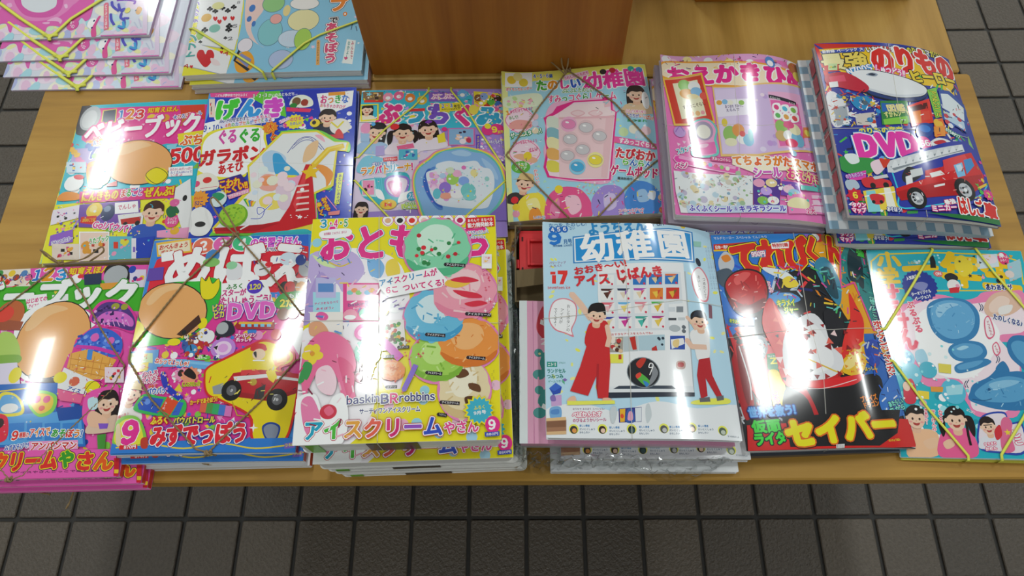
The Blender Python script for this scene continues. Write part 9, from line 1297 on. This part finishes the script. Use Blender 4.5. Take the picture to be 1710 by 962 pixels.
# back table
AO = ((.0589, -.0875), (.042, -.065), (.024, -.0375), (0, 0)); BO = ((.0069, -.007), (.0073, -.0075))
for i, lab in enumerate(('lowest magazine of the stack with rainbow drips, on the table', 'third magazine from the top of the stack with rainbow drips', 'second magazine from the top of the stack with rainbow drips', 'magazine with pink dripping icing and purple letters, topmost of its tall stack')):
    mg('A', i / 4, (i + 1) / 4, lab, edge='d9c3dc', spine='c9aed2', dx=AO[i][0], dy=AO[i][1], group='stack of icing magazines')
mg('B', 0, .30, 'lowest magazine with pinkish page edges under the playing-card magazines', edge='d8c3cc', spine='d3a7b4', printed=False, dx=BO[1][0], dy=BO[1][1])
mg('B', .32, .62, 'middle one of the magazines with playing cards on yellow and blue', edge='d8d3d6', spine='d3a7b4', dx=BO[0][0], dy=BO[0][1])
mg('B', .64, 1, 'yellow and blue magazine with playing cards, lying sideways on its twin', edge='e4e2e0', spine='9cc3d6')
# far row of the front table
mg('C', 0, .48, 'lower copy under the pink and cyan magazine with a tan disc', edge='e8ea6a', spine='e8d34a', printed=False, dx=-.002)
mg('C', .5, 1, 'pink and cyan magazine with white katakana title and the red figure 500', edge='f0f0a0', spine='e8d34a')
mg('D', 0, .48, 'lower copy under the blue magazine with the red lever toy', edge='2f49b8', spine='2f49b8', printed=False, dx=.002)
mg('D', .5, 1, 'deep blue magazine with a red lever toy in a white panel', edge='3f62cf', spine='2f49b8', rnd=.005)
mg('E', 0, 1, 'lilac magazine with a pale blue shell-shaped case and three girls', edge='dfe4ee', spine='8f86c8')
mg('F', 0, .48, 'lower copy under the magazine with the pale pink cup toy', edge='e6e6d8', spine='8fc7e0', printed=False, dx=-.001)
mg('F', .5, 1, 'light blue magazine with a pale pink drink-cup toy with round buttons', edge='f3f0c0', spine='9fd0e8')
def swirl_print(seed, c):
    def f(o, S, w, h, z):
        pr = Press(w, h); R = random.Random(seed)
        for i in range(46):
            x, y = R.uniform(-w, w) * 480, R.uniform(-h, h) * 480; a = R.uniform(0, 6); r = R.uniform(4, 9)
            pr.line(c, .7, [v for q in range(8) for v in (x + r * (1 - q * .08) * math.cos(a + q * .6), y + r * (1 - q * .08) * math.sin(a + q * .6))], False, True)
        class W(Surf): pass
        q = W(w, h, S.zc, S.B * 1000); q.z = q.zq = lambda x, y: z(x, y) - .00115
        pr.build('lid_print', q, M_INK2, o, .03)
    return f
def check_print(o, S, w, h, z):
    pr = Press(w, h); n = 0
    for i in range(int(w / .012) + 1):
        for j in range(int(h / .012) + 1):
            x, y = -w * 500 + i * 12, -h * 500 + j * 12; c = ('8fb4cc', 'e6ebef', 'c0d4e0')[(i % 2) + (j % 2)]
            pr.poly(c, [x, y, x + 12, y, x + 12, y + 12, x, y + 12])
    q = Surf(w, h, S.zc, S.B * 1000); q.z = q.zq = lambda x, y: z(x, y) - .00115
    pr.build('lid_print', q, M_INK2, o, .03)
pack('G', 'supplement_box', 0, .24, 'lowest lilac supplement box under the pink sticker magazines', 'box', 'b4aabf', dx=-.008)
mg('G', .25, .45, 'second pink sticker magazine, squeezed between two lilac boxes', edge='a99fb5', spine='c77fae', dx=-.008, dy=-.0125)
pack('G', 'supplement_box', .46, .78, 'lilac supplement box with curly line print under the top pink magazine', 'box', 'b9aebf', dx=-.007, dy=-.004, art=swirl_print(3, '95849f'))
mg('G', .80, 1, 'pink magazine with phone-shaped stickers, topmost of its bundle', edge='d8cfdb', spine='e79cc6')
pack('H', 'supplement_box', 0, .21, 'green supplement box at the bottom of the vehicle magazines', 'box', '4f7f35', dx=.002, dy=-.014)
mg('H', .22, .44, 'second vehicle magazine, squeezed between the boxes', edge='4a5a4a', spine='3c6b3c', dx=.002, dy=-.014)
pack('H', 'supplement_box', .46, .66, 'blue and white checked supplement box under the vehicle magazine', 'box', 'a9c3d3', dx=-.006, dy=-.003, grow=(.014, 0), art=check_print)
tb = pack('H', 'supplement_box', .67, .86, 'grey supplement box with a red printed side under the vehicle magazine', 'box', 'b9adb0', dx=.001, grow=(-.002, -.012))
S = surf_of('H'); V, F = [], []
for i in range(9):
    y = -.115 + .03 * i
    if i == 8: break
    x = -S.w / 2 + .0006 - .0004
    za, zb_ = S.z(-S.w / 2, y) * .69, S.z(-S.w / 2, y) * .845; y2 = y + .024; zc_, zd = S.z(-S.w / 2, y2) * .69, S.z(-S.w / 2, y2) * .845
    n = len(V); V += [(x, y, float(za)), (x, y2, float(zc_)), (x, y2, float(zd)), (x, y, float(zb_)), (x - .0006, y, float(za)), (x - .0006, y2, float(zc_)), (x - .0006, y2, float(zd)), (x - .0006, y, float(zb_))]
    F += [(n + a, n + b, n + c, n + d) for a, b, c, d in ((4, 7, 6, 5), (0, 1, 2, 3), (0, 4, 5, 1), (1, 5, 6, 2), (2, 6, 7, 3), (3, 7, 4, 0))]
mesh_obj('side_print', V, F, card('b8424a'), tb)
mg('H', .88, 1, 'vehicle magazine with a red toy fire engine and a bullet train, topmost of its bundle', edge='8a8c92', spine='c23a34')
# near row of the front table
mg('I', 0, .32, 'lowest copy in the pink frozen-treat stack, jutting over the table edge', edge='f06ab8', spine='e0352f', dx=.024, dy=-.010)
mg('I', .33, .65, 'middle copy in the pink frozen-treat stack', edge='f06ab8', spine='e0352f', dx=.021, dy=-.006)
mg('I', .66, 1, 'pink magazine with a big tan disc and frozen-treat toys, top of its stack', edge='f4b0d8', spine='e0352f')
for i, lab in enumerate(('lowest of the three magazines with the yellow launcher and red fire truck', 'middle of the three magazines with the yellow launcher and red fire truck', 'red-titled magazine with a yellow launcher and red fire truck, top of three')):
    mg('J', i / 3, (i + 1) / 3 - .01, lab, edge='e8e8ea', spine='d8342c', dx=(.010, .006, 0)[i], dy=(-.010, -.007, 0)[i], printed=i > 0)
klab = ('lowest magazine of the ice-cream cover stack', 'fourth magazine down in the ice-cream cover stack', 'third magazine down in the ice-cream cover stack', 'second magazine down in the ice-cream cover stack', 'yellow magazine with six ice-cream scoops, top of its tall stack')
KZ = (0, .13, .27, .40, .66, 1.0)
for i in range(5):
    t = mg('K', KZ[i], KZ[i + 1] - .004, klab[i], edge='ecebe6', spine=('2f9c9c', 'e8e04a', '66b04a', '2f9c9c', 'e8e04a')[i], dx=(.026, .021, .016, .011, 0)[i], dy=(-.014, -.0135, -.0125, -.012, 0)[i], rot=(0, -.3, .2, .2, 0)[i], printed=i >= 3, rnd=.006)
    if i in (0, 2, 4):                                            # black tab and green corner printed on the white fore-edge
        S = surf_of('K'); y = -S.h / 2 + .0004
        for c, x0, x1 in (('26282c', -.032, .020), ('6fb83c', -.094, -.080)):
            z0, z1 = float(S.z(x0, y)) * KZ[i] + .002, float(S.z(x0, y)) * KZ[i + 1] - .0035
            mesh_obj('edge_print', *box(x0, x1, y - .0006, y + .0004, z0, z1), card(c), t)
# plastic-wrapped bundle with the vending-machine magazine
mg('L', 0, .17, 'lowest white sheets of the plastic-wrapped bundle, their corner out on the table', printed=False, edge='e6e8ea', spine='c8ccd0', dx=.006, dy=-.024, name='paper_sheets')
mg('L', .18, .42, 'second light blue vending-machine magazine inside the plastic-wrapped bundle', edge='e4e6ea', spine='d0d4da', dx=.017, dy=-.013)
def bear_print(o, S, w, h, z):
    pr = Press(w, h); pr.poly('e9a5c6', [-w * 500, -h * 500, w * 500, -h * 500, w * 500, h * 500, -w * 500, h * 500]); X = -w * 500; Y = -h * 500
    pr.poly('dfe6ea', [X, Y, X + 9, Y, X + 9, -Y, X, -Y]); pr.line('d27fae', .6, [X + 16, Y, X + 16, -Y])
    for y, c in ((Y + 92, '2f8f8c'), (Y + 48, '2f8f8c')):
        pr.ell(c, X + 33, y, 13, 14); pr.ell(c, X + 22, y + 12, 5, 5); pr.ell(c, X + 22, y - 14, 7, 6)
    pr.ell('e8e0a0', X + 23, Y + 103, 1.5, 1.5); pr.poly('eef0ee', [X + 24, Y + 40, X + 36, Y + 33, X + 37, Y + 38, X + 26, Y + 45])
    pr.curve('c8283c', [X + 22, Y + 128, X + 32, Y + 120, X + 42, Y + 140, X + 38, Y + 172, X + 26, Y + 160, X + 20, Y + 140]); pr.poly('e4e4e8', [X + 24, Y + 140, X + 36, Y + 134, X + 37, Y + 139, X + 25, Y + 146])
    pr.text('2', X + 24, Y + 118, X + 32, Y + 118, 10, 'f0eef0', .04)
    q = Surf(w, h, S.zc, S.B * 1000); q.z = q.zq = lambda x, y: z(x, y) - .00115
    pr.build('lid_print', q, M_INK2, o, .03)
pack('L', 'supplement_box', .43, .85, 'pink supplement box with teal bear print inside clear plastic wrap', 'box', 'd9a0bd', dx=-.0165, dy=-.052, grow=(.024, -.098), lid='b9b4ba', art=bear_print)
mg('L', .875, 1, 'light blue magazine with an ice-cream vending machine and two children, top of the wrapped bundle', edge='e8ecf0', spine='cfdde6')
# dark box and hero magazine; blue soap magazine
pack('M', 'supplement_box', 0, .58, 'dark slate box under the black and red hero magazine', 'box', '3d414b', dx=-.003, dy=-.003, grow=(.006, .002))
mg('M', .61, 1, 'black and red hero magazine with yellow katakana, lying on a dark box', edge='8a8d94', spine='3a4150')
mg('N', 0, .46, 'lower copy under the turquoise magazine with blue soap shapes', printed=False, edge='d9d24a', spine='e8c83c', dx=.002, dy=-.002)
mg('N', .48, 1, 'turquoise magazine with blue soap dolphin and pink bubbles, at the table corner', edge='cfe8ee', spine='2fb0c4')

# ------------------------------------------------------------------ bindings
def on_surface(k, p, hi=1.0, r=.001, dense=.006):
    S = surf_of(k); out = []; P = [np.array(q, float) / 1000 for q in p]
    for a, b in zip(P[:-1], P[1:]):
        n = max(1, int(np.linalg.norm(b - a) / dense))
        for i in range(n):
            q = a + (b - a) * i / n; out.append(q)
    out.append(P[-1]); W, H = S.w / 2, S.h / 2; res = []
    for q in out:
        if abs(q[0]) <= W + .002 and abs(q[1]) <= H + .002: res.append((q[0], q[1], float(S.z(q[0], q[1])) * hi + r * .75 + .0005))
    return res, W, H
def wrapped(k, p, hi, lo, r, ends=(1, 1)):
    """path over the cover whose ends turn down the edge of the bundle"""
    S = surf_of(k); res, W, H = on_surface(k, p, hi, r)
    def down(q):
        dx, dy = W - abs(q[0]), H - abs(q[1]); z0 = q[2]; z1 = float(S.z(q[0], q[1])) * lo + r
        if min(dx, dy) > .012: return []
        if dx < dy: e = (math.copysign(W + r * 1.3, q[0]), q[1])
        else: e = (q[0], math.copysign(H + r * 1.3, q[1]))
        return [(e[0], e[1], z0 - r * .6), (e[0], e[1], z1)]
    if ends[0]: res = down(res[0])[::-1] + res
    if ends[1]: res = res + down(res[-1])
    return res
def strap(name, k, pieces, r, m, label, cat, hi=1.0, lo=0.0, flatness=.5, part='strand', sides=6, group=None, off=(0, 0)):
    t = place(k, name, *off)
    for p in pieces: mesh_obj(part, *tube(wrapped(k, PATHS[p], hi, lo, r), r, sides, False, flatness), m, t, True)
    return tag(t, label, cat, group), t
for i in range(4):
    o, t = strap('rubber_band', 'A', ('A1', 'A2'), .0028, M_BAND, ('yellow-green rubber band round the lowest icing magazine', 'yellow-green rubber band round the third icing magazine from the top', 'yellow-green rubber band round the second icing magazine from the top', 'yellow-green rubber band crossed over the topmost icing magazine')[i], 'rubber band', (i + 1) / 4, i / 4 + .02, off=AO[i])
    S = surf_of('A'); q = [v / 1000 for v in PATHS['A1'][-1]]; z = float(S.z(q[0], -S.h / 2)) * (i + 1) / 4
    mesh_obj('twist', *tube([(q[0] - .011, -S.h / 2 + .006, z + .002), (q[0], -S.h / 2 + .004, z + .0028), (q[0] + .011, -S.h / 2 + .006, z + .002)], .0028, 6, False, .6), M_BAND, t, True)
strap('rubber_band', 'B', ('B1', 'B2'), .0019, M_BAND, 'yellow-green rubber band in a V over the playing-card magazine', 'rubber band')
strap('rubber_band', 'E', ('E1', 'E2', 'E3', 'E4'), .0014, M_BAND, 'yellow-green rubber band cutting the corners of the lilac shell-case magazine', 'rubber band')
strap('rubber_band', 'N', ('N1', 'N2', 'N3', 'N4'), .0017, M_BAND, 'yellow-green rubber band cutting the corners of the turquoise soap magazine', 'rubber band')
R = random.Random(5)
def strand(pts, r, t, name, closed=False):
    """two plies twisted round each other"""
    P = smooth_path(pts, 5)
    for ph in (0, math.pi):
        Q = []
        for i, p in enumerate(P):
            a = P[max(i - 1, 0)]; b = P[min(i + 1, len(P) - 1)]; d = np.array(b) - np.array(a); d /= max(np.linalg.norm(d), 1e-9); s = np.cross(d, (0, 0, 1)); s /= max(np.linalg.norm(s), 1e-9); u = np.cross(s, d)
            Q.append(np.array(p) + (s * math.cos(i * .9 + ph) + u * math.sin(i * .9 + ph)) * r * .45)
        mesh_obj(name, *tube(Q, r * .75, 5), M_TWINE, t, True)
def twine(k, pieces, knots, loops, label):
    x, y, rz, w, h, zc, b = STACKS[k]; t = place(k, 'jute_twine'); inv = (Matrix.Translation((x, y, TZ)) @ Matrix.Rotation(rz, 4, 'Z')).inverted()
    for p in pieces:
        res, W, H = on_surface(k, PATHS[p], 1.0, .0012, .008); strand([(q[0], q[1], q[2] + .0004) for q in res], .0011, t, 'strand')
    for l in loops: strand([tuple(inv @ Vector(q)) for q in PATHS[l]], .0011, t, 'bow_loop' if l.startswith('bow') else 'loose_end')
    for kx, ky in knots:
        S = surf_of(k); z = float(S.z(kx, ky)); Q = [(kx + .0032 * math.cos(a), ky + .0026 * math.sin(a * 2 + .4), z + .002 + .0016 * math.sin(a * 3)) for a in np.linspace(0, 6.28, 14)]
        mesh_obj('knot', *tube(Q, .0014, 5, True), M_TWINE, t, True)
    tag(t, label, 'twine')
kn = lambda p, i: tuple(v / 1000 for v in PATHS[p][i])
twine('F', ('F1', 'F2'), [kn('F1', 0)], ('bowF', 'tailF'), 'brown jute twine tied in a diamond round the pink cup magazine')
twine('I', ('I1', 'I2'), [kn('I1', 0), kn('I2', -1)], ('bowI', 'tailI', 'tailI2', 'tailI3', 'tailI4'), 'brown jute twine round the pink frozen-treat magazines, ends over the table edge')
twine('J', ('J1', 'J2'), [kn('J1', 0), kn('J1', -1)], ('bowJ', 'tailJ', 'tailJ2', 'tailJ3'), 'brown jute twine tied in a diamond round the yellow launcher magazines')
for k, lab in (('K', 'thin clear string crossed over the ice-cream scoop magazine'), ('L', 'thin clear string crossed over the vending-machine magazine'), ('M', 'thin clear string crossed over the black and red hero magazine'), ('H', 'thin clear string crossed over the fire-engine magazine'), ('G', 'thin clear string crossed over the pink sticker magazine'), ('D', 'thin clear string crossed over the blue lever-toy magazine')):
    strap('nylon_string', k, (k + '1', k + '2'), .0004, M_NYLON, lab, 'string', flatness=1.0, sides=5)

# ------------------------------------------------------------------ clear film, red plastic part, carton
M_FILM = bpy.data.materials.new('clear_film'); M_FILM.use_nodes = True; nt = M_FILM.node_tree; nt.nodes.clear()
out = nt.nodes.new('ShaderNodeOutputMaterial'); mix = nt.nodes.new('ShaderNodeMixShader'); tr = nt.nodes.new('ShaderNodeBsdfTransparent'); gl = nt.nodes.new('ShaderNodeBsdfGlossy'); fr = nt.nodes.new('ShaderNodeLayerWeight')
tr.inputs[0].default_value = (.93, .94, .94, 1); gl.inputs['Roughness'].default_value = .08; fr.inputs[0].default_value = .22
mr = nt.nodes.new('ShaderNodeMapRange'); mr.inputs['To Min'].default_value = .05; mr.inputs['To Max'].default_value = .5; nt.links.new(fr.outputs[0], mr.inputs[0]); nt.links.new(mr.outputs[0], mix.inputs[0]); nt.links.new(tr.outputs[0], mix.inputs[1]); nt.links.new(gl.outputs[0], mix.inputs[2]); nt.links.new(mix.outputs[0], out.inputs[0])
def film(name, top, foot, nw, label, seed, amp):
    R = random.Random(seed); A = smooth_path(top, 13); B = smooth_path(foot, 13); V, F = [], []; n = len(A)
    for i in range(n):
        for j in range(nw + 1):
            t = j / nw; p = A[i] * (1 - t) + B[i] * t; k = amp * (.3 + math.sin(t * math.pi)) ; q = p + np.array([R.uniform(-k, k), R.uniform(-k, k), R.uniform(-k * .3, k) * 1.3 + .006 * math.sin(t * math.pi)])
            q[2] = max(q[2], TZ + .0006) if q[1] > .134 else q[2]; V.append(q)
    for i in range(n - 1):
        for j in range(nw): F.append((i * (nw + 1) + j, i * (nw + 1) + j + 1, (i + 1) * (nw + 1) + j + 1, (i + 1) * (nw + 1) + j))
    return tag(mesh_obj(name, V, F, M_FILM), label, 'plastic wrap')
film('plastic_wrap', PATHS['film_edge'], PATHS['film_foot'], 13, 'crumpled clear plastic wrap round the vending-machine bundle', 4, .0034)
q = PATHS['film_small']; film('plastic_wrap', [q[0], q[1]], [q[3], q[2]], 5, 'small clear plastic corner sticking out beside the twine-tied magazines', 8, .002)
q = [np.array(p) for p in PATHS['carton']]; c = sum(q) / 4; t = empty('cardboard_carton', (c[0], c[1], TZ)); w, h = (q[1] - q[0])[0] / 2, (q[0] - q[3])[1] / 2
S = surf_of('L'); lx = STACKS['L'][0]; zz = .0285
M_CARD = mat('brown_cardboard', lin('6b5a3c'), .8)
mesh_obj('base', *box(-w, w, -h, h, zz, zz + .0012), M_CARD, t)
mesh_obj('wall', *box(-w, -w + .0018, -h, h, zz + .0013, zz + .020), M_CARD, t); mesh_obj('wall', *box(-w + .002, w, h - .0018, h, zz + .0013, zz + .020), M_CARD, t); mesh_obj('wall', *box(-w + .002, w, -h, -h + .0018, zz + .0013, zz + .020), M_CARD, t)
mesh_obj('flap', [(-w + .002, -h + .020, zz + .0160), (w, -h + .026, zz + .0160), (w, -h + .046, zz + .0185), (-w + .002, -h + .042, zz + .0185), (-w + .002, -h + .020, zz + .0170), (w, -h + .026, zz + .0170), (w, -h + .046, zz + .0195), (-w + .002, -h + .042, zz + .0195)], [(0, 3, 2, 1), (4, 5, 6, 7), (0, 1, 5, 4), (1, 2, 6, 5), (2, 3, 7, 6), (3, 0, 4, 7)], M_CARD, t)
tag(t, 'open brown cardboard tray holding the red plastic part, inside the wrapped bundle', 'carton')
q = [np.array(p) for p in PATHS['red_part']]; d = sum(q) / 4; t = empty('toy_part', (d[0], d[1], TZ)); w2, h2 = (q[1] - q[0])[0] / 2, (q[0] - q[3])[1] / 2; M_RED = flat('red_plastic', 'd3262c', .35); z0 = zz + .0095
mesh_obj('plate', *box(-w2, w2, -h2, h2, z0, z0 + .003, .0008), M_RED, t)
mesh_obj('rim', *join([box(-w2 + .010, -w2 + .013, -h2 + .012, h2 - .014, z0 + .0031, z0 + .0075, .0004), box(-w2 + .0135, w2, h2 - .017, h2 - .014, z0 + .0031, z0 + .0075, .0004), box(-w2 + .0135, w2, -h2 + .012, -h2 + .015, z0 + .0031, z0 + .0075, .0004)]), M_RED, t)
for yy in (h2 - .012, -h2 + .008): mesh_obj('slot_shade', *box(-w2 + .003, -w2 + .005, yy - .003, yy + .003, z0 + .0031, z0 + .0034), flat('painted_slot_shade', '3a1214', .8), t)  # no opening cut: dark patches on the plate paint the shade inside slots
mesh_obj('tab', *box(-w2 - .004, -w2 - .0002, -h2 + .010, -h2 + .022, z0, z0 + .003, .0006), M_RED, t)
tag(t, 'red plastic toy frame in the cardboard tray of the wrapped bundle', 'toy')
bpy.data.objects.remove(_fo)
